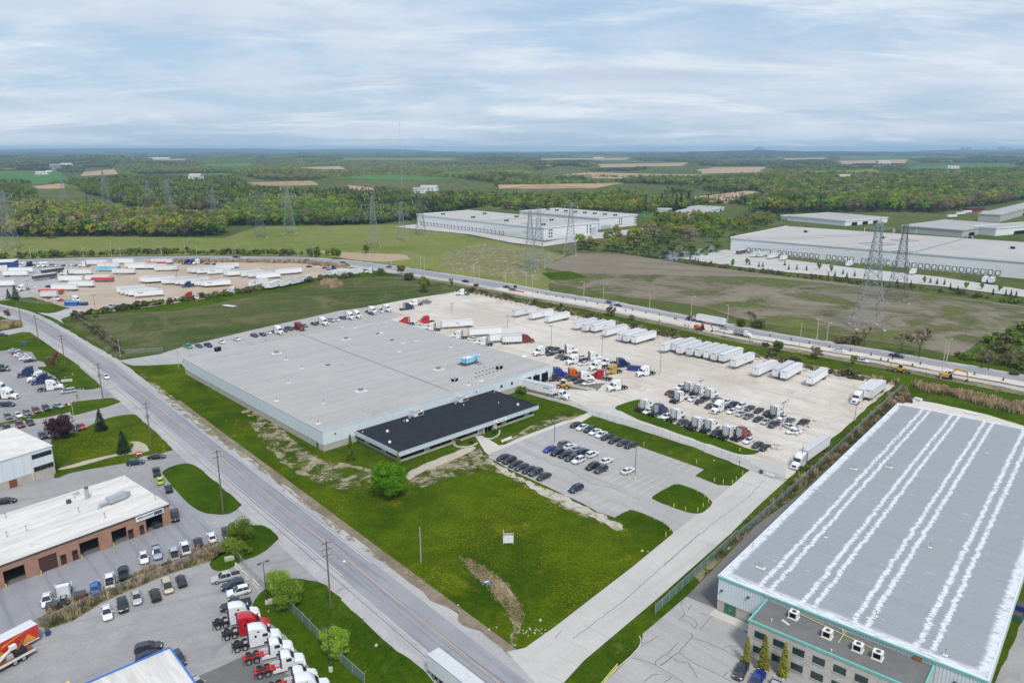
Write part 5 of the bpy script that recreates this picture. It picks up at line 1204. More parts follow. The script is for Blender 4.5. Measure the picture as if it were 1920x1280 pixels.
car('minivan', [(-2.5, .78, .42, 1.02), (-2.42, .92, .30, 1.12), (-1.5, .97, .24, 1.08), (0, .98, .22, 1.04), (1.3, .96, .24, 1.02), (2.0, .93, .28, .94), (2.4, .84, .32, .82), (2.54, .66, .42, .70)],
    1.04, 1.72, [(-2.42, 1.10, .76), (-2.1, 1.64, .68), (-1.2, 1.72, .70), (.3, 1.69, .68), (1.65, 1.03, .76)], 3.0, .84, .35, .97, (2.36, .80, -2.46, 1.0))

TY, TR = wheel_mb(.52, .34, 16); TYm, TRm = TY.mesh('wheel', 40), TR.mesh('rim', 40)
DY, DR = wheel_mb(.52, .62, 16); DYm, DRm = DY.mesh('wheel', 40), DR.mesh('rim', 40)
def tractor(name, sleeper=True, frame='chassis', back='trailer_roof'):
    P_ = []; xb = -1.55 if sleeper else .0
    def sect(x, w, z0, z1, wt): return [(x, -w, z0), (x, -w, z0 + (z1 - z0) * .55), (x, -wt, z1 - .1), (x, -wt * .82, z1), (x, wt * .82, z1), (x, wt, z1 - .1), (x, w, z0 + (z1 - z0) * .55), (x, w, z0)]
    top = ((xb, 3.92), (xb + 1.0, 3.98), (.75, 3.72), (1.25, 3.25), (1.55, 2.85), (2.15, 1.98)) if sleeper else ((xb, 3.0), (.5, 3.08), (1.0, 3.02), (1.35, 2.9), (1.6, 2.75), (2.15, 1.98))
    cb = MB().loft([sect(x, 1.22 if x < 1.2 else 1.16, .95, z, 1.12 if x < 1.2 else (1.0 if x < 2 else 1.05)) for x, z in top], 'PAINT')
    P_.append(('cab', cb.mesh('cab', 35), (0, 0, 0), 0, []))
    ws = MB().face([(1.60, -.93, 2.82), (2.19, -1.0, 2.03), (2.19, 1.0, 2.03), (1.60, .93, 2.82)], 'glass_dark')
    P_.append(('windshield', ws.mesh('windshield', fix=False), (.015, 0, .02), 0, []))
    for s_ in (-1, 1):
        P_.append(('side_window', MB().box(.75, 1.65, s_ * 1.15 if s_ < 0 else 1.13, s_ * 1.13 if s_ < 0 else 1.15, 2.02, 2.62, 'glass_dark').mesh('side_window'), (0, s_ * .08, 0), 0, []))
        if sleeper:
            P_.append(('sleeper_window', MB().box(-.6, -.25, -.012, .012, 2.2, 2.65, 'window_black').box(-.1, .3, -.012, .012, 3.1, 3.35, 'window_black').mesh('sleeper_window'), (0, s_ * 1.225 if 0 else s_ * 1.23, 0), 0, []))
    hood = MB().loft([[(x, -w, .75), (x, -w, z - .35), (x, -w * .72, z), (x, w * .72, z), (x, w, z - .35), (x, w, .75)] for x, w, z in ((2.1, 1.12, 2.0), (2.7, 1.12, 1.88), (3.4, 1.08, 1.72), (3.75, .92, 1.5))], 'PAINT')
    P_.append(('hood', hood.mesh('hood', 40), (0, 0, 0), 0, []))
    P_.append(('grille', MB().box(3.73, 3.80, -.55, .55, .8, 1.42, 'dark_steel').mesh('grille'), (0, 0, 0), 0, []))
    P_.append(('bumper', MB().box(3.55, 3.95, -1.2, 1.2, .38, .78, 'PAINT').mesh('bumper'), (0, 0, 0), 0, []))
    hl = MB().box(-.18, .05, -.16, .16, -.12, .12, 'lamp_white').mesh('headlight')
    for s_ in (-1, 1): P_.append(('headlight', hl, (3.74, s_ * .86, 1.1), 0, []))
    P_.append(('back_panel', MB().box(xb - .03, xb - .005, -1.02, 1.02, 1.1, top[0][1] - .25, back).box(xb - .28, xb - .005, -1.22, -1.17, 1.0, top[0][1] - .1, 'dark_steel').box(xb - .28, xb - .005, 1.17, 1.22, 1.0, top[0][1] - .1, 'dark_steel').mesh('back_panel'), (0, 0, 0), 0, []))
    P_.append(('frame', MB().box(-4.5, 2.0, -.55, -.38, .65, .98, frame).box(-4.5, 2.0, .38, .55, .65, .98, frame).box(-4.4, -4.2, -.38, .38, .7, .95, frame).box(-1.9, -1.7, -.38, .38, .7, .95, frame).mesh('frame'), (0, 0, 0), 0, []))
    P_.append(('deck_plate', MB().box(xb - 1.1, xb - .3, -.37, .37, .92, 1.0, 'galv').mesh('deck_plate'), (0, 0, 0), 0, []))
    P_.append(('fifth_wheel', MB().tube((-3.0, 0, 1.0), (-3.0, 0, 1.15), .55, .5, 12, 'chassis').box(-3.9, -3.2, -.4, .4, 1.0, 1.1, 'chassis').mesh('fifth_wheel'), (0, 0, 0), 0, []))
    for s_ in (-1, 1):
        P_.append(('fuel_tank', MB().tube((-1.0, 0, 0), (.9, 0, 0), .34, .34, 10, 'galv').mesh('fuel_tank', 40), (0, s_ * .86, .68), 0, []))
        P_.append(('fairing', MB().box(-1.5, .9, -.03, .03, .38, .95, 'PAINT').mesh('fairing'), (0, s_ * 1.2, 0), 0, []))
        P_.append(('mirror', MB().box(-.1, .1, -.12, .12, -.3, .3, 'PAINT').mesh('mirror'), (1.95, s_ * 1.38, 2.3), 0, []))
        P_.append(('mud_flap', MB().box(-.03, .03, -.3, .3, .25, .95, 'rubber').mesh('mud_flap'), (-4.55, s_ * .9, 0), 0, []))
        P_.append(('wheel', TYm, (2.75, s_ * 1.03, .52), 0, [('rim', TRm, (0, 0, 0), 0)]))
        for x in (-2.35, -3.65): P_.append(('wheel', DYm, (x, s_ * .90, .52), 0, [('rim', DRm, (0, 0, 0), 0)]))
    proto(name, P_)
tractor('tractor'); tractor('daycab', False); tractor('redframe', False, 'red_frame')

def trailer(name, L=16.0, body='trailer_white', mark=None, z1=4.1, roof='trailer_roof', reefer=False):
    P_ = []                                                   # front wall at x = 0, doors at -L
    P_.append(('box_body', MB().box(-L, 0, -1.3, 1.3, 1.15, z1, body).mesh('box_body'), (0, 0, 0), 0, []))
    P_.append(('roof', MB().box(-L + .03, -.03, -1.27, 1.27, z1, z1 + .025, roof).mesh('roof'), (0, 0, 0), 0, []))
    fr = MB()
    for s_ in (-1, 1): fr.box(-L, 0, s_ * 1.31 - .015, s_ * 1.31 + .015, z1 - .14, z1 + .02, 'trailer_frame').box(-L, 0, s_ * 1.31 - .015, s_ * 1.31 + .015, 1.1, 1.28, 'trailer_frame')
    P_.append(('side_rail', fr.mesh('side_rail'), (0, 0, 0), 0, []))
    ff = MB()
    for y in (-1.3, 1.22): ff.box(0, .035, y, y + .08, 1.15, z1, 'trailer_frame')
    ff.box(0, .035, -1.22, 1.22, z1 - .1, z1, 'trailer_frame').box(0, .035, -1.22, 1.22, 1.15, 1.27, 'trailer_frame').box(0, .03, -.5, .4, z1 - .55, z1 - .35, 'mark_blue')
    P_.append(('front_frame', ff.mesh('front_frame'), (0, 0, 0), 0, []))
    dr = MB().box(-L - .05, -L - .001, -1.22, -.02, 1.2, z1 - .1, body).box(-L - .05, -L - .001, .02, 1.22, 1.2, z1 - .1, body)
    P_.append(('rear_doors', dr.mesh('rear_doors'), (0, 0, 0), 0, [('lock_bar', MB().tube((-L - .08, -.3, 1.25), (-L - .08, -.3, z1 - .2), .025, .025, 5, 'steel').tube((-L - .08, .3, 1.25), (-L - .08, .3, z1 - .2), .025, .025, 5, 'steel').mesh('lock_bar'), (0, 0, 0), 0)]))
    P_.append(('underride_guard', MB().box(-L, -L + .1, -1.2, 1.2, .5, .65, 'dark_steel').box(-L, -L + .1, -.6, -.5, .65, 1.15, 'dark_steel').box(-L, -L + .1, .5, .6, .65, 1.15, 'dark_steel').mesh('underride_guard'), (0, 0, 0), 0, []))
    P_.append(('frame_rail', MB().box(-L + .4, -L + 4.5, -.6, .6, .75, 1.15, 'chassis').mesh('frame_rail'), (0, 0, 0), 0, []))
    for s_ in (-1, 1):
        P_.append(('landing_leg', MB().box(-2.9, -2.75, s_ * .8 - .08, s_ * .8 + .08, .1, 1.15, 'dark_steel').box(-2.98, -2.67, s_ * .8 - .15, s_ * .8 + .15, 0, .1, 'dark_steel').mesh('landing_leg'), (0, 0, 0), 0, []))
        for x in (-L + 1.6, -L + 2.9): P_.append(('wheel', DYm, (x, s_ * .92, .52), 0, [('rim', DRm, (0, 0, 0), 0)]))
    if mark:
        mm = MB()
        for s_ in (-1, 1):
            for a, b, z0, z2 in mark[1]: mm.box(a, b, s_ * 1.305 - .012, s_ * 1.305 + .012, z0, z2, mark[0])
        P_.append(('logo', mm.mesh('logo'), (0, 0, 0), 0, []))
    proto(name, P_)
mk = lambda c: [(c - .9, c - .5, 2.5, 2.9), (c - .5, c - .2, 2.7, 3.1), (c - .1, c + .2, 2.5, 2.9), (c + .2, c + .5, 2.7, 3.0), (c + .55, c + .9, 2.5, 2.8)]
word = lambda c, n=6: [(c + i * .45, c + i * .45 + .34, 2.9, 3.3 + .1 * (i % 2)) for i in range(n)]
trailer('trailer'); trailer('trailer_marked', 16.0, 'trailer_white', ('mark_blue', mk(-8))); trailer('trailer_word', 16.0, 'trailer_white', ('mark_blue', word(-5, 7)))
trailer('trailer_teal', 16.0, 'trailer_white', ('mark_teal', word(-4, 6))); trailer('trailer_short', 9.0); trailer('trailer_red', 14.5, 'wrap_red', None, 3.0, 'wrap_red'); trailer('trailer_dark', 15.0, 'dark_steel', None, 3.6, 'trailer_roof')
trailer('trailer_blue', 15.0, 'hvac_blue', ('mark_blue', word(-9, 12)), 4.0)

JOIN = {}
def joined(kind):                                             # far ones: one mesh, same shape
    if kind not in JOIN:
        mb = MB()
        for nm, me, loc, rz, subs in PROTO[kind]:
            for m_, l_ in [(me, Vector(loc))] + [(s_[1], Vector(loc) + Vector(s_[2])) for s_ in subs]:
                names = ['PAINT' if (i == 0 and m_.get('painted')) else m_.materials[i].name for i in range(len(m_.materials))]
                i0 = len(mb.v); mb.v += [tuple(v.co + l_) for v in m_.vertices]
                for p in m_.polygons: mb.f.append(tuple(i0 + k for k in p.vertices)); mb.m.append(names[p.material_index])
        JOIN[kind] = mb.mesh(kind, 30)
    return JOIN[kind]
NAMES = {'sedan': ('sedan', 'car'), 'suv': ('suv', 'car'), 'pickup': ('pickup_truck', 'pickup truck'), 'minivan': ('minivan', 'van'), 'tractor': ('semi_tractor', 'semi truck'), 'daycab': ('day_cab_tractor', 'semi truck'), 'redframe': ('semi_tractor', 'semi truck')}
WORDS = {'sedan': 'sedan', 'suv': 'SUV', 'pickup': 'pickup', 'minivan': 'minivan', 'tractor': 'sleeper tractor', 'daycab': 'day-cab tractor', 'redframe': 'red-framed tractor'}
CZ = {'sedan': .7, 'suv': .85, 'pickup': .9, 'minivan': .9, 'tractor': 1.7, 'daycab': 1.5, 'redframe': 1.5}
def vehicle(kind, loc, rz, label, paint=None, group=None, far=False, name=None, cat=None):
    nm, ct = NAMES.get(kind, ('box_trailer', 'trailer'))
    nm, ct = name or nm, cat or ct
    if far:
        o = obj(nm, joined(kind), None, loc, rz, paint); return tag(o, label, ct, group)
    t_ = thing(nm, label, ct, loc, rz, group)
    for n_, me, l_, r_, subs in PROTO[kind]:
        p = obj(n_, me, t_, l_, r_, paint)
        for sn, sm, sl, sr in subs: obj(sn, sm, p, sl, sr, paint)
    return t_
TREND = 0.1
def row(r, desc, items, head, group, far=False, jit=1.5, zz=None, lim=None):
    """items: (x, y, kind, colour[, heading override in degrees])"""
    rr = random.Random(len(desc) * 7 + len(items))
    its = sorted(items, key=lambda q: ph(*((r,) + q[:2]))[0])
    for i, it in enumerate(its):
        x, y, kind, col = it[:4]; h = it[4] if len(it) > 4 else head
        lab = '%s %s, %s from left %s' % (col, WORDS[kind], ORD[i], desc) if len(its) > 1 else '%s %s %s' % (col, WORDS[kind], desc)
        vehicle(kind, spot(r, x, y, CZ[kind]) + Vector((0, 0, TREND)), radians(h + rr.uniform(-jit, jit)), lab, col, group, far)

# office car park
G_ = 'cars in the office car park'
row(22, 'in the row nearest the lawn', [(281, 622, 'sedan', 'black'), (352, 652, 'suv', 'black'), (428, 700, 'sedan', 'black'), (497, 734, 'sedan', 'dark grey'), (590, 770, 'sedan', 'black'), (668, 795, 'suv', 'dark grey'), (765, 850, 'sedan', 'black')], 223, G_)
row(22, 'in the front half of the middle rows', [(838, 522, 'sedan', 'blue'), (925, 557, 'suv', 'black'), (1020, 587, 'sedan', 'black'), (1095, 622, 'sedan', 'dark grey'), (1183, 650, 'suv', 'white'), (1350, 724, 'suv', 'black'), (1450, 762, 'suv', 'dark grey')], 223, G_)
row(22, 'in the rear half of the middle rows', [(1012, 452, 'suv', 'grey'), (1080, 489, 'sedan', 'white'), (1165, 517, 'sedan', 'pale blue'), (1250, 550, 'minivan', 'dark blue'), (1345, 579, 'suv', 'white'), (1517, 662, 'sedan', 'white'), (1775, 779, 'sedan', 'white')], 43, G_)
row(22, 'in the row by the yard fence', [(1150, 230, 'sedan', 'black'), (1228, 260, 'sedan', 'white'), (1315, 282, 'suv', 'dark blue'), (1382, 315, 'sedan', 'white'), (1457, 347, 'sedan', 'white'), (1525, 377, 'sedan', 'black'), (1612, 415, 'sedan', 'black'), (1713, 445, 'sedan', 'dark grey'), (1805, 474, 'sedan', 'black')], 223, G_)
row(22, 'standing alone in the car park', [(1153, 989, 'suv', 'dark blue')], 223, G_)
# yard rows
G_ = 'tractors and cars parked in the yard'
row(21, 'in the yard row by the grass strip', [(-170, 400, 'tractor', 'white', 40), (-180, 500, 'sedan', 'white', 223), (-95, 430, 'tractor', 'navy', 40), (-35, 545, 'sedan', 'white', 223), (120, 620, 'tractor', 'white', 42), (30, 640, 'sedan', 'white', 223), (188, 707, 'sedan', 'dark grey', 223), (268, 735, 'sedan', 'black', 223), (375, 720, 'tractor', 'white', 42), (530, 748, 'tractor', 'white', 42), (600, 838, 'pickup', 'black', 223), (745, 828, 'tractor', 'white', 43), (905, 845, 'tractor', 'dark red', 40), (985, 930, 'sedan', 'white', 223), (1090, 982, 'sedan', 'dark grey', 223), (1178, 1015, 'sedan', 'black', 223)][4:], 43, G_)
row(7, 'at the left end of the yard grass strip', [(1000, 795, 'tractor', 'white', 42), (1022, 842, 'sedan', 'white', 223), (1105, 830, 'tractor', 'navy', 40), (1158, 880, 'sedan', 'white', 223)], 43, G_)
row(21, 'in the back row of the yard cars', [(165, 290, 'suv', 'white', 223), (275, 290, 'tractor', 'white', 42), (390, 322, 'tractor', 'white', 42), (525, 372, 'tractor', 'white', 42), (605, 437, 'sedan', 'grey', 43), (720, 467, 'sedan', 'white', 223), (800, 497, 'pickup', 'dark blue', 223), (890, 514, 'suv', 'white', 223), (998, 542, 'sedan', 'dark grey', 223), (1105, 570, 'sedan', 'black', 223), (1215, 600, 'sedan', 'black', 223), (1310, 580, 'tractor', 'white', 42), (1395, 652, 'sedan', 'white', 223), (1487, 685, 'sedan', 'grey', 43), (1640, 712, 'pickup', 'black', 223)], 223, G_)
row(21, 'in the middle row of the yard cars', [(35, 357, 'sedan', 'dark red', 223), (85, 380, 'suv', 'dark grey', 223), (155, 405, 'tractor', 'white', 42), (315, 430, 'sedan', 'white', 223), (398, 465, 'sedan', 'dark blue', 43), (520, 515, 'sedan', 'dark grey', 223), (625, 530, 'tractor', 'white', 223), (785, 580, 'sedan', 'white', 223), (893, 609, 'sedan', 'silver', 223), (982, 640, 'sedan', 'grey', 223), (1098, 674, 'sedan', 'black', 223), (1193, 704, 'sedan', 'silver', 223), (1290, 732, 'pickup', 'dark grey', 223), (1470, 762, 'sedan', 'white', 290), (1525, 827, 'sedan', 'white', 185)], 223, G_)
row(24, 'in the truck cluster behind the dock', [(430, 465, 'tractor', 'white', 215), (560, 422, 'sedan', 'dark grey', 223), (648, 432, 'sedan', 'dark blue', 223), (722, 472, 'sedan', 'dark grey', 200), (580, 507, 'sedan', 'black', 215), (860, 440, 'tractor', 'white', 12), (718, 545, 'sedan', 'grey', 215), (797, 570, 'sedan', 'black', 215), (930, 595, 'tractor', 'white', 215), (1060, 552, 'suv', 'white', 20), (1215, 545, 'tractor', 'white', 12), (1072, 650, 'sedan', 'white', 205), (1275, 680, 'tractor', 'white', 215), (1440, 630, 'daycab', 'white', 215), (1330, 820, 'tractor', 'red', 148), (1500, 745, 'tractor', 'gold', 212), (1640, 645, 'tractor', 'navy', 12)], 215, G_)
row(24, 'beside the loading dock corner', [(690, 790, 'tractor', 'blue', 10), (915, 800, 'tractor', 'orange', 8), (1085, 850, 'tractor', 'white', 8), (600, 860, 'daycab', 'dark grey', 10), (830, 855, 'sedan', 'dark grey', 200), (920, 882, 'sedan', 'dark blue', 200), (1010, 917, 'sedan', 'dark grey', 200), (1145, 947, 'sedan', 'white', 195)], 200, G_)
row(24, 'standing alone in front of the dock yard', [(1560, 985, 'tractor', 'white', 208)], 208, G_)
row(7, 'beside the blue waste bin', [(995, 545, 'tractor', 'white', 208)], 208, G_)
row(28, 'parked along the lane behind the warehouse', [(300, 1262, 'sedan', 'black'), (420, 1252, 'sedan', 'dark blue'), (505, 1227, 'sedan', 'white'), (650, 1195, 'tractor', 'white'), (740, 1192, 'sedan', 'dark grey'), (810, 1162, 'pickup', 'dark grey'), (960, 1140, 'tractor', 'dark red'), (1045, 1122, 'sedan', 'grey'), (1190, 1095, 'sedan', 'black'), (1320, 1062, 'tractor', 'white'), (1440, 1037, 'pickup', 'silver'), (1530, 1032, 'sedan', 'white'), (1615, 1007, 'sedan', 'dark grey'), (1720, 978, 'tractor', 'white'), (1825, 958, 'tractor', 'white')], -42, 'vehicles along the back lane')
row(6, 'at the far end of the lane behind the warehouse', [(868, 88, 'tractor', 'white'), (862, 110, 'sedan', 'dark grey'), (932, 92, 'sedan', 'white'), (975, 72, 'tractor', 'white'), (1135, 60, 'tractor', 'navy', 35), (1190, 30, 'tractor', 'white', 200)], -42, 'vehicles along the back lane')
row(5, 'by the lane entrance left of the warehouse', [(1410, 355, 'pickup', 'teal'), (1492, 352, 'sedan', 'dark grey'), (1560, 345, 'pickup', 'navy'), (1663, 322, 'sedan', 'white'), (1775, 300, 'sedan', 'white'), (1905, 275, 'sedan', 'black'), (1392, 468, 'sedan', 'white', 133)], -42, 'vehicles along the back lane')
row(25, 'behind the warehouse right edge', [(410, 425, 'tractor', 'red', 200), (490, 520, 'tractor', 'white', 165), (850, 625, 'tractor', 'white', 165), (1180, 715, 'tractor', 'white', 165), (305, 470, 'sedan', 'white', 165), (1030, 675, 'suv', 'white', 165), (895, 60, 'tractor', 'white', 180), (1750, 680, 'tractor', 'dark red', 5), (150, 440, 'tractor', 'red', 165)], 165, G_)
# trailers: x, y of the middle of the front face
def trailers(r, desc, items, head, group, far=False, jit=1.0):
    rr = random.Random(len(desc)); its = sorted(items, key=lambda q: ph(*((r,) + q[:2]))[0])
    for i, it in enumerate(its):
        kind = it[2] if len(it) > 2 and it[2] else 'trailer'; h = it[3] if len(it) > 3 else head
        w_ = {'trailer_marked': 'white box trailer with blue emblem', 'trailer_word': 'white box trailer with dark lettering', 'trailer_teal': 'white box trailer with teal lettering', 'trailer_short': 'short white trailer', 'trailer_red': 'red trailer', 'trailer_dark': 'dark-sided trailer', 'trailer_blue': 'blue-printed trailer'}.get(kind, 'white box trailer')
        lab = '%s, %s from left %s' % (w_, ORD[i], desc) if len(its) > 1 else '%s %s' % (w_, desc)
        p = pt(r, it[0], it[1], 2.6); p.z = TREND
        vehicle(kind, p, radians(h + rr.uniform(-jit, jit)), lab, None, group, far)
G_ = 'trailers backed up to the yard edge'
trailers(7, 'in the row along the yard edge', [(12, 108, 'trailer_marked'), (140, 128, 'trailer_marked'), (262, 152), (468, 202), (540, 217), (605, 222, 'trailer_marked'), (693, 253), (803, 287), (848, 297), (912, 307), (1128, 368), (1213, 364), (1250, 384), (1325, 396), (1390, 406), (1455, 419), (1508, 434), (1570, 444), (1658, 484, 'trailer_marked'), (1824, 545)], 224, G_)
trailers(21, 'at the right end of the yard edge', [(1302, 122), (1402, 147), (1715, 212)], 228, G_)
G_ = 'articulated trucks'
trailers(8, 'in the corner of the yard beside a truck', [(752, 715)], 228, G_)
def rig(r, x, y, h, lab, trl='trailer', kind='tractor', col='white', far=False):
    """x, y: the middle of the tractor nose on the ground"""
    a = radians(h); p = pt(r, x, y, 0); d = Vector((cos(a), sin(a), 0))
    vehicle(kind, p - d * 3.9 + Vector((0, 0, TREND)), a, col + ' semi tractor ' + lab, col, G_, far)
    off = 6.4 if kind != 'tractor' else 6.2
    vehicle(trl, p - d * off + Vector((0, 0, TREND)), a, 'white trailer hitched to the tractor ' + lab, None, G_, far)
rig(8, 640, 795, 228, 'in the right corner of the yard')
rig(21, 1520, 1290, 226, 'waiting inside the yard gate')
rig(24, 855, 1205, -37, 'backed against the loading dock', 'trailer_teal', 'daycab')
a_ = bearing(pt(15, 740, 1040, 4), pt(15, 1180, 1390, 4))
p_ = pt(15, 785, 1010, 4); vehicle('trailer', Vector((p_.x, p_.y, TREND)) + Vector((cos(a_), sin(a_), 0)) * 16, a_, 'white trailer driving on the front road at the bottom edge', None, G_)
trailers(25, 'beside the far side of the warehouse', [(620, 480, 'trailer_marked', 196), (985, 585, 'trailer', 196), (1260, 660, 'trailer_marked', 196)], 196, G_)
trailers(25, 'behind the maroon tractor', [(1690, 665, 'trailer_short', 10)], 10, G_)
rig(34, 60, 235, 133, 'passing on the highway', 'trailer', 'daycab', 'black')
# left truck lot
G_ = 'vehicles in the left truck lot'
row(31, 'in the upper row of the left truck lot', [(210, 455, 'sedan', 'pale blue', 30), (265, 488, 'sedan', 'maroon', 30), (300, 518, 'sedan', 'white', 30), (345, 540, 'sedan', 'silver', 30), (380, 572, 'sedan', 'white', 30), (450, 603, 'sedan', 'black', 30)], 30, G_)
row(31, 'on the left edge of the left truck lot', [(20, 690, 'sedan', 'dark blue', 20), (50, 745, 'sedan', 'black', 20), (30, 220, 'sedan', 'dark grey', 0)], 20, G_)
row(31, 'among the trucks on the left', [(425, 780, 'tractor', 'navy', 215), (575, 850, 'tractor', 'white', 215), (640, 885, 'tractor', 'navy', 215), (770, 985, 'tractor', 'white', 22), (-20, 1010, 'tractor', 'white', -5), (110, 1110, 'tractor', 'white', -5)], 215, G_)
row(31, 'by the left lot exit', [(1022, 1055, 'minivan', 'silver', 212)], 212, G_)
row(32, 'facing the flagpole strip', [(105, 298, 'minivan', 'dark blue', 5), (118, 478, 'suv', 'grey', -45), (265, 458, 'sedan', 'white', -40), (402, 420, 'sedan', 'grey', -45), (540, 380, 'minivan', 'rust red', -45), (690, 348, 'suv', 'dark grey', -45), (875, 322, 'sedan', 'pale blue', -25)], -45, G_)
row(32, 'between grass strip and pale building', [(105, 645, 'pickup', 'dark grey', -45), (295, 592, 'pickup', 'maroon', -45), (450, 568, 'suv', 'dark grey', -45), (640, 765, 'suv', 'dark blue', -45), (745, 745, 'sedan', 'white', -45), (1215, 632, 'sedan', 'red', -40), (1130, 655, 'sedan', 'dark grey', -45)], -45, G_)
row(5, 'at the drive beside the red sign', [(1015, 1222, 'suv', 'dark blue', 20), (1175, 1182, 'sedan', 'black', 12)], 15, G_)
# brick garage lot
G_ = 'vehicles around the brick garage'
row(11, 'right of the brick garage', [(1705, 135, 'pickup', 'dark grey', 118), (1748, 232, 'sedan', 'lime green', 118), (1838, 318, 'sedan', 'black', 118), (1905, 610, 'pickup', 'black', -62)], 118, G_)
row(11, 'in the lane behind the brick garage', [(60, 458, 'sedan', 'black', 20)], 20, G_)
row(11, 'inside the open corner bay', [(1668, 700, 'sedan', 'dark grey', 150)], 150, G_)
row(13, 'in the row facing the weeds', [(668, 228, 'suv', 'dark grey', -60), (505, 270, 'sedan', 'white', 120), (358, 325, 'sedan', 'black', 120), (215, 382, 'pickup', 'white', 120), (95, 445, 'pickup', 'silver', 120), (-95, 430, 'pickup', 'pale blue', -60), (-235, 490, 'sedan', 'white', -60)], 120, G_)
row(12, 'left in the row facing the weeds', [(1345, 75, 'pickup', 'black', 118), (1195, 155, 'pickup', 'white', 118), (1035, 235, 'sedan', 'bright blue', 118), (510, 370, 'sedan', 'white', -60), (690, 300, 'daycab', 'white', 118)], 118, G_)
row(12, 'below the weedy strip', [(1165, 510, 'sedan', 'white', -58), (1335, 425, 'suv', 'black', -58), (1490, 345, 'sedan', 'silver', -58), (1690, 310, 'suv', 'black', 122), (1825, 215, 'minivan', 'tan', -58)], -58, G_)
row(13, 'at the right end below the weeds', [(172, 742, 'sedan', 'black', 122)], 122, G_)
row(13, 'by the concrete barriers', [(660, 700, 'pickup', 'silver', 206), (735, 790, 'suv', 'dark blue', 206), (800, 855, 'suv', 'white', 206), (765, 1000, 'pickup', 'dark blue', 206)], 206, G_)
row(12, 'beside the blue-trimmed building', [(1620, 885, 'suv', 'dark grey', 22), (1640, 980, 'sedan', 'dark blue', 22)], 22, G_)
row(14, 'hidden behind the blue parapet', [(140, 1005, 'sedan', 'dark grey', -50), (350, 1290, 'sedan', 'silver', -40)], -50, G_)
row(14, 'in the row backed to the fence', [(790, 525, 'tractor', 'white', 24), (895, 640, 'tractor', 'red', 24), (1010, 765, 'tractor', 'white', 24), (1140, 905, 'redframe', 'white', 24), (1265, 1050, 'redframe', 'white', 24), (1420, 1200, 'tractor', 'white', 24)][:5] + [(1400, 1225, 'redframe', 'white', 24), (1530, 1320, 'tractor', 'white', 24)], 24, G_)
# right neighbour
row(16, 'before the front office windows', [(1598, 1170, 'sedan', 'dark grey', 236), (1745, 1235, 'sedan', 'blue', 56), (1895, 1300, 'sedan', 'silver', 56)], 236, 'cars at the front office')
# highway and front road traffic
G_ = 'moving traffic'
row(31, 'driving on the front road', [(1590, 845, 'sedan', 'white', -46)], -46, G_)
row(2, 'on the highway bend', [(378, 910, 'sedan', 'dark blue', 175), (650, 928, 'sedan', 'black', 165), (995, 960, 'sedan', 'dark blue', 150), (1570, 1068, 'pickup', 'black', 140)], 165, G_, True)
row(2, 'beside the highway bend', [(400, 958, 'sedan', 'black', 0), (452, 960, 'sedan', 'white', 0), (520, 968, 'sedan', 'dark grey', 0), (680, 946, 'pickup', 'dark red', -20), (765, 985, 'pickup', 'navy', 0), (570, 970, 'tractor', 'navy', 60), (858, 993, 'tractor', 'white', 180)], 0, G_, True)
row(3, 'waiting on the highway', [(712, 1222, 'sedan', 'white', -45), (735, 1228, 'sedan', 'blue', -45), (765, 1233, 'sedan', 'white', -45), (797, 1248, 'sedan', 'black', -45)], -45, G_, True)
row(34, 'behind the passing highway truck', [(630, 365, 'sedan', 'pale blue', -45)], -45, G_)
row(8, 'on the highway beyond the cones', [(535, 385, 'sedan', 'white', -45), (700, 460, 'pickup', 'white', -45), (965, 425, 'pickup', 'black', -45)], -45, G_)
row(0, 'on the highway near the works start', [(950, 538, 'pickup', 'dark grey', -40), (962, 543, 'pickup', 'grey', -40)], -40, G_, True)
row(1, 'on the highway at left', [(1772, 886, 'pickup', 'black', 0)], 0, G_, True)
# back-left trailer lot (x, y: front face)
G_ = 'trailers in the back-left lot'
def boxes(r, desc, items, head, L=1, far=True): trailers(r, desc, items, head, G_, far, 1.5)
boxes(27, 'in the trailer lot front group', [(-10, 585), (40, 605), (110, 620, 'trailer_word'), (165, 630), (250, 648, 'trailer_word')], 206)
boxes(27, 'in the trailer lot middle left', [(320, 425), (365, 432), (410, 438), (460, 430, 'trailer_word')], 205)
boxes(27, 'in the trailer lot centre', [(660, 450), (705, 455), (800, 455, 'trailer_word'), (860, 465), (935, 470), (990, 455, 'trailer_word'), (1150, 480), (1200, 480), (1250, 490), (1300, 495, 'trailer_word')], 205)
boxes(27, 'in the trailer lot upper right', [(1045, 285), (1100, 295), (1190, 305, 'trailer_word'), (1345, 315, 'trailer_word'), (1400, 260), (1480, 230, 'trailer_word')], 207)
boxes(28, 'in the trailer lot right group', [(-170, 330), (-120, 340), (90, 350), (200, 360), (320, 380), (30, 330), (600, 320), (660, 310)], 207)
boxes(28, 'in the slanted row by the hedge', [(230, 495, 'trailer_teal'), (440, 530), (520, 525), (610, 505), (680, 500), (750, 480), (830, 470), (920, 450)], 250)
boxes(28, 'by the hedge near the highway', [(1360, 345, 'trailer_teal'), (1440, 350), (1560, 345, 'trailer_teal'), (1650, 340)], 235)
boxes(26, 'in the trailer lot left rows', [(880, 410, 'trailer', 180), (1045, 310, 'trailer', 180), (1290, 400, 'trailer', 180), (1040, 490, 'trailer', 180), (780, 540, 'trailer', 180), (1380, 410, 'trailer_red', 180), (1450, 260, 'trailer_blue', 180), (1300, 170, 'trailer', 180), (1470, 210, 'trailer', 180), (1690, 300, 'trailer', 180), (1880, 210, 'trailer', 180), (590, 590, 'trailer_red', 180)], 180)
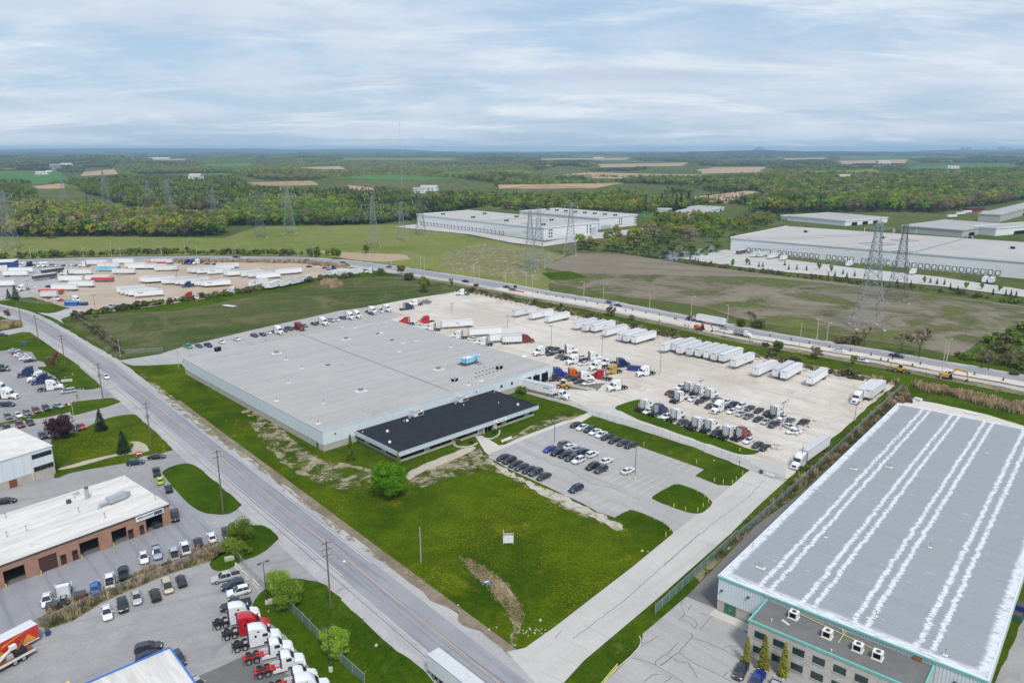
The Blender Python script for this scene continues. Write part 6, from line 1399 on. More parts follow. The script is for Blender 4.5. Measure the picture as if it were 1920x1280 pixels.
boxes(27, 'in the trailer lot top left', [(260, 220, 'trailer', 180), (420, 230, 'trailer', 180), (430, 175, 'trailer_red', 180), (515, 150, 'trailer', 180), (170, 230, 'trailer', 180), (-60, 150, 'trailer', 180), (560, 260, 'trailer', 190)], 180)
boxes(26, 'at the left end of the trailer lot', [(420, 330, 'trailer', 8), (500, 280, 'trailer', 8), (230, 480, 'trailer', 8), (860, 640, 'trailer_short', 10)], 8)
boxes(26, 'dark pair standing in the asphalt corner', [(490, 400, 'trailer_dark', 238), (625, 310, 'trailer_dark', 238)], 238)
G_ = 'trucks and cars in the back-left lot'
row(26, 'in the trailer lot left part', [(350, 215, 'tractor', 'white', 250), (440, 205, 'tractor', 'dark blue', 250), (620, 215, 'tractor', 'white', 250), (690, 210, 'tractor', 'white', 250), (985, 330, 'tractor', 'white', 188), (1250, 210, 'tractor', 'white', 200), (335, 560, 'tractor', 'white', 260), (160, 245, 'sedan', 'white', 250), (215, 235, 'sedan', 'white', 250), (285, 235, 'sedan', 'grey', 250), (540, 235, 'sedan', 'silver', 250), (790, 228, 'sedan', 'silver', 250), (865, 225, 'sedan', 'white', 250), (945, 224, 'sedan', 'dark red', 250), (1030, 218, 'sedan', 'white', 250), (1100, 215, 'sedan', 'white', 250), (1150, 218, 'sedan', 'grey', 250), (480, 550, 'sedan', 'white', 10), (35, 705, 'sedan', 'white', 0), (740, 535, 'sedan', 'black', 0), (770, 215, 'sedan', 'black', 250)], 250, G_, True)
row(26, 'by the trailer lot entrance', [(765, 705, 'sedan', 'maroon', 20), (830, 725, 'sedan', 'white', 20), (925, 740, 'sedan', 'red', 20), (1130, 730, 'tractor', 'white', -20), (1695, 835, 'daycab', 'silver', 265), (1790, 855, 'sedan', 'dark grey', 20)], 20, G_, True)
row(27, 'along the hedge of the trailer lot', [(800, 735, 'sedan', 'white', 20), (885, 715, 'sedan', 'white', 20), (1075, 670, 'tractor', 'red', 205), (1180, 705, 'sedan', 'white', 20), (1290, 675, 'sedan', 'white', 200), (1370, 668, 'sedan', 'black', 200), (1545, 652, 'sedan', 'dark grey', 200), (1730, 595, 'tractor', 'white', 185), (1890, 580, 'sedan', 'white', 200), (150, 852, 'sedan', 'dark grey', 200), (1060, 510, 'tractor', 'navy', 206)], 200, G_, True)
row(27, 'at the top of the trailer lot', [(1045, 170, 'tractor', 'navy', 240), (1125, 170, 'tractor', 'navy', 240), (1195, 170, 'tractor', 'white', 240), (1350, 192, 'sedan', 'black', 20), (1470, 200, 'sedan', 'black', 0)], 240, G_, True)
row(28, 'near the trailer lot hedge corner', [(150, 582, 'sedan', 'white', 20), (240, 578, 'sedan', 'black', 20), (40, 605, 'sedan', 'black', 20)], 20, G_, True)
G_ = 'trailers docked at the long warehouse'
trailers(4, 'docked at the long white warehouse', [(5, 885), (100, 895, 'trailer_short'), (595, 940, 'trailer_short'), (1075, 1000, 'trailer_short'), (1620, 1060, 'trailer_short'), (1668, 1065, 'trailer_short')], 228, G_, True)
trailers(3, 'beside the corner of the long white warehouse', [(1690, 850, 'trailer_dark'), (1800, 872), (1850, 872)], 228, G_, True)
trailers(4, 'in the yard by the purple container', [(1345, 580), (1410, 560), (1600, 552), (1460, 548)], 200, G_, True)

# ------------------------------------------------------------------ machines and odd vehicles
def excavator(loc, rz, lab, m='cat_yellow', boom_rz=0.0, reach=(2.6, 4.6, 6.4, 3.3, 7.0, 0.6)):
    e = thing('excavator', lab, 'excavator', loc, rz)
    for s_ in (-1, 1):
        tr = MB().loft([[(x, s_ * 1.25 - .3, z) for x, z in ((-2.0, .35), (-1.6, .9), (1.6, .9), (2.0, .35), (1.6, .02), (-1.6, .02))], [(x, s_ * 1.25 + .3, z) for x, z in ((-2.0, .35), (-1.6, .9), (1.6, .9), (2.0, .35), (1.6, .02), (-1.6, .02))]], 'chassis')
        part(e, 'track', tr)
    part(e, 'carriage', MB().box(-1.2, 1.2, -.95, .95, .45, 1.0, 'chassis'))
    h = part(e, 'house', MB().box(-2.6, .6, -1.3, 1.3, 1.05, 2.2, m).box(-2.7, -1.6, -1.3, 1.3, 1.1, 2.5, m), (0, 0, 0), boom_rz)
    c = part(h, 'cab', MB().loft([[(.2, .35, 1.05), (1.6, .35, 1.05), (1.5, .35, 2.2), (1.1, .4, 2.95), (.1, .4, 2.95)], [(.2, 1.3, 1.05), (1.6, 1.3, 1.05), (1.5, 1.3, 2.2), (1.1, 1.25, 2.95), (.1, 1.25, 2.95)]], 'glass_dark'))
    x1, z1, x2, z2, x3, z3 = reach
    part(h, 'boom', MB().loft([[(.4, -.5, 1.6), (.4, -.1, 1.6), (.5, -.1, 2.2), (.5, -.5, 2.2)], [(x1, -.5, z1 - .3), (x1, -.1, z1 - .3), (x1, -.1, z1 + .4), (x1, -.5, z1 + .4)], [(x2 - .2, -.45, z1 - .9), (x2 - .2, -.15, z1 - .9), (x2, -.15, z1 - .4), (x2, -.45, z1 - .4)]], m))
    part(h, 'stick', MB().loft([[(x2 - .5, -.45, z1 - .1), (x2 - .5, -.15, z1 - .1), (x2 + .1, -.15, z1 - .2), (x2 + .1, -.45, z1 - .2)], [(x3 - .2, -.42, z3 + .5), (x3 - .2, -.18, z3 + .5), (x3 + .1, -.18, z3 + .5), (x3 + .1, -.42, z3 + .5)]], m))
    part(h, 'bucket', MB().loft([[(x3 - .1, -.85, z3 + .6), (x3 + .2, -.85, z3 + .1), (x3 - .3, -.85, z3 - .4), (x3 - 1.0, -.85, z3 - .2), (x3 - .8, -.85, z3 + .3)], [(x3 - .1, .25, z3 + .6), (x3 + .2, .25, z3 + .1), (x3 - .3, .25, z3 - .4), (x3 - 1.0, .25, z3 - .2), (x3 - .8, .25, z3 + .3)]], 'dark_steel'))
    part(h, 'ram', MB().tube((.8, -.3, 1.9), (x1 + .2, -.3, z1 - .4), .1, .08, 8, 'steel'))
excavator(pt(33, 890, 500), radians(-35), 'yellow excavator digging beside the highway cones at right')
excavator(pt(34, 260, 390), radians(-40), 'orange excavator working behind the trailer row', 'paint orange', 0, (2.6, 4.4, 6.0, 3.3, 6.8, .6))
def loader(loc, rz, lab, back=False, m='cat_yellow'):
    e = thing('backhoe_loader' if back else 'wheel_loader', lab, 'loader', loc, rz)
    part(e, 'body', MB().box(-2.6, -.2, -.9, .9, 1.0, 2.1, m).box(-.3, 2.0, -.7, .7, .8, 1.5, m))
    part(e, 'cab', MB().box(-.7, .7, -.75, .75, 2.1, 3.2, 'glass_dark')); part(e, 'cab_roof', MB().box(-.8, .8, -.85, .85, 3.2, 3.35, 'hvac_white' if not back else m))
    ty, rm = wheel_mb(.8, .55, 16)
    for x in (-1.7, 1.5):
        for s_ in (-1, 1):
            w_ = part(e, 'wheel', ty, (x, s_ * 1.1, .8), smooth=40); part(w_, 'rim', rm, smooth=40)
    for s_ in (-1, 1): part(e, 'lift_arm', MB().bar((.6, s_ * .6, 1.7), (3.3, s_ * .6, .8), .2, m))
    part(e, 'bucket', MB().prism([(3.0, .2), (4.2, .05), (3.3, .5), (3.2, 1.2), (3.0, 1.1)], -1.4, 1.4, 'chassis' if back else 'galv'))
    if back: part(e, 'backhoe_arm', MB().bar((-2.6, 0, 1.2), (-3.6, 0, 3.0), .25, m).bar((-3.6, 0, 3.0), (-4.3, 0, 1.0), .2, m).box(-4.6, -4.0, -.35, .35, .6, 1.1, 'dark_steel'))
loader(spot(24, 770, 975, 1.2), radians(160), 'yellow wheel loader beside the loading dock corner', m='paint yellow')
loader(spot(33, 270, 370, 1.2), radians(-30), 'backhoe loader on the roadworks gravel', True)
def dump_truck(loc, rz, lab):
    e = thing('dump_truck', lab, 'dump truck', loc, rz)
    part(e, 'dump_box', MB().loft([[(-4.2, -1.2, 1.2), (.8, -1.2, 1.2), (.8, 1.2, 1.2), (-4.2, 1.2, 1.2)], [(-4.5, -1.3, 2.6), (.9, -1.3, 2.6), (.9, 1.3, 2.6), (-4.5, 1.3, 2.6)]], 'galv'))
    part(e, 'load', MB().box(-4.2, .7, -1.15, 1.15, 2.3, 2.62, 'trench'))
    part(e, 'cab', MB().prism([(1.0, .9), (1.0, 2.9), (2.2, 2.9), (2.6, 2.0), (4.0, 1.8), (4.2, .8)], -1.1, 1.1, 'trailer_white')); part(e, 'windshield', MB().box(2.3, 2.42, -.9, .9, 2.05, 2.65, 'glass_dark'), (.06, 0, 0))
    for x in (3.2, -1.0, -2.2, -3.4):
        for s_ in (-1, 1): w_ = part(e, 'wheel', TYm, (x, s_ * 1.0, .52)); part(w_, 'rim', TRm)
    part(e, 'frame', MB().box(-4.2, 3.6, -.5, .5, .6, 1.0, 'chassis'))
dump_truck(spot(34, 900, 440, 1.4), radians(-46), 'white-cabbed dump truck on the roadworks gravel')
# red wrapped box truck and debris truck, bottom left
a_ = bearing(pt(12, 0, 800, 3.2), pt(12, 390, 600, 3.2))
p_ = pt(12, 410, 640, 3.6)
tw = thing('box_truck', 'red and orange printed truck box at the left edge', 'truck', Vector((p_.x, p_.y, TREND)), a_)
part(tw, 'box_body', MB().box(-14, 0, 0, 2.5, 1.0, 3.6, 'wrap_red')); part(tw, 'roof', MB().box(-14, 0, 0, 2.5, 3.6, 3.64, 'trailer_roof'))
part(tw, 'print', MB().prism([(-3.2, 1.1), (-1.8, 2.7), (-.6, 1.1)], -.012, -.002, 'wrap_orange').prism([(-8.0, 1.1), (-6.6, 2.2), (-5.6, 1.1)], -.012, -.002, 'wrap_orange').prism([(-6.5, 2.3), (-2.0, 3.5), (-2.6, 3.5), (-6.0, 2.9)], -.014, -.003, 'wrap_orange'))
part(tw, 'skirt', MB().box(-13.8, -.1, .02, .1, .75, 1.0, 'trailer_white'))
for x in (-2.4, -3.7):
    for y in (.4, 2.1): w_ = part(tw, 'wheel', DYm, (x, y, .52)); part(w_, 'rim', DRm)
p_ = spot(12, 110, 1010, 1.2)
fb = thing('flatbed_truck', 'rusty flatbed loaded with scrap machinery at the left edge', 'truck', p_ + Vector((0, 0, TREND)), a_)
part(fb, 'deck', MB().box(-6, 3.6, -1.2, 1.2, .95, 1.15, 'rust')); part(fb, 'scrap_engine', MB().box(.6, 2.4, -.8, .7, 1.15, 2.2, 'chassis').tube((1.0, -.4, 2.2), (2.6, .3, 2.9), .3, .2, 8, 'rust').box(-.6, .4, -.5, .5, 1.15, 1.9, 'grey_wall'))
part(fb, 'loader_arm', MB().bar((-3, -.6, 1.2), (.4, -.3, 3.0), .25, 'hvac_white').bar((-3, .6, 1.2), (.6, .4, 2.4), .22, 'hvac_white').box(.2, 1.2, -.4, .4, 2.6, 3.3, 'hvac_white'))
part(fb, 'side_rail', MB().box(-6, 3.6, -1.25, -1.2, .9, 1.35, 'hvac_white'))
for x in (1.6, .2, -4.0):
    for s_ in (-1, 1): w_ = part(fb, 'wheel', TYm, (x, s_ * 1.05, .52)); part(w_, 'rim', TRm)

# ------------------------------------------------------------------ bins, blocks, signs, small things
def bin_(r, x, y, w, d, h, rz, m, lab, lid='dark_steel'):
    b = thing('waste_bin', lab, 'waste bin', pt(r, x, y), rz)
    part(b, 'bin', MB().loft([[(-w / 2, -d * .42, .1), (w / 2, -d * .42, .1), (w / 2, d * .42, .1), (-w / 2, d * .42, .1)], [(-w / 2, -d / 2, h), (w / 2, -d / 2, h), (w / 2, d / 2, h * 1.15), (-w / 2, d / 2, h * 1.15)]], m))
    part(b, 'lid', MB().face([(-w / 2 - .05, -d / 2 - .05, h + .02), (w / 2 + .05, -d / 2 - .05, h + .02), (w / 2 + .05, d / 2 + .05, h * 1.15 + .02), (-w / 2 - .05, d / 2 + .05, h * 1.15 + .02)], lid))
    for q in (-w / 2, w / 2): part(b, 'pocket', MB().box(q - .1, q + .1, -d * .3, d * .3, h * .55, h * .7, m))
bin_(24, 1832, 755, 5.2, 2.4, 1.9, radians(160), 'bin_blue', 'blue open waste bin in the gravel yard')
bin_(12, 575, 480, 2.0, 1.5, 1.3, radians(25), 'rust', 'rusty bin beside the white car at the weeds')
bin_(12, 880, 365, 2.0, 1.5, 1.3, radians(25), 'rust', 'rusty bin beside the bright blue car')
bin_(12, 525, 760, .7, .7, 1.1, radians(25), 'bin_blue', 'small blue bin by the printed truck')
bin_(17, 1905, 545, 2.2, 1.6, 1.6, rang, 'bin_blue', 'blue bin beside the ribbed-roof building')
bin_(17, 1862, 600, 1.8, 1.4, 1.4, rang, 'green_door', 'green bin beside the ribbed-roof building')
bin_(26, 1080, 825, 7.0, 3.0, 2.4, radians(0), 'paint bright blue', 'big blue container at the trailer lot entrance', 'paint bright blue')
bin_(26, 1260, 820, 4.0, 2.4, 1.6, radians(0), 'bin_blue', 'dark blue container at the trailer lot entrance')
bin_(31, 370, 375, 3.0, 1.6, 1.4, radians(0), 'green_door', 'dark green bin on the grass above the truck lot')
def cblock(p, rz, lab, group, s_=1.0, name='concrete_block'):
    b = obj(name, BLK, None, p, rz); b.scale = (s_, s_, s_); tag(b, lab, 'concrete block', group)
BLK = MB().loft([[(-.75, -.38, 0), (.75, -.38, 0), (.75, .38, 0), (-.75, .38, 0)], [(-.75, -.38, .7), (.75, -.38, .7), (.75, .38, .7), (-.75, .38, .7)], [(-.68, -.31, .76), (.68, -.31, .76), (.68, .31, .76), (-.68, .31, .76)]], 'concrete_block').mesh('concrete_block')
rr = random.Random(3)
for i, q in enumerate(((1785, 702), (1710, 778), (1662, 808), (1615, 842), (1560, 874), (1597, 775), (1480, 455), (1325, 995), (1280, 1030), (1210, 1045), (1350, 1045))):
    cblock(pt(21, *q), rr.uniform(0, 3), 'white concrete block, %s from the top at the end of the yard car rows' % ORD[i], 'blocks at the car row ends')
line = [pt(25, 1000, 70), pt(25, 1650, 215), pt(7, 0, 40), pt(7, 500, 150), pt(7, 1100, 290), pt(8, 200, 525), pt(8, 640, 622)]
allp = []
for a, b in zip(line[:-1], line[1:]):
    n = max(1, int((b - a).length / 4.2)); allp += [(a.lerp(b, k / n), bearing(a, b)) for k in range(n)]
for i, (p, h) in enumerate(allp):
    cblock(p, h + rr.uniform(-.1, .1), '%s pale concrete block from the far end along the yard edge' % ORD[i], 'edge blocks of the yard', 1.15)
line = [pt(25, 330, 172), pt(25, 500, 130), pt(25, 800, 65)]
for i in range(11):
    p = line[0].lerp(line[2], i / 10); cblock(p, radians(60), 'edge block %s from the left along the far left yard boundary' % ORD[i], 'edge blocks of the far boundary', 1.1)
for i, q in enumerate(((905, 990), (1000, 1010), (1090, 1030), (1180, 1045))):
    w = thing('concrete_barrier', '%s low concrete barrier from the left beside the wheel loader' % ORD[i], 'barrier', pt(24, *q), radians(-38), 'barriers by the loader')
    part(w, 'barrier', MB().prism([(-.3, 0), (.3, 0), (.12, .35), (.1, .8), (-.1, .8), (-.12, .35)], -2.2, 2.2, 'concrete_block'), (0, 0, 0), pi / 2)
for i, q in enumerate(((13, 800, 620), (13, 870, 700), (13, 990, 800))):
    w = thing('concrete_barrier', '%s concrete road barrier from the top beside the parked pickups' % ORD[i], 'barrier', pt(*q), bearing(pt(13, 800, 620), pt(13, 1030, 850)), 'barriers by the gate')
    part(w, 'barrier', MB().prism([(-.35, 0), (.35, 0), (.14, .4), (.1, .9), (-.1, .9), (-.14, .4)], -1.6, 1.6, 'concrete_block'), (0, 0, 0), pi / 2)
for i, q in enumerate(((13, 700, 520), (14, 1178, 400))):
    w = thing('stone_slab', ('tan stone block on the grass corner by the gate', 'tan stone block beside the lamp post base')[i], 'stone', pt(*q), radians(28)); part(w, 'block', MB().box(-1.0, 1.0, -.45, .45, 0, .8, 'block_beige'))
def bollard(p, lab, group, h=1.15):
    b = thing('bollard', lab, 'bollard', p, 0, group); part(b, 'post', MB().tube((0, 0, 0), (0, 0, h), .09, .09, 8, 'bollard_yellow')); part(b, 'cap', MB().tube((0, 0, h), (0, 0, h + .08), .09, .03, 8, 'bollard_yellow'))
for i, q in enumerate(((465, 820), (560, 862), (620, 930), (577, 990))): bollard(pt(23, *q), '%s yellow post from the left on the lower grass corner' % ORD[i], 'yellow posts')
for i, q in enumerate(((658, 700), (773, 735), (895, 742), (893, 545), (950, 695), (967, 595), (1005, 650))): bollard(pt(23, *q), '%s yellow post round the oval grass island' % ORD[i], 'yellow posts')
for i, q in enumerate(((1062, 440), (1150, 458), (1242, 465), (1280, 430), (1345, 370), (883, 260), (358, 80))): bollard(pt(23, *q), '%s yellow post along the grass bank tip by the gate' % ORD[i], 'yellow posts')
for i, q in enumerate(((1318, 140), (875, 1065))): bollard(pt(23, *q) if i == 0 else pt(21, *q), ('yellow post on the yard grass strip', 'yellow post at the end of the yard grass strip')[i], 'yellow posts')
# lease sign on the lawn
b0, b1 = pt(15, 1387, 92), pt(15, 1475, 90)
sgn = thing('lease_sign', 'white board sign with black header standing on the lawn', 'sign', (b0 + b1) / 2, bearing(b0, b1)); L_ = (b1 - b0).length
part(sgn, 'board', MB().box(-L_ / 2, L_ / 2, -.03, .03, .35, 2.75, 'lamp_white')); part(sgn, 'header', MB().box(-L_ / 2 + .06, L_ / 2 - .06, -.045, -.031, 2.3, 2.65, 'dark_void'))
m_ = MB(); rr = random.Random(9)
for z0, h_ in ((2.0, .14), (1.72, .14), (1.4, .2), (1.05, .16), (.6, .16)):
    x_ = -L_ / 2 + .15
    while x_ < L_ / 2 - .35: w_ = rr.uniform(.1, .28); m_.box(x_, x_ + w_, -.045, -.031, z0, z0 + h_ * .55, 'wall_trim'); x_ += w_ + .16
x_ = -L_ / 2 + .2
for w_ in (.16, .1, .14, .22, .12, .14, .12, .14, .12): m_.box(x_, x_ + w_, -.058, -.046, 2.4, 2.56, 'lamp_white'); x_ += w_ + .05
part(sgn, 'lettering', m_)
for q in (-L_ / 2 + .05, L_ / 2 - .05): part(sgn, 'post', MB().box(q - .05, q + .05, .035, .12, 0, 2.9 if q > 0 else 3.6, 'hvac_white'))
part(sgn, 'brace', MB().bar((-L_ / 2, .1, 2.6), (-L_ / 2, 1.6, 0), .05, 'hvac_white'))
sg2 = thing('road_sign', 'small red sign board on the left lawn', 'sign', pt(5, 1045, 1180), radians(25)); part(sg2, 'board', MB().box(-.9, .9, -.04, .04, .5, 1.5, 'wrap_red')); part(sg2, 'lettering', MB().box(-.7, .7, -.055, -.041, .8, 1.1, 'lamp_white')); part(sg2, 'post', MB().box(-.8, -.7, .05, .12, 0, 1.5, 'hvac_white').box(.7, .8, .05, .12, 0, 1.5, 'hvac_white'))
sg3 = thing('entrance_sign', 'low white entrance sign by the truck lot bushes', 'sign', pt(31, 1005, 925), radians(18)); part(sg3, 'board', MB().box(-1.9, 1.9, -.15, .15, .2, 1.0, 'hvac_white')); part(sg3, 'base', MB().box(-1.7, 1.7, -.1, .1, 0, .2, 'stone_block')); part(sg3, 'lettering', MB().box(-1.4, 1.4, -.165, -.151, .45, .75, 'grey_wall'))
fl = thing('flagpole', 'white flagpole with red and white flag on the grass strip', 'flagpole', pt(32, 1140, 715), 0); part(fl, 'pole', MB().tube((0, 0, 0), (0, 0, 10.5), .07, .05, 8, 'hvac_white')); fg = part(fl, 'flag', MB().box(-1.5, -.05, -.02, .02, 9.0, 9.9, 'flag_red')); part(fg, 'white_band', MB().box(-1.1, -.45, -.03, .03, 9.0, 9.9, 'lamp_white')); part(fg, 'leaf_emblem', MB().box(-.88, -.66, -.04, .04, 9.3, 9.62, 'flag_red')); part(fl, 'footing', MB().box(-.5, .5, -.5, .5, 0, .2, 'sidewalk'))
rl_ = thing('guard_rail', 'yellow guard rail at the lower right drive', 'rail', pt(16, 440, 1270), bearing(pt(16, 390, 1275), pt(16, 520, 1120)))
part(rl_, 'rail', MB().tube((-4, 0, 1.0), (4, 0, 1.0), .06, .06, 6, 'bollard_yellow')); part(rl_, 'rail', MB().tube((-4, 0, .5), (4, 0, .5), .06, .06, 6, 'bollard_yellow'))
for q in (-4, 0, 4): part(rl_, 'post', MB().tube((q, 0, 0), (q, 0, 1.05), .06, .06, 6, 'bollard_yellow'))
tarp = thing('trailer_bed', 'white flat trailer bed lying in the green field', 'trailer', pt(5, 1720, 60), radians(-25)); part(tarp, 'deck', MB().box(-4.2, 4.2, -1.4, 1.4, .5, .7, 'roof_white')); part(tarp, 'tongue', MB().bar((4.2, 0, .6), (6.2, 0, .3), .15, 'steel')); part(tarp, 'leg', MB().box(-3.6, -3.4, -1, 1, 0, .5, 'dark_steel').box(2.4, 2.6, -1, 1, 0, .5, 'dark_steel'))
gz = thing('grease_cart', 'heap of scrap and pallets behind the ribbed-roof building', 'scrap', pt(8, 1010, 765), radians(20)); 
for i in range(10): part(gz, 'scrap_piece', MB().box(-1.2, 1.2, -.8, .8, 0, rr.uniform(.6, 1.6), ('rust', 'door_brown', 'galv', 'roof_white')[i % 4]), (rr.uniform(-6, 6), rr.uniform(-2.5, 2.5), .06), rr.uniform(0, 3))
pur = thing('freight_container', 'long maroon container in the far right truck yard', 'container', pt(4, 1540, 545), radians(35)); part(pur, 'box_body', MB().box(-22, 22, -5, 5, 0, 5, 'paint maroon')); part(pur, 'roof', MB().box(-22.2, 22.2, -5.2, 5.2, 5, 5.3, 'paint maroon'))
chip = thing('office_block', 'small blue-roofed depot building at the far left of the trailer lot', 'building', at(0, 508), radians(20)); part(chip, 'wall', MB().box(-22, 9, 0, 14, 0, 6.2, 'bin_blue')); part(chip, 'roof', MB().box(-22.4, 9.4, -.4, 14.4, 6.2, 6.6, 'roof_white')); 
for k in range(3): part(chip, 'bay_door', MB().box(-16 + k * 8, -11 + k * 8, -.08, -.01, 0, 4.2, 'hvac_white'))
# hedge and dock sheds
# highway drums
drums = [(8, x, y) for x, y in ((15, 283), (172, 313), (308, 338), (460, 368), (617, 396), (773, 426), (845, 462), (900, 470), (933, 455), (1082, 508), (1142, 494), (1547, 572), (1763, 614), (1335, 568))] + [(3, x, y) for x, y in ((190, 1160), (258, 1172), (332, 1190), (382, 1198), (475, 1212))] + [(7, x, y) for x, y in ((475, 13), (560, 30), (640, 45), (738, 70), (852, 97), (902, 92), (1004, 112), (1107, 128), (1218, 155), (1232, 157), (1590, 265))]
drums.sort(key=lambda q: ph(*q)[0])
for i, q in enumerate(drums):
    d_ = thing('traffic_drum', '%s orange and black traffic drum from the left along the highway' % ORD[i], 'traffic drum', pt(*q) + Vector((0, 0, .19)), 0, 'traffic drums'); part(d_, 'drum', MB().tube((0, 0, .1), (0, 0, 1.1), .30, .24, 10, 'chassis')); part(d_, 'band', MB().tube((0, 0, .4), (0, 0, .6), .300, .275, 10, 'cone_orange')); part(d_, 'base', MB().tube((0, 0, 0), (0, 0, .1), .42, .42, 10, 'rubber'))
bars = thing('barricade', 'orange barricade on the highway at the works start', 'barricade', pt(3, 45, 1150), radians(-40)); part(bars, 'panel', MB().box(-5, 5, -.1, .1, .3, 1.1, 'cone_orange')); part(bars, 'foot', MB().box(-4.6, -4.4, -.5, .5, 0, .3, 'dark_steel').box(4.4, 4.6, -.5, .5, 0, .3, 'dark_steel'))
ar = thing('arrow_board', 'black arrow board at the highway works start', 'sign', pt(3, 25, 1135), radians(-40)); part(ar, 'panel', MB().box(-1.2, 1.2, -.1, .1, 1.6, 3.0, 'dark_void')); part(ar, 'mast', MB().box(-.1, .1, -.05, .05, 0, 1.6, 'cone_orange'))
hedge_pts = [(24, 30, 1050), (24, 90, 1075), (24, 150, 1090), (24, 200, 1095)]

# ------------------------------------------------------------------ fences
def fence(lab, pts, h=2.0, mesh='mesh_grey', post='galv', step=3.0, name='chain_link_fence', barbs=False):
    f = thing(name, lab, 'fence', pts[0], 0); o = pts[0]; P_ = []
    for a, b in zip(pts[:-1], pts[1:]):
        n = max(1, round((b - a).length / step)); P_ += [a.lerp(b, k / n) - o for k in range(n)]
    P_.append(pts[-1] - o)
    pm = MB().tube((0, 0, 0), (0, 0, h + .1), .045, .045, 6, post).mesh('post')
    for p in P_: part(f, 'post', pm, (p.x, p.y, 0))
    for a, b in zip(P_[:-1], P_[1:]):
        L = (b - a).length; part(f, 'mesh_panel', MB().face([(0, 0, .05), (L, 0, .05), (L, 0, h), (0, 0, h)], mesh), (a.x, a.y, 0), bearing(a, b))
        part(f, 'top_rail', MB().tube((0, 0, h), (L, 0, h), .03, .03, 5, post, False), (a.x, a.y, 0), bearing(a, b))
    if barbs:
        for i, p in enumerate(P_[::2]): part(f, 'barb_arm', MB().bar((0, 0, h), (.35, .35, h + .4), .03, post), (p.x, p.y, 0))
    return f
fence('grey chain-link fence between car park and yard', [pt(7, *q) for q in ((112, 722), (250, 752), (400, 785), (560, 862), (605, 880), (1000, 988), (1320, 1098), (1700, 1232), (1780, 1262))])
gt = fence('long sliding yard gate with cross braces', [pt(23, 1425, 325), pt(23, 1580, 385), pt(23, 1768, 440)], 1.7, 'mesh_grey', 'steel', 2.2, 'yard_gate')
for i in range(5):
    a, b = pt(23, 1425 + i * 68, 325 + i * 23), pt(23, 1425 + (i + 1) * 68, 325 + (i + 1) * 23); o = pt(23, 1425, 325)
    part(gt, 'cross_brace', MB().bar((a.x - o.x, a.y - o.y, .2), (b.x - o.x, b.y - o.y, 1.6), .05, 'steel'))
part(gt, 'notice', MB().box(-1.3, 1.3, -.06, -.03, .6, 1.3, 'lamp_white'), tuple(pt(23, 1620, 400) - pt(23, 1425, 325)), bearing(pt(23, 1425, 325), pt(23, 1768, 440)))
part(gt, 'motor_box', MB().box(-.4, .4, -.4, .4, 0, 1.1, 'dark_steel'), tuple(pt(23, 1530, 360) - pt(23, 1425, 325)))
fence('green mesh fence along the ribbed-roof building verge', [pt(16, 860, 690), pt(16, 1200, 370), pt(16, 1560, 40), pt(23, 1290, 1020), at(1440, 962), at(1500, 908), at(1560, 852), at(1640, 777), at(1690, 730)], 2.0, 'mesh_green', 'galv')
fence('green mesh fence on the lower left verge', [pt(14, 1110, 250), pt(14, 1230, 370), pt(14, 1500, 620), pt(14, 1920, 1065), pt(15, 200, 1290)], 2.1, 'mesh_green', 'galv', barbs=True)
fence('chain-link gate section by the concrete barriers', [pt(13, 640, 390), pt(13, 730, 430), pt(13, 830, 570), pt(13, 990, 740), pt(13, 1090, 850)], 2.0)
fence('weedy wire fence between the two left lots', [pt(12, 420, 680), pt(12, 1100, 350), pt(12, 1920, 30), pt(13, 500, 440), pt(13, 640, 390)], 1.6, 'mesh_grey', 'galv', 3.5)
fence('overgrown fence around the green field', [pt(5, 540, 130), pt(5, 640, 190), pt(5, 780, 300), pt(5, 940, 415), pt(5, 1220, 395)], 1.9, 'mesh_grey', 'galv', 4)
fence('wooden rail fence at the bend of the road', [pt(26, 300, 760), pt(26, 560, 795), pt(26, 850, 800), pt(26, 1000, 830)], 1.6, 'mesh_grey', 'galv', 5)

# ------------------------------------------------------------------ poles
def utility_pole(base, h, lab, arms=2, tx=False, lamp=False, rz=0.6):
    p = thing('utility_pole', lab, 'utility pole', base, rz, 'utility poles along the front road')
    part(p, 'pole', MB().tube((0, 0, 0), (0, 0, h), .19, .12, 8, 'wood_pole'))
    for k in range(arms):
        z = h - .5 - k * 1.3; a = part(p, 'crossarm', MB().box(-1.1, 1.1, -.06, .06, z, z + .13, 'wood_pole'))
        for q in (-1.0, -.5, .5, 1.0): part(a, 'insulator', MB().tube((q, 0, z + .13), (q, 0, z + .4), .06, .04, 6, 'grey_wall'))
    if tx:
        for q in (-.45, .45): part(p, 'transformer', MB().tube((q, .3, h - 5.2), (q, .3, h - 4.0), .3, .3, 10, 'galv'))
    if lamp:
        l_ = part(p, 'lamp_arm', MB().bar((0, 0, h - 4.5), (1.6, -1.6, h - 3.9), .05, 'galv').bar((1.6, -1.6, h - 3.9), (2.4, -2.4, h - 3.9), .05, 'galv')); part(l_, 'lamp_head', MB().box(2.2, 2.7, -2.6, -2.2, h - 4.0, h - 3.85, 'lamp_white'))
UP = []
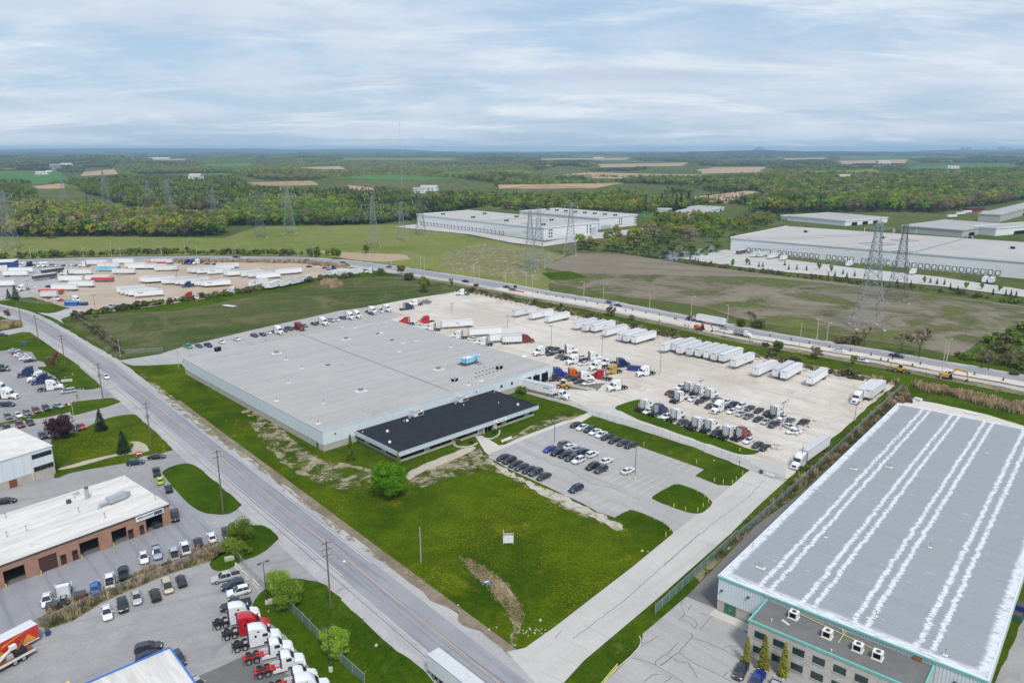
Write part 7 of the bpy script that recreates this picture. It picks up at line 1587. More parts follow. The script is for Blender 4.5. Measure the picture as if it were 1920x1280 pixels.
for i, (r, bx, by, r2, ty_, kw, lab) in enumerate((
    (26, 330, 1150, 26, 780, {}, 'utility pole by the reed island at the road bend'), (31, 590, 370, 26, 965, {}, 'utility pole on the grass above the truck lot'), (31, 985, 690, 31, 220, {}, 'utility pole beside the bare bush'),
    (32, 1550, 265, 31, 645, dict(tx=True), 'utility pole with transformers on the flagpole strip'), (5, 1135, 1100, 5, 775, dict(tx=True), 'utility pole on the ditch beside the left lawn'), (0, 419, 962, 0, 844, dict(arms=2), 'utility pole on the oval grass island'), (13, 1805, 1045, 13, 315, dict(arms=3, lamp=True), 'utility pole with lamp arm on the lower verge'))):
    b_ = pt(r, bx, by); h = height_at(b_, ph(r2, 0, ty_)[1]); utility_pole(b_, h, lab, **{**dict(arms=2), **kw}); UP.append(b_ + Vector((0, 0, h - .1)))
UP.append(UP[-1] + (UP[-1] - UP[-2]))
for i, off in enumerate((-.9, 0, .9)):
    mb = MB()
    for a, b in zip(UP[:-1], UP[1:]):
        prev = None
        for k in range(13):
            t_ = k / 12; q = a.lerp(b, t_) + Vector((off * .7, off * .7, -1.1 * 4 * t_ * (1 - t_) + .35))
            if prev is not None: mb.tube(prev, q, .018, .018, 3, 'wire_black', False)
            prev = q
    tag(obj('overhead_wire', mb.mesh('overhead_wire', fix=False)), ('left strand of the overhead wire along the front road', 'middle strand of the overhead wire along the front road', 'right strand of the overhead wire along the front road')[i], 'wire', 'overhead wires')
def lamp_post(base, h, lab, m='dark_steel', heads=2, foot=True, rz=0.7, group='yard lamp posts'):
    p = thing('lamp_post', lab, 'lamp post', base, rz, group)
    part(p, 'pole', MB().tube((0, 0, 0), (0, 0, h), .09, .07, 8, m))
    for k in range(heads):
        s_ = 1 if k == 0 else -1; a = part(p, 'lamp_arm', MB().box(min(0, s_ * .6), max(0, s_ * .6), -.04, .04, h - .1, h, m)); part(a, 'lamp_head', MB().box(s_ * .85 - .32, s_ * .85 + .32, -.2, .2, h - .14, h + .06, m))
    if foot: part(p, 'footing', MB().tube((0, 0, 0), (0, 0, .8), .38, .34, 10, 'concrete_block'))
for i, (r, bx, by, r2, ty_, lab) in enumerate(((22, 893, 478, 22, 150, 'lamp post among the middle car park rows'), (22, 1858, 885, 22, 490, 'lamp post at the right bays of the car park'), (24, 588, 388, 24, 85, 'lamp post behind the truck cluster, left'), (24, 1348, 590, 24, 268, 'lamp post in the middle of the truck cluster'), (7, 1110, 570, 7, 405, 'lamp post standing alone in the gravel yard'),
    (21, 1378, 805, 21, 472, 'lamp post at the right end of the yard car rows'), (21, 392, 520, 21, 215, 'lamp post at the left end of the yard car rows'), (25, 765, 360, 25, 205, 'lamp post at the far side of the warehouse, left'), (25, 1505, 525, 25, 375, 'lamp post at the far side of the warehouse, right'), (27, 900, 460, 27, 255, 'lamp post in the centre of the trailer lot'),
    (26, 1430, 885, 26, 660, 'twin lamp post by the trailer lot hedge'), (26, 440, 660, 26, 450, 'lamp post at the trailer lot asphalt corner'), (26, 875, 490, 26, 245, 'lamp post in the left rows of the trailer lot'), (28, 315, 570, 28, 430, 'lamp post at the slanted trailer row'), (13, 1110, 1000, 13, 545, 'black lamp post by the gate with concrete base'), (14, 1805, 1150, 14, 660, 'black lamp post at the lower left fence'), (8, 650, 905, 8, 790, 'lamp post at the yard corner fence'), (26, 1590, 300, 26, 170, 'lamp post at the top left trailer rows'))):
    b_ = pt(r, bx, by); lamp_post(b_, height_at(b_, ph(r2, 0, ty_)[1]), lab)
for i, (r, bx, by, r2, ty_, lab) in enumerate(((15, 683, 250, 15, -60, 'thin grey pole in the lawn ditch'), (21, 1612, 1245, 21, 1000, 'dark wooden pole beside the truck at the gate'), (23, 1312, 310, 23, 225, 'short dark post at the tip of the yard fence'), (5, 905, 440, 5, 300, 'thin pole in the field fence corner'), (5, 1342, 525, 5, 380, 'thin pole beside the warehouse back corner'))):
    b_ = pt(r, bx, by); h = height_at(b_, ph(r2, 0, ty_)[1]); p = thing('pole', lab, 'pole', b_, 0); part(p, 'shaft', MB().tube((0, 0, 0), (0, 0, h), .11, .08, 8, 'wood_pole' if i in (1, 2) else 'grey_wall')); part(p, 'bracket', MB().box(-.4, .4, -.04, .04, h - .7, h - .6, 'dark_steel'))
HL = [(1, 236, 912, 810), (1, 292, 908, 825), (1, 628, 890, 820), (1, 838, 890, 790), (1, 905, 888, 808), (1, 1215, 882, 805), (1, 1392, 882, 770), (1, 1475, 878, 800), (1, 1766, 870, 800), (1, 1886, 868, 785), (2, 75, 885, 820), (2, 318, 900, 815), (2, 433, 915, 805), (2, 785, 930, 840), (2, 856, 975, 855), (2, 1018, 955, 890), (2, 1235, 970, 880), (2, 1265, 1030, 885), (2, 1636, 1090, 935), (2, 1675, 1045, 945), (2, 1870, 1085, 985), (3, 105, 1100, 1000), (3, 153, 1200, 1010), (3, 538, 1200, 1070), (3, 682, 1300, 1090), (3, 1030, 1275, 1150), (3, 1338, 1400, 1190), (7, 1615, 188, 45), (8, 232, 402, 180), (8, 365, 312, 150), (8, 440, 318, 190), (8, 1295, 605, 300), (8, 1335, 492, 310)]
for i, (r, x, yb_, yt) in enumerate(HL):
    b_ = pt(r, x, yb_); h = height_at(b_, ph(r, 0, yt)[1])
    p = thing('street_light', '%s pale street light pole from the left along the highway' % ORD[i], 'street light', b_, radians(-130 if i % 2 else 40), 'highway street lights')
    part(p, 'pole', MB().tube((0, 0, 0), (0, 0, h), .16, .10, 6, 'conc_pole'))
    if i % 3 != 1: a = part(p, 'lamp_arm', MB().bar((0, 0, h - .3), (2.2, 0, h + .2), .07, 'galv')); part(a, 'lamp_head', MB().box(2.0, 2.7, -.16, .16, h + .12, h + .28, 'lamp_white'))

# ------------------------------------------------------------------ pylons
def pylon_parts(h=50.0, wide=True):
    Wd = lambda z: 5.2 * (1 - z / h) ** 1.35 + .75 + (.0 if z < h * .62 else .15)
    lv = [0, .10, .20, .30, .39, .47, .54, .61, .67, .73, .79, .85, .91, .97]
    lat = MB(); w = .18
    for a, b in zip(lv[:-1], lv[1:]):
        z0, z1 = a * h, b * h; w0, w1 = Wd(z0), Wd(z1)
        c0 = [(-w0, -w0), (w0, -w0), (w0, w0), (-w0, w0)]; c1 = [(-w1, -w1), (w1, -w1), (w1, w1), (-w1, w1)]
        for k in range(4):
            j = (k + 1) % 4
            lat.bar((*c0[k], z0), (*c1[k], z1), w * 1.3, 'pylon_steel').bar((*c0[k], z0), (*c1[j], z1), w * .8, 'pylon_steel').bar((*c0[j], z0), (*c1[k], z1), w * .8, 'pylon_steel').bar((*c1[k], z1), (*c1[j], z1), w * .7, 'pylon_steel')
    lat.bar((0, 0, .97 * h), (0, 0, h), w, 'pylon_steel')
    arms = []
    for z, L in (((.66, 8.0), (.79, 10.5), (.92, 7.0)) if wide else ((.62, 6.5), (.76, 8.0), (.90, 6.0))):
        m = MB()
        for s_ in (-1, 1):
            for q in (-.6, .6): m.bar((s_ * .8, q, z * h + 1.1), (s_ * L, 0, z * h + .5), w * .8, 'pylon_steel').bar((s_ * .8, q, z * h - .3), (s_ * L, 0, z * h + .4), w * .8, 'pylon_steel')
            for k in range(1, 4): t_ = k / 4; m.bar((s_ * (.8 + (L - .8) * t_), .6 * (1 - t_), z * h + 1.1 - .6 * t_), (s_ * (.8 + (L - .8) * t_), -.6 * (1 - t_), z * h - .3 + .7 * t_), w * .6, 'pylon_steel')
        ins = MB()
        for s_ in (-1, 1): ins.tube((s_ * L, 0, z * h + .4), (s_ * L, 0, z * h - 2.2), .12, .12, 5, 'lamp_white')
        arms.append((m.mesh('crossarm', fix=False), ins.mesh('insulator')))
    return lat.mesh('lattice', fix=False), arms
PY = [pylon_parts(50, True), pylon_parts(50, False)]
TW = []
pfoot = MB().box(-.6, .6, -.6, .6, 0, .5, 'concrete_block').mesh('footing')
for i, (x, y, yt, k, lab) in enumerate(((22, 467, 355, 0, 'pylon at the left edge of the meadow'), (122, 378, 325, 1, 'far pylon above the left clearing'), (200, 383, 318, 1, 'far pylon right of the left clearing'), (281, 393, 335, 1, 'slim pylon behind the woods'), (320, 414, 334, 0, 'tall wide-armed pylon rising from the left woods'), (403, 421, 352, 1, 'pylon at the right end of the left woods'), (489, 446, 355, 0, 'dark pylon at the edge of the meadow'), (544, 438, 342, 1, 'pylon before the bright green wood'),
    (702, 463, 364, 0, 'large wide-armed pylon in the middle of the meadow'), (754, 452, 376, 0, 'pylon right of the large meadow pylon'), (789, 441, 356, 1, 'dark pylon beside the white warehouse corner'), (993, 507, 392, 1, 'pylon in front of the white warehouse'), (1009, 500, 386, 1, 'pylon just behind the one before the warehouse'), (1069, 478, 376, 1, 'pylon before the stepped warehouse corner'), (1625, 614, 408, 1, 'nearest pylon in the brown field'), (1680, 566, 415, 1, 'dark pylon right of the nearest one in the brown field'))):
    b_ = at(x, y); h = height_at(b_, yt); s_ = h / 50.0; TW.append((b_, s_, k))
    p = thing('transmission_tower', lab, 'pylon', b_, radians(random.uniform(-6, 6) + (12 if i < 11 else -12)), 'transmission towers'); p.scale = (s_, s_, s_)
    lt, ar_ = PY[k]
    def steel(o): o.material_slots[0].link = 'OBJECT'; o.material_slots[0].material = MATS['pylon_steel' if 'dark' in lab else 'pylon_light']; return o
    steel(part(p, 'lattice', lt))
    for m, ins in ar_: a = steel(part(p, 'crossarm', m)); part(a, 'insulator', ins)
    for sx in (-5.9, 5.9):
        for sy in (-5.9, 5.9): part(p, 'footing', pfoot, (sx, sy, 0))

for ch, nm in (((0, 4, 6, 8, 11, 14), 'nearer'), ((5, 7, 9, 12, 15), 'farther')):
    for lv, (zk, wk) in enumerate(((.66, 6.5), (.78, 8.5), (.91, 6.3))):
        for sd_ in (-1, 1):
            mb = MB()
            for i0, i1 in zip(ch[:-1], ch[1:]):
                prev = None; (a, sa, _a), (b, sb, _b) = TW[i0], TW[i1]
                for k in range(17):
                    t_ = k / 16; q = a.lerp(b, t_) + Vector((sd_ * wk * .5, sd_ * wk * .8, (zk * 50 - 2) * (sa + (sb - sa) * t_) - 9 * 4 * t_ * (1 - t_)))
                    if prev is not None: mb.tube(prev, q, .05, .05, 3, 'pylon_light', False)
                    prev = q
            tag(obj('power_line', mb.mesh('power_line', fix=False)), '%s %s conductor strung along the %s row of pylons' % (('lowest', 'middle', 'top')[lv], 'near-side' if sd_ < 0 else 'far-side', nm), 'wire', 'pylon conductors')

# ------------------------------------------------------------------ trees
def quads_mesh(name, quads, m, trunk=None):
    v = []; f = []
    for c, a, b in quads:
        i = len(v); v += [tuple(c - a - b), tuple(c + a - b), tuple(c + a + b), tuple(c - a + b)]; f.append((i, i + 1, i + 2, i + 3))
    me = bpy.data.meshes.new(name); nq = len(f)
    if trunk:
        i0 = len(v); v += trunk.v; f += [tuple(i0 + k for k in q) for q in trunk.f]
    me.from_pydata(v, [], f); me.materials.append(MATS[m])
    if trunk:
        me.materials.append(MATS['bark']); me.polygons.foreach_set('material_index', [0] * nq + [1] * (len(f) - nq))
    return me
def rv(r, s=1.0): 
    while True:
        q = Vector((r.uniform(-1, 1), r.uniform(-1, 1), r.uniform(-1, 1)))
        if .05 < q.length < 1: return q * s
def leaf_quads(r, centre, rad, n, size, flat=.75):
    out = []
    for _ in range(n):
        d = rv(r); d = d.normalized() * (d.length ** .45)
        c = centre + Vector((d.x * rad, d.y * rad, d.z * rad * flat))
        nrm = (d + rv(r, .9) + Vector((0, 0, .35))).normalized(); a = nrm.orthogonal().normalized(); a.rotate(Matrix.Rotation(r.uniform(0, 6.28), 3, nrm)); b = nrm.cross(a)
        s_ = size * r.uniform(.6, 1.3); out.append((c, a * s_, b * s_ * r.uniform(.6, 1.0)))
    return out
def broadleaf(seed, h=12.0, rad=5.0, clumps=26, per=40, size=.42, m='leaf_mid', base=.28, sep=False, flat=1.0):
    r = random.Random(seed); tr = MB().tube((0, 0, -.1), (0, 0, h * .45), .028 * h, .018 * h, 7, 'bark'); q = []
    for k in range(clumps):
        d = rv(r).normalized(); rr_ = r.uniform(.5, 1.08)
        zc = h * (base + (1 - base) * .5); c = Vector((d.x * rad * rr_ * .8, d.y * rad * rr_ * .8, zc + d.z * h * (1 - base) * .5 * rr_ * .85))
        cr = rad * r.uniform(.16, .40); q += leaf_quads(r, c, cr, per, size, .8)
        if k % 3 == 0: tr.tube((0, 0, h * r.uniform(.25, .42)), c, .010 * h, .003 * h, 5, 'bark', False)
    if sep: return quads_mesh('crown', q, m), tr.mesh('trunk', 40)
    return quads_mesh('tree', q, m, tr)
def conifer(seed, h=14.0, rad=3.2, tiers=13, per=26, m='leaf_spruce', sep=False, size=.5):
    r = random.Random(seed); tr = MB().tube((0, 0, -.1), (0, 0, h * .96), .018 * h, .004 * h, 6, 'bark'); q = []
    for k in range(tiers):
        t = k / (tiers - 1); z = h * (.08 + .90 * t); R_ = rad * (1 - t) ** .85 + .15
        for i in range(max(5, int(per * (1 - t * .8)))):
            a = r.uniform(0, 6.28); rr_ = R_ * r.uniform(.35, 1.0)
            d = Vector((cos(a), sin(a), -.32)); c = Vector((cos(a) * rr_, sin(a) * rr_, z - rr_ * .25 + r.uniform(-.3, .3)))
            sd_ = Vector((-sin(a), cos(a), r.uniform(-.5, .5))); q.append((c, d * size * r.uniform(.7, 1.3) * (h / 14), sd_ * size * .6 * r.uniform(.7, 1.2) * (h / 14)))
    if sep: return quads_mesh('crown', q, m), tr.mesh('trunk', 40)
    return quads_mesh('tree', q, m, tr)
def bare(seed, h=10.0, rad=4.0, buds=220, m='leaf_bud', sep=False, bs=.14):
    r = random.Random(seed); tr = MB(); tips = []
    def grow(p, d, L, rad_, lv):
        e = p + d * L; tr.tube(p, e, rad_, rad_ * .62, 5 if lv < 2 else 3, 'bark', False)
        if lv >= 4: tips.append(e); return
        for _ in range(3 if lv < 3 else 2):
            nd = (d + rv(r, .85) + Vector((0, 0, .12))).normalized(); grow(e, nd, L * r.uniform(.58, .8), rad_ * .58, lv + 1)
        tips.append(e)
    grow(Vector((0, 0, -.1)), Vector((0, 0, 1)), h * .28, .02 * h, 0)
    q = []
    for _ in range(buds): q += leaf_quads(r, r.choice(tips), .35, 1, bs)
    if sep: return quads_mesh('crown', q, m), tr.mesh('trunk', fix=False)
    return quads_mesh('tree', q, m, tr)
FAR = dict(clumps=20, per=26, size=.48)
T = [broadleaf(1, 12, 5, m='leaf_bright', **FAR), broadleaf(2, 11, 5.5, m='leaf_mid', **FAR), broadleaf(3, 13, 5, m='leaf_olive', **FAR), broadleaf(4, 10, 4.6, m='leaf_yellow', **FAR),
     broadleaf(5, 12, 4.8, clumps=18, per=20, size=.42, m='leaf_bud'), broadleaf(6, 12, 4.6, clumps=18, per=20, size=.40, m='leaf_grey'), conifer(7, 14, 3.0, 9, 12, size=.9), broadleaf(8, 9, 4.2, m='leaf_lime', **FAR),
     broadleaf(9, 10, 4.0, m='leaf_copper', **FAR), broadleaf(10, 14, 5.6, m='leaf_mid', **FAR), broadleaf(12, 3.2, 2.6, clumps=9, per=14, size=.4, m='leaf_mid', base=.0), broadleaf(13, 3.0, 2.6, clumps=9, per=14, size=.38, m='weed', base=.0),
     conifer(14, 5, 1.4, 8, 12, size=.8)]
# kinds: 0 bright 1 mid 2 olive 3 yellow 4 bud 5 grey 6 conifer 7 lime 8 copper 9 big mid 10 bush 11 weed bush 12 small conifer
def pick(r, mix):
    t = r.random() * sum(w for _, w in mix)
    for k, w in mix:
        t -= w
        if t <= 0: return k
    return mix[-1][0]
def wood(name, lab, pix, spacing, mix, size=(.75, 1.25), clump=None, seed=1, thin=None):
    r = random.Random(seed); poly = [at(*p) if len(p) == 2 else pt(*p) for p in pix]
    pts = []
    for x, y in scatter_in(poly, spacing, r):
        if thin is not None and noise.noise(Vector((x * thin[0], y * thin[0], seed))) < thin[1]: continue
        nz = noise.noise(Vector((x * .012, y * .012, seed + .5)))
        mx = [(k, w * (1 + (2.2 * nz if j % 2 else -2.2 * nz)) if w * (1 + (2.2 * nz if j % 2 else -2.2 * nz)) > 0 else .01) for j, (k, w) in enumerate(mix)]
        pts.append((x, y, relief(x, y), r.uniform(*size), r.uniform(0, 6.28), pick(r, mx)))
    if pts: instancer(name, pts, T, lab)
    return len(pts)
GREENW = [(0, 2.6), (2, 2.6), (3, 1.3), (5, 2.0), (4, 1.6), (1, 1.6), (6, 1.1), (7, .5), (8, .2)]
DULLW = [(2, 3), (1, 2), (5, 2.2), (4, 1.5), (0, 1.0), (6, .8), (9, 1)]
DARKW = [(6, 2.6), (1, 2), (2, 1.5), (9, 1.6), (5, .8)]
wood('woodland', 'spring wood of yellow-green and grey trees behind the meadow', [(-160, 443), (180, 444), (330, 445), (418, 442), (425, 425), (330, 408), (250, 412), (180, 398), (100, 393), (-160, 385)], 7.4, GREENW, (.85, 1.6), seed=2)
wood('woodland', 'bright green wood at the right of the meadow', [(424, 424), (640, 422), (665, 418), (660, 395), (640, 384), (480, 384), (420, 400)], 7.2, [(0, 3), (7, 3), (2, 1.3), (1, 1.5), (5, .6)], (.85, 1.5), seed=3)
wood('woodland', 'dark conifer wood left of the white warehouse', [(600, 424), (700, 421), (780, 413), (860, 396), (900, 388), (800, 384), (655, 386)], 6.0, [(6, 4), (9, 1), (1, 1), (5, .5)], (.8, 1.2), seed=4)
wood('woodland', 'dark mixed wood behind the left clearing', [(95, 354), (240, 340), (440, 342), (480, 362), (560, 366), (740, 367), (790, 380), (700, 384), (480, 385), (300, 402), (240, 388), (180, 368)], 8.5, DARKW, (.9, 1.4), seed=5)
wood('woodland', 'dark wood at the left edge behind the clearing', [(-300, 392), (70, 392), (62, 352), (30, 348), (-300, 352)], 8.5, DARKW, (.9, 1.4), seed=6)
wood('woodland', 'grove of mixed trees and spruces behind the white warehouses', [(800, 392), (900, 388), (960, 394), (1050, 398), (1230, 402), (1235, 394), (1290, 396), (1300, 384), (1290, 380), (1100, 376), (960, 374), (800, 372)], 10.5, [(2, 2), (0, 2), (1, 2), (6, 1.6), (3, .6), (5, .8)], (.8, 1.4), seed=7)
wood('woodland', 'spruce grove behind the pale green building', [(1235, 392), (1420, 393), (1440, 372), (1380, 372), (1300, 385)], 9.0, [(6, 4), (1, 1.2)], (.9, 1.5), seed=8)
wood('woodland', 'large green wood behind the long warehouse at right', [(1400, 402), (1470, 400), (1500, 400), (1620, 398), (1760, 400), (1850, 388), (1930, 374), (2150, 360), (2150, 325), (1700, 334), (1540, 322), (1440, 330), (1425, 365), (1440, 385)], 10.5, [(0, 2.4), (2, 2.8), (1, 2.2), (5, 1.8), (7, .8), (3, .6), (6, .5), (4, 1.0), (9, 1.3)], (1.0, 1.9), seed=9)
wood('woodland', 'scrub and small trees between brown field and warehouses', [(1085, 470), (1160, 474), (1270, 486), (1330, 482), (1368, 462), (1385, 440), (1440, 425), (1470, 410), (1400, 405), (1310, 408), (1210, 412), (1215, 432), (1130, 450), (1085, 458)], 9.0, [(10, 3.5), (2, 1.6), (1, 1.6), (0, .8), (11, 1), (4, .5)], (.5, 1.15), seed=10, thin=(.02, -.12))
wood('woodland', 'tree belts among the far right fields', [(1000, 376), (1440, 358), (1440, 330), (1330, 338), (1200, 337), (1000, 336), (930, 344), (930, 356), (1110, 355), (1160, 346), (1290, 350), (1300, 366), (1200, 372)], 13, [(2, 2.5), (1, 2), (0, 1.4), (5, 1.4), (6, .5)], (.9, 1.5), seed=12, thin=(.006, -.05))
wood('woodland', 'broad wood across the middle distance', [(440, 338), (620, 340), (860, 344), (930, 344), (1000, 334), (1000, 318), (860, 304), (480, 304), (440, 322)], 14, [(2, 3), (4, 1.6), (1, 2), (0, 1.5), (5, 1.6)], (1.0, 1.6), seed=13, thin=(.004, -.28))
wood('woodland', 'round wood above the green field at left', [(215, 330), (340, 326), (480, 326), (480, 302), (360, 300), (240, 306), (215, 318)], 14, [(2, 3), (1, 2.5), (5, 1.5), (0, 1)], (1.0, 1.6), seed=14)
# farther land: patches of canopy
def canopy(seed, w, n, m, h=11):
    r = random.Random(seed); q = []
    for _ in range(n): q += leaf_quads(r, Vector((r.uniform(-w, w), r.uniform(-w, w), h * r.uniform(.45, .75))), h * .42, 9, h * .17)
    return quads_mesh('canopy', q, m)
C_ = [canopy(i + 20, 24, 26, m) for i, m in enumerate(('leaf_far', 'leaf_far_olive', 'leaf_far_grey', 'leaf_spruce', 'leaf_olive'))]
r = random.Random(77); pts = []
for y0, y1, sp in ((1900, 3200, 30), (3200, 5200, 44), (5200, 8500, 75), (8500, 14500, 130)):
    y = y0
    while y < y1:
        x = -y * .78 - 100
        while x < y * .78 + 100:
            px, py = x + r.uniform(-.5, .5) * sp, y + r.uniform(-.5, .5) * sp
            nz = noise.noise(Vector((px * .0011, py * .0006, 3.7))) + .45 * noise.noise(Vector((px * .0035, py * .002, 8.1)))
            if nz > -.16:
                ux, uy = to_photo(px, py)
                clear = any(a - 4 <= ux <= b + 4 and c - 1.5 <= uy <= d + 4 for a, b, c, d in FIELD_BOX)
                if not clear: pts.append((px, py, relief(px, py), sp / 30 * .95 if sp < 60 else sp / 48, r.uniform(0, 6.28), pick(r, [(0, 3 + 4 * nz), (1, 2.5 - 3 * nz if nz < .7 else .4), (2, 1.8), (3, 1.0), (4, .7)])))
            x += sp
        y += sp
pts = [(a, b, c, min(d, 1.7), e, k) for a, b, c, d, e, k in pts]
instancer('far_woodland', pts, C_, 'hazy patchwork of distant woods up to the horizon')

# individual trees
def tree(kind, lab, base, sc, rz=0.0, group=None, name='broadleaf_tree', cat='tree'):
    t_ = thing(name, lab, cat, base, rz, group); t_.scale = (sc, sc, sc)
    cr, tr = TREES[kind]; part(t_, 'trunk', tr); part(t_, 'crown', cr); return t_
TREES = {'lime': broadleaf(31, 8.5, 4.3, 80, 190, .11, 'leaf_lime', .08, True), 'purple': broadleaf(32, 6.5, 4.0, 60, 130, .12, 'leaf_purple', .10, True), 'bush': broadleaf(33, 3.4, 2.4, 44, 130, .08, 'leaf_mid', .02, True), 'bright_bush': broadleaf(34, 4.4, 2.8, 56, 190, .075, 'leaf_bright', .06, True),
         'spruce': conifer(35, 8.0, 2.3, 22, 70, 'leaf_spruce', True, .42), 'thin_spruce': conifer(36, 8.0, 1.35, 22, 44, 'leaf_mid', True, .40), 'column': conifer(37, 6.0, .75, 22, 46, 'leaf_olive', True, .35),
         'bare': bare(38, 8, 4, 160, 'leaf_bud', True), 'bare_copper': bare(39, 7, 3.5, 420, 'leaf_copper', True, .16), 'oak': bare(40, 13, 6, 1500, 'leaf_bud', True, .24), 'mid': broadleaf(41, 9, 4.2, 34, 45, .30, 'leaf_mid', .2, True), 'olive': broadleaf(42, 9, 4.0, 34, 40, .30, 'leaf_olive', .2, True), 'young': broadleaf(43, 5, 1.6, 18, 26, .20, 'leaf_bright', .3, True), 'weedbush': broadleaf(44, 3.2, 2.6, 26, 40, .2, 'weed', .02, True), 'willow': broadleaf(45, 7, 3.6, 30, 34, .24, 'leaf_bud', .1, True), 'far_spruce': conifer(46, 14, 3.2, 14, 26, 'leaf_spruce', True, .8), 'hedge': broadleaf(47, 2.2, 1.6, 24, 70, .11, 'leaf_mid', .0, True)}
def h_tree(kind, lab, r, bx, by, ytop_r, ytop, native, **k):
    b_ = pt(r, bx, by); h = height_at(b_, ph(ytop_r, 0, ytop)[1]); tree(kind, lab, b_, max(.3, h / native), random.uniform(0, 6), **k)
h_tree('lime', 'bright lime-green round tree on the lawn by the office', 18, 415, 965, 18, 668, 8.5)
h_tree('spruce', 'spruce beside the upper drive on the left lawn', 32, 1520, 690, 32, 370, 8.0, name='spruce_tree'); h_tree('spruce', 'spruce beside the dirt path on the left lawn', 5, 930, 1155, 5, 985, 8.0, name='spruce_tree')
h_tree('thin_spruce', 'slim spruce between warehouse and office wing', 18, 85, 650, 18, 435, 8.0, name='spruce_tree'); h_tree('thin_spruce', 'slim spruce at the front corner of the office wing', 18, 492, 685, 18, 568, 8.0, name='spruce_tree')
h_tree('purple', 'dark purple-leaved tree beside the pale building', 32, 930, 810, 32, 470, 6.5)
h_tree('bare', 'small bare tree on the flagpole strip', 32, 1160, 265, 32, 110, 8.0, name='bare_tree'); h_tree('bare', 'bare tree left of the coppery bush in the truck lot plot', 31, 750, 720, 31, 470, 8.0, name='bare_tree'); h_tree('bare_copper', 'tall budding reddish bush in the truck lot plot', 31, 895, 820, 31, 400, 7.0, name='budding_tree'); h_tree('bare_copper', 'budding brown tree at the left edge by the road bend', 26, 130, 1055, 26, 840, 7.0, name='budding_tree')
for q in ((13, 820, 300, 13, 90, 'bright_bush', 4.4, 'tall young bush on the grass corner by the gate'), (13, 830, 470, 13, 320, 'bush', 3.4, 'round dark bush on the grass corner by the gate'), (13, 720, 430, 13, 290, 'bush', 3.4, 'left bush on the grass corner by the gate'), (13, 1230, 850, 13, 645, 'bright_bush', 4.4, 'left of two round bushes beside the lower fence'), (13, 1340, 1010, 13, 740, 'bright_bush', 4.4, 'right of two round bushes beside the lower fence'), (14, 1860, 960, 14, 640, 'bright_bush', 5.6, 'round bush at the lower end of the fence')):
    h_tree(q[5], q[7], q[0], q[1], q[2], q[3], q[4], q[6], name='bush', cat='bush')
for i, q in enumerate(((16, 1640, 1110, 880), (16, 1790, 1165, 885), (17, 110, 945, 700), (17, 250, 985, 750))[:]):
    h_tree('column', ('first', 'second', 'third', 'fourth')[i] + ' column-shaped cypress from the left before the front office', q[0], q[1], q[2], q[0], q[3], 6.0, name='cypress', group='cypresses at the front office')
for i, q in enumerate(((24, 60, 1055), (24, 110, 1080), (24, 165, 1100))): tree('hedge', '%s clump of the clipped hedge beside the dock trailer' % ORD[i], pt(*q), 1.15, i, name='hedge_shrub', cat='hedge', group='dock hedge')
for i, q in enumerate(((18, 1005, 505), (18, 1110, 505), (18, 1310, 420))): tree('bush', 'low shrub in the office planter, %s from the left' % ORD[i], pt(*q), .42, i, name='shrub', cat='bush', group='planter shrubs')
for q in ((8, 720, 355, 165, 'oak', 13, 'spreading bare oak left of the two field oaks'), (8, 1000, 400, 205, 'oak', 13, 'left of the two large bare oaks by the highway'), (8, 1130, 440, 155, 'oak', 13, 'largest bare oak by the highway'), (7, 1790, 190, 70, 'oak', 13, 'broad bare tree in the brown field edge')):
    h_tree(q[4], q[6], q[0], q[1], q[2], q[0], q[3], q[5], name='oak_tree')
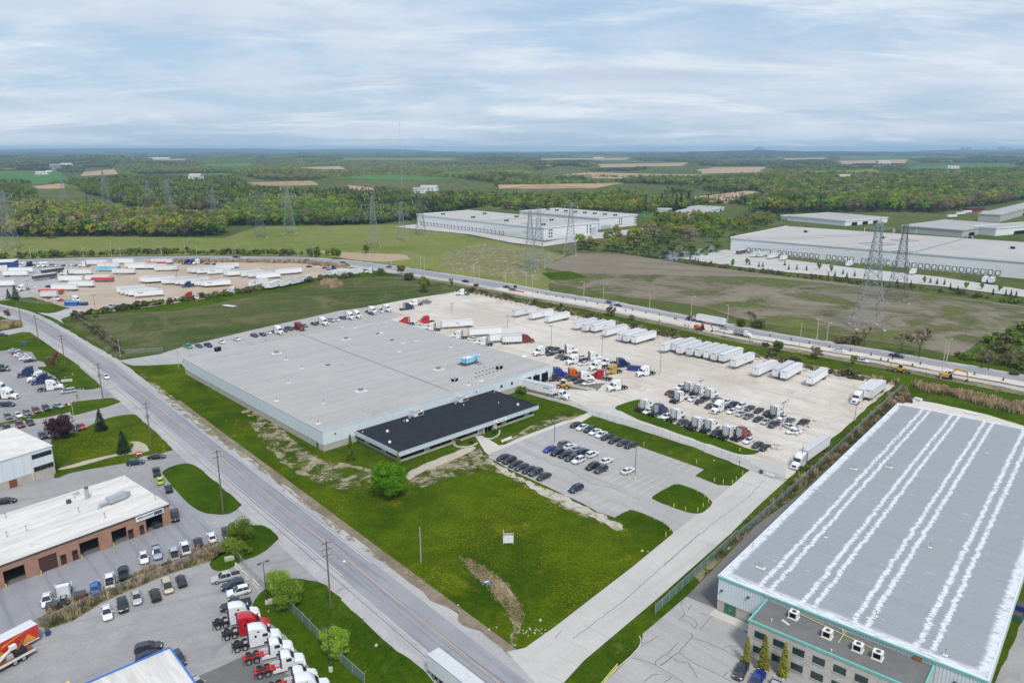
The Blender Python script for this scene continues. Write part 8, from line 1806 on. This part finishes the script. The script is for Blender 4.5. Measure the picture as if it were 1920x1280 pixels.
for i, q in enumerate(((8, 540, 335, 275, 'weedbush', 3.2), (8, 640, 340, 270, 'weedbush', 3.2), (7, 1720, 210, 150, 'bush', 3.4), (7, 1850, 215, 150, 'weedbush', 3.2), (8, 70, 400, 315, 'mid', 9), (8, 360, 450, 350, 'willow', 7), (8, 630, 510, 415, 'young', 5), (34, 1000, 610, 480, 'bare', 8), (34, 1240, 640, 570, 'weedbush', 3.2), (34, 1430, 700, 545, 'mid', 9), (7, 740, 130, 50, 'willow', 7), (7, 900, 160, 115, 'willow', 7), (7, 1100, 200, 135, 'bare', 8), (7, 1300, 240, 170, 'bare', 8), (33, 610, 520, 370, 'bare', 8), (33, 1560, 780, 560, 'bare', 8), (8, 1480, 280, 285 - 60, 'bare', 8), (8, 1600, 520, 300, 'bare', 8), (8, 1650, 540, 340, 'bare', 8), (8, 1840, 570, 525, 'weedbush', 3.2), (8, 1880, 480, 300, 'bare', 8),
        (2, 1260, 1150, 1035, 'mid', 9), (2, 1090, 1020, 940, 'olive', 9), (2, 935, 1020, 970, 'bush', 3.4), (2, 1150, 1060, 1000, 'weedbush', 3.2), (2, 1470, 1110, 1045, 'young', 5), (2, 450, 890, 810, 'mid', 9), (2, 600, 905, 815, 'mid', 9), (2, 540, 880, 825, 'olive', 9), (2, 830, 860, 790, 'mid', 9), (26, 135, 720, 570, 'spruce', 8), (26, 240, 720, 510, 'spruce', 8), (26, 235, 740, 640, 'mid', 9), (26, 1430, 1000, 890, 'mid', 9), (2, 1650, 1110, 1085, 'weedbush', 3.2), (3, 915, 835, 650, 'olive', 9), (3, 1050, 780, 630, 'willow', 7), (3, 1330, 770, 640, 'willow', 7), (3, 780, 850, 760, 'mid', 9), (3, 620, 840, 740, 'olive', 9), (3, 520, 830, 745, 'olive', 9), (1, 370, 750, 640, 'olive', 9),
        (3, 1120, 515, 410, 'far_spruce', 14), (3, 1230, 545, 420, 'far_spruce', 14), (3, 1265, 540, 415, 'far_spruce', 14), (3, 1320, 530, 390, 'far_spruce', 14), (3, 1395, 500, 425, 'far_spruce', 14), (3, 925, 510, 440, 'far_spruce', 14), (3, 1000, 540, 435, 'far_spruce', 14))):
    kn = {'weedbush': ('shrub', 'brown scrub bush'), 'bush': ('shrub', 'green bush'), 'mid': ('broadleaf_tree', 'green tree'), 'willow': ('budding_tree', 'budding tree'), 'young': ('broadleaf_tree', 'young bright tree'), 'bare': ('bare_tree', 'bare tree'), 'olive': ('broadleaf_tree', 'olive-green tree'), 'spruce': ('spruce_tree', 'dark spruce'), 'far_spruce': ('spruce_tree', 'tall dark spruce')}[q[4]]
    wh_ = {8: 'along the highway at the right', 7: 'beside the roadworks behind the trailers', 34: 'in the verge behind the long trailer row', 33: 'by the digging excavator', 2: 'along the highway bend', 26: 'by the trailer lot entrance', 3: 'among the white warehouses', 1: 'in front of the left woods'}[q[0]]
    n_ = sum(1 for k_ in MARK if k_ == (kn[1], wh_)) if 'MARK' in globals() else 0
    if 'MARK' not in globals(): MARK = []
    MARK.append((kn[1], wh_))
    h_tree(q[4], '%s %s, number %s of its kind' % (kn[1], wh_, ('one', 'two', 'three', 'four', 'five', 'six', 'seven', 'eight', 'nine')[n_]), q[0], q[1], q[2], q[0], q[3], q[5], name=kn[0], group=kn[1] + ' ' + wh_, cat='bush' if 'bush' in kn[1] else 'tree')
# small planted conifers along the verge of the long warehouse
for i, q in enumerate(((4, 125, 955), (4, 155, 985), (4, 215, 985), (4, 288, 990), (4, 450, 1045), (4, 500, 1035), (4, 560, 1020), (4, 590, 1045), (4, 648, 1035), (4, 965, 1095), (4, 1070, 1110), (4, 1215, 1085), (4, 1265, 1095), (4, 1320, 1100), (4, 1365, 1130), (4, 1420, 1150), (4, 1685, 1170), (4, 1780, 1180), (4, 1820, 1180), (4, 1858, 1190), (3, 1335, 920), (3, 1375, 930), (3, 1395, 935), (3, 1780, 950), (3, 1850, 965), (3, 1880, 965), (3, 1650, 950))):
    h_tree('far_spruce', '%s small dark conifer planted along the long warehouse verge' % ORD[i], q[0], q[1], q[2], q[0], q[2] - 42, 14, name='young_conifer', group='planted conifers')
for i, q in enumerate(((4, 385, 985), (4, 475, 1005), (4, 1170, 1090), (4, 1480, 1130), (4, 1600, 1135), (4, 1735, 1150), (3, 1760, 950), (3, 1655, 960))):
    h_tree('young', '%s young green tree planted along the long warehouse verge' % ORD[i], q[0], q[1], q[2], q[0], q[2] - 60, 5, name='young_tree', group='planted young trees')

# scrub, reeds and weeds: uncountable cover
def tuft(seed, n, h, w, m, up=1.0):
    r = random.Random(seed); q = []
    for _ in range(n):
        b = Vector((r.uniform(-w, w), r.uniform(-w, w), 0)); d = Vector((r.uniform(-.35, .35), r.uniform(-.35, .35), up)).normalized(); L = h * r.uniform(.55, 1.1)
        s_ = Vector((r.uniform(-1, 1), r.uniform(-1, 1), 0)).normalized() * .05 * (1 + h * .3); q.append((b + d * L * .5, s_, d * L * .5))
    return quads_mesh('tuft', q, m)
TU = [tuft(1, 26, 1.7, .8, 'reed'), tuft(2, 26, 1.1, .8, 'weed'), tuft(3, 22, .45, .7, 'grass_dark', .7), tuft(4, 24, .5, .9, 'reed', .35), T[11], T[10], tuft(5, 22, .5, .8, 'grass_dry', .7), tuft(6, 20, .38, .8, 'grass_lawn', .7)]
def cover(name, lab, pix, spacing, mix, size=(.7, 1.3), seed=1, thin=None):
    r = random.Random(seed); poly = [at(*p) if len(p) == 2 else pt(*p) for p in pix]
    pts = [(x, y, .05, r.uniform(*size), r.uniform(0, 6.28), pick(r, mix)) for x, y in scatter_in(poly, spacing, r) if thin is None or noise.noise(Vector((x * thin[0], y * thin[0], seed))) > thin[1]]
    if pts: instancer(name, pts, TU, lab)
def along(name, lab, pix, width, spacing, mix, size=(.7, 1.3), seed=1):
    r = random.Random(seed); L = [at(*p) if len(p) == 2 else pt(*p) for p in pix]; pts = []
    for a, b in zip(L[:-1], L[1:]):
        n = int((b - a).length * width / spacing ** 2) + 1; nr = Vector((-(b - a).y, (b - a).x, 0)).normalized()
        for _ in range(n): q = a.lerp(b, r.random()) + nr * r.uniform(-.5, .5) * width; pts.append((q.x, q.y, .03, r.uniform(*size), r.uniform(0, 6.28), pick(r, mix)))
    instancer(name, pts, TU, lab)
cover('reeds', 'flattened dry reeds in the lawn hollow', [(15, 1010, 195), (15, 1130, 230), (15, 1280, 330), (15, 1420, 450), (15, 1530, 600), (15, 1560, 720), (15, 1500, 800), (15, 1400, 640), (15, 1280, 480), (15, 1120, 330)], .6, [(3, 5)], (.45, .8), 2)
cover('reeds', 'tall tan reeds below the roadworks at right', [(8, 1090, 640), (8, 1300, 680), (8, 1500, 720), (8, 1720, 770), (8, 1920, 820), (8, 1920, 870), (8, 1700, 830), (8, 1400, 740), (8, 1120, 680)], 1.1, [(0, 5), (1, 1)], (.8, 1.5), 3)
cover('reeds', 'tan reed mound in the green field', [(2, 480, 1095), (2, 530, 1065), (2, 600, 1065), (2, 660, 1105), (2, 590, 1125)], 1.3, [(0, 1)], (.9, 1.5), 4)
cover('reeds', 'tan reeds on the island at the road bend', [(26, 0, 1085), (26, 320, 1070), (26, 335, 1130), (26, 0, 1190)], 1.2, [(0, 3), (1, 1)], (.7, 1.2), 5)
cover('reeds', 'tan reeds between trailer lot and highway', [(300, 489), (420, 489), (560, 490), (655, 498), (650, 504), (560, 494), (420, 492), (300, 494)], 2.2, [(0, 4), (1, 1)], (.9, 1.6), 6)
cover('weeds', 'rough weeds on the verge beside the yard fence', [(1690, 722), (1660, 752), (1560, 845), (1476, 915), (1420, 965), (1370, 1015), (1330, 1050), (1345, 1050), (1420, 980), (1500, 920), (1560, 868), (1650, 785), (1668, 765), (1710, 745)], 1.0, [(1, 3), (0, 1), (6, 2)], (.6, 1.2), 7)
cover('weeds', 'tall dry weeds between the two left lots', [(0, 68, 1160), (12, 700, 440), (12, 1100, 270), (12, 1350, 160), (12, 1560, 55), (13, 0, 560), (13, 300, 410), (13, 620, 325), (13, 660, 390), (13, 540, 510), (13, 0, 680), (12, 1100, 400), (12, 800, 590), (12, 500, 690)], .62, [(0, 2), (1, 2.4), (6, 2), (2, 1)], (.4, .85), 8)
along('weeds', 'brown scrub along the far side of the yard', [(25, 1000, 55), (25, 1700, 195), (7, 480, 120), (7, 1100, 265), (8, 0, 455), (8, 600, 585), (8, 980, 640)], 5.0, 1.3, [(1, 4), (0, 1.5), (6, 1), (4, .25)], (.6, 1.2), 9)
along('scrub', 'overgrown hedge between trailer lot and field', [(5, 540, 130), (5, 720, 110), (5, 860, 100), (5, 1060, 60), (5, 1400, 15), (28, 60, 640), (28, 500, 570), (28, 900, 500), (28, 1200, 450), (28, 1500, 420), (28, 1900, 390)], 5.0, 2.0, [(4, 4), (5, 2), (1, 3)], (.5, 1.1), 10)
along('scrub', 'overgrown fence line beside the field', [(5, 580, 150), (5, 640, 190), (5, 780, 300), (5, 940, 415)], 2.5, 1.4, [(1, 3), (4, .5)], (.5, 1.0), 11)
along('scrub', 'scrub above the highway at left', [(-100, 486), (60, 481), (200, 477), (330, 475), (480, 476), (600, 478)], 16, 4.5, [(5, 3), (4, 2), (1, 2)], (.7, 1.5), 12)
cover('scrub', 'scrub in the green gully at right', [(1790, 672), (1925, 610), (2000, 595), (2050, 700), (1920, 695)], 4.5, [(4, 3), (5, 1.5), (1, 3)], (.6, 1.5), 13, (.05, -.1))
along('scrub', 'dark verge strip along the long warehouse lane', [(1190, 478), (1285, 492), (1440, 512), (1615, 532), (1760, 546), (1930, 572)], 9, 2.6, [(4, 2), (5, 1), (2, 4), (1, 2)], (.5, .9), 14)
cover('grass', 'longer grass tufts on the fenced lower verge', [(14, 955, 450), (14, 1090, 250), (14, 1440, 150), (14, 1800, 270), (15, 0, 570), (15, 420, 960), (15, 800, 1280), (14, 1720, 1280), (14, 1420, 910), (14, 1080, 590)], 1.6, [(2, 4), (7, 2)], (.3, .6), 18)

# ------------------------------------------------------------------ litter and stones
rr = random.Random(21)
STN = MB().loft([[(-.4, -.3, 0), (.4, -.35, 0), (.45, .3, 0), (-.35, .35, 0)], [(-.25, -.2, .4), (.3, -.2, .45), (.25, .2, .38), (-.2, .22, .42)]], 'stone_block').mesh('boulder')
for i, q in enumerate(((31, 1205, 1020), (31, 1250, 1035), (31, 1000, 975), (31, 1090, 815), (31, 975, 865), (15, 1330, 805), (15, 1265, 825), (15, 1705, 745), (15, 1000, 615), (15, 300, 960), (16, 750, 150), (16, 800, 155), (23, 1060, 230), (31, 1660, 240), (14, 1125, 500), (23, 1740, 530), (16, 1490, 130))):
    tag(obj('boulder', STN, None, pt(*q), rr.uniform(0, 6)), '%s small pale stone lying on the grass, counted from the left lot' % ORD[i], 'stone', 'pale stones on the grass').scale = (rr.uniform(.4, .8),) * 3
rk = thing('rubble_patch', 'grey rubble patch at the lawn corner by the driveway', 'rubble', pt(15, 1650, 835), 0)
for i in range(24): part(rk, 'stone', STN, (rr.gauss(0, 1.1), rr.gauss(0, .7), .05), rr.uniform(0, 6)).scale = (.3, .3, .25)
tp = thing('tarp', 'crumpled blue and white tarp on the reeds', 'tarp', pt(15, 1250, 425), radians(25)); part(tp, 'sheet', MB().loft([[(-1.2, -.3, .05), (-.4, -.1, .3), (.4, -.25, .15), (1.2, .1, .3)], [(-1.0, .4, .1), (-.3, .5, .25), (.5, .4, .3), (1.3, .5, .1)]], 'paint bright blue', False, False)); part(tp, 'fold', MB().box(-.5, .4, .0, .3, .3, .36, 'lamp_white'))

# ------------------------------------------------------------------ the air
hz = NT('air'); hz.n.remove(hz.b)
vol = hz.n.new('ShaderNodeVolumePrincipled'); vol.inputs['Color'].default_value = (0.50, 0.76, 1.0, 1); vol.inputs['Density'].default_value = HAZE = 7.5e-5
vol.inputs['Anisotropy'].default_value = 0.0
hz.l.new(vol.outputs[0], hz.out.inputs['Volume'])
me = MB().box(-26500, 26500, -500, 27500, -4, 144, 'air').mesh('haze')
tag(obj('haze', me), 'pale blue haze over the land', None, None, 'stuff')
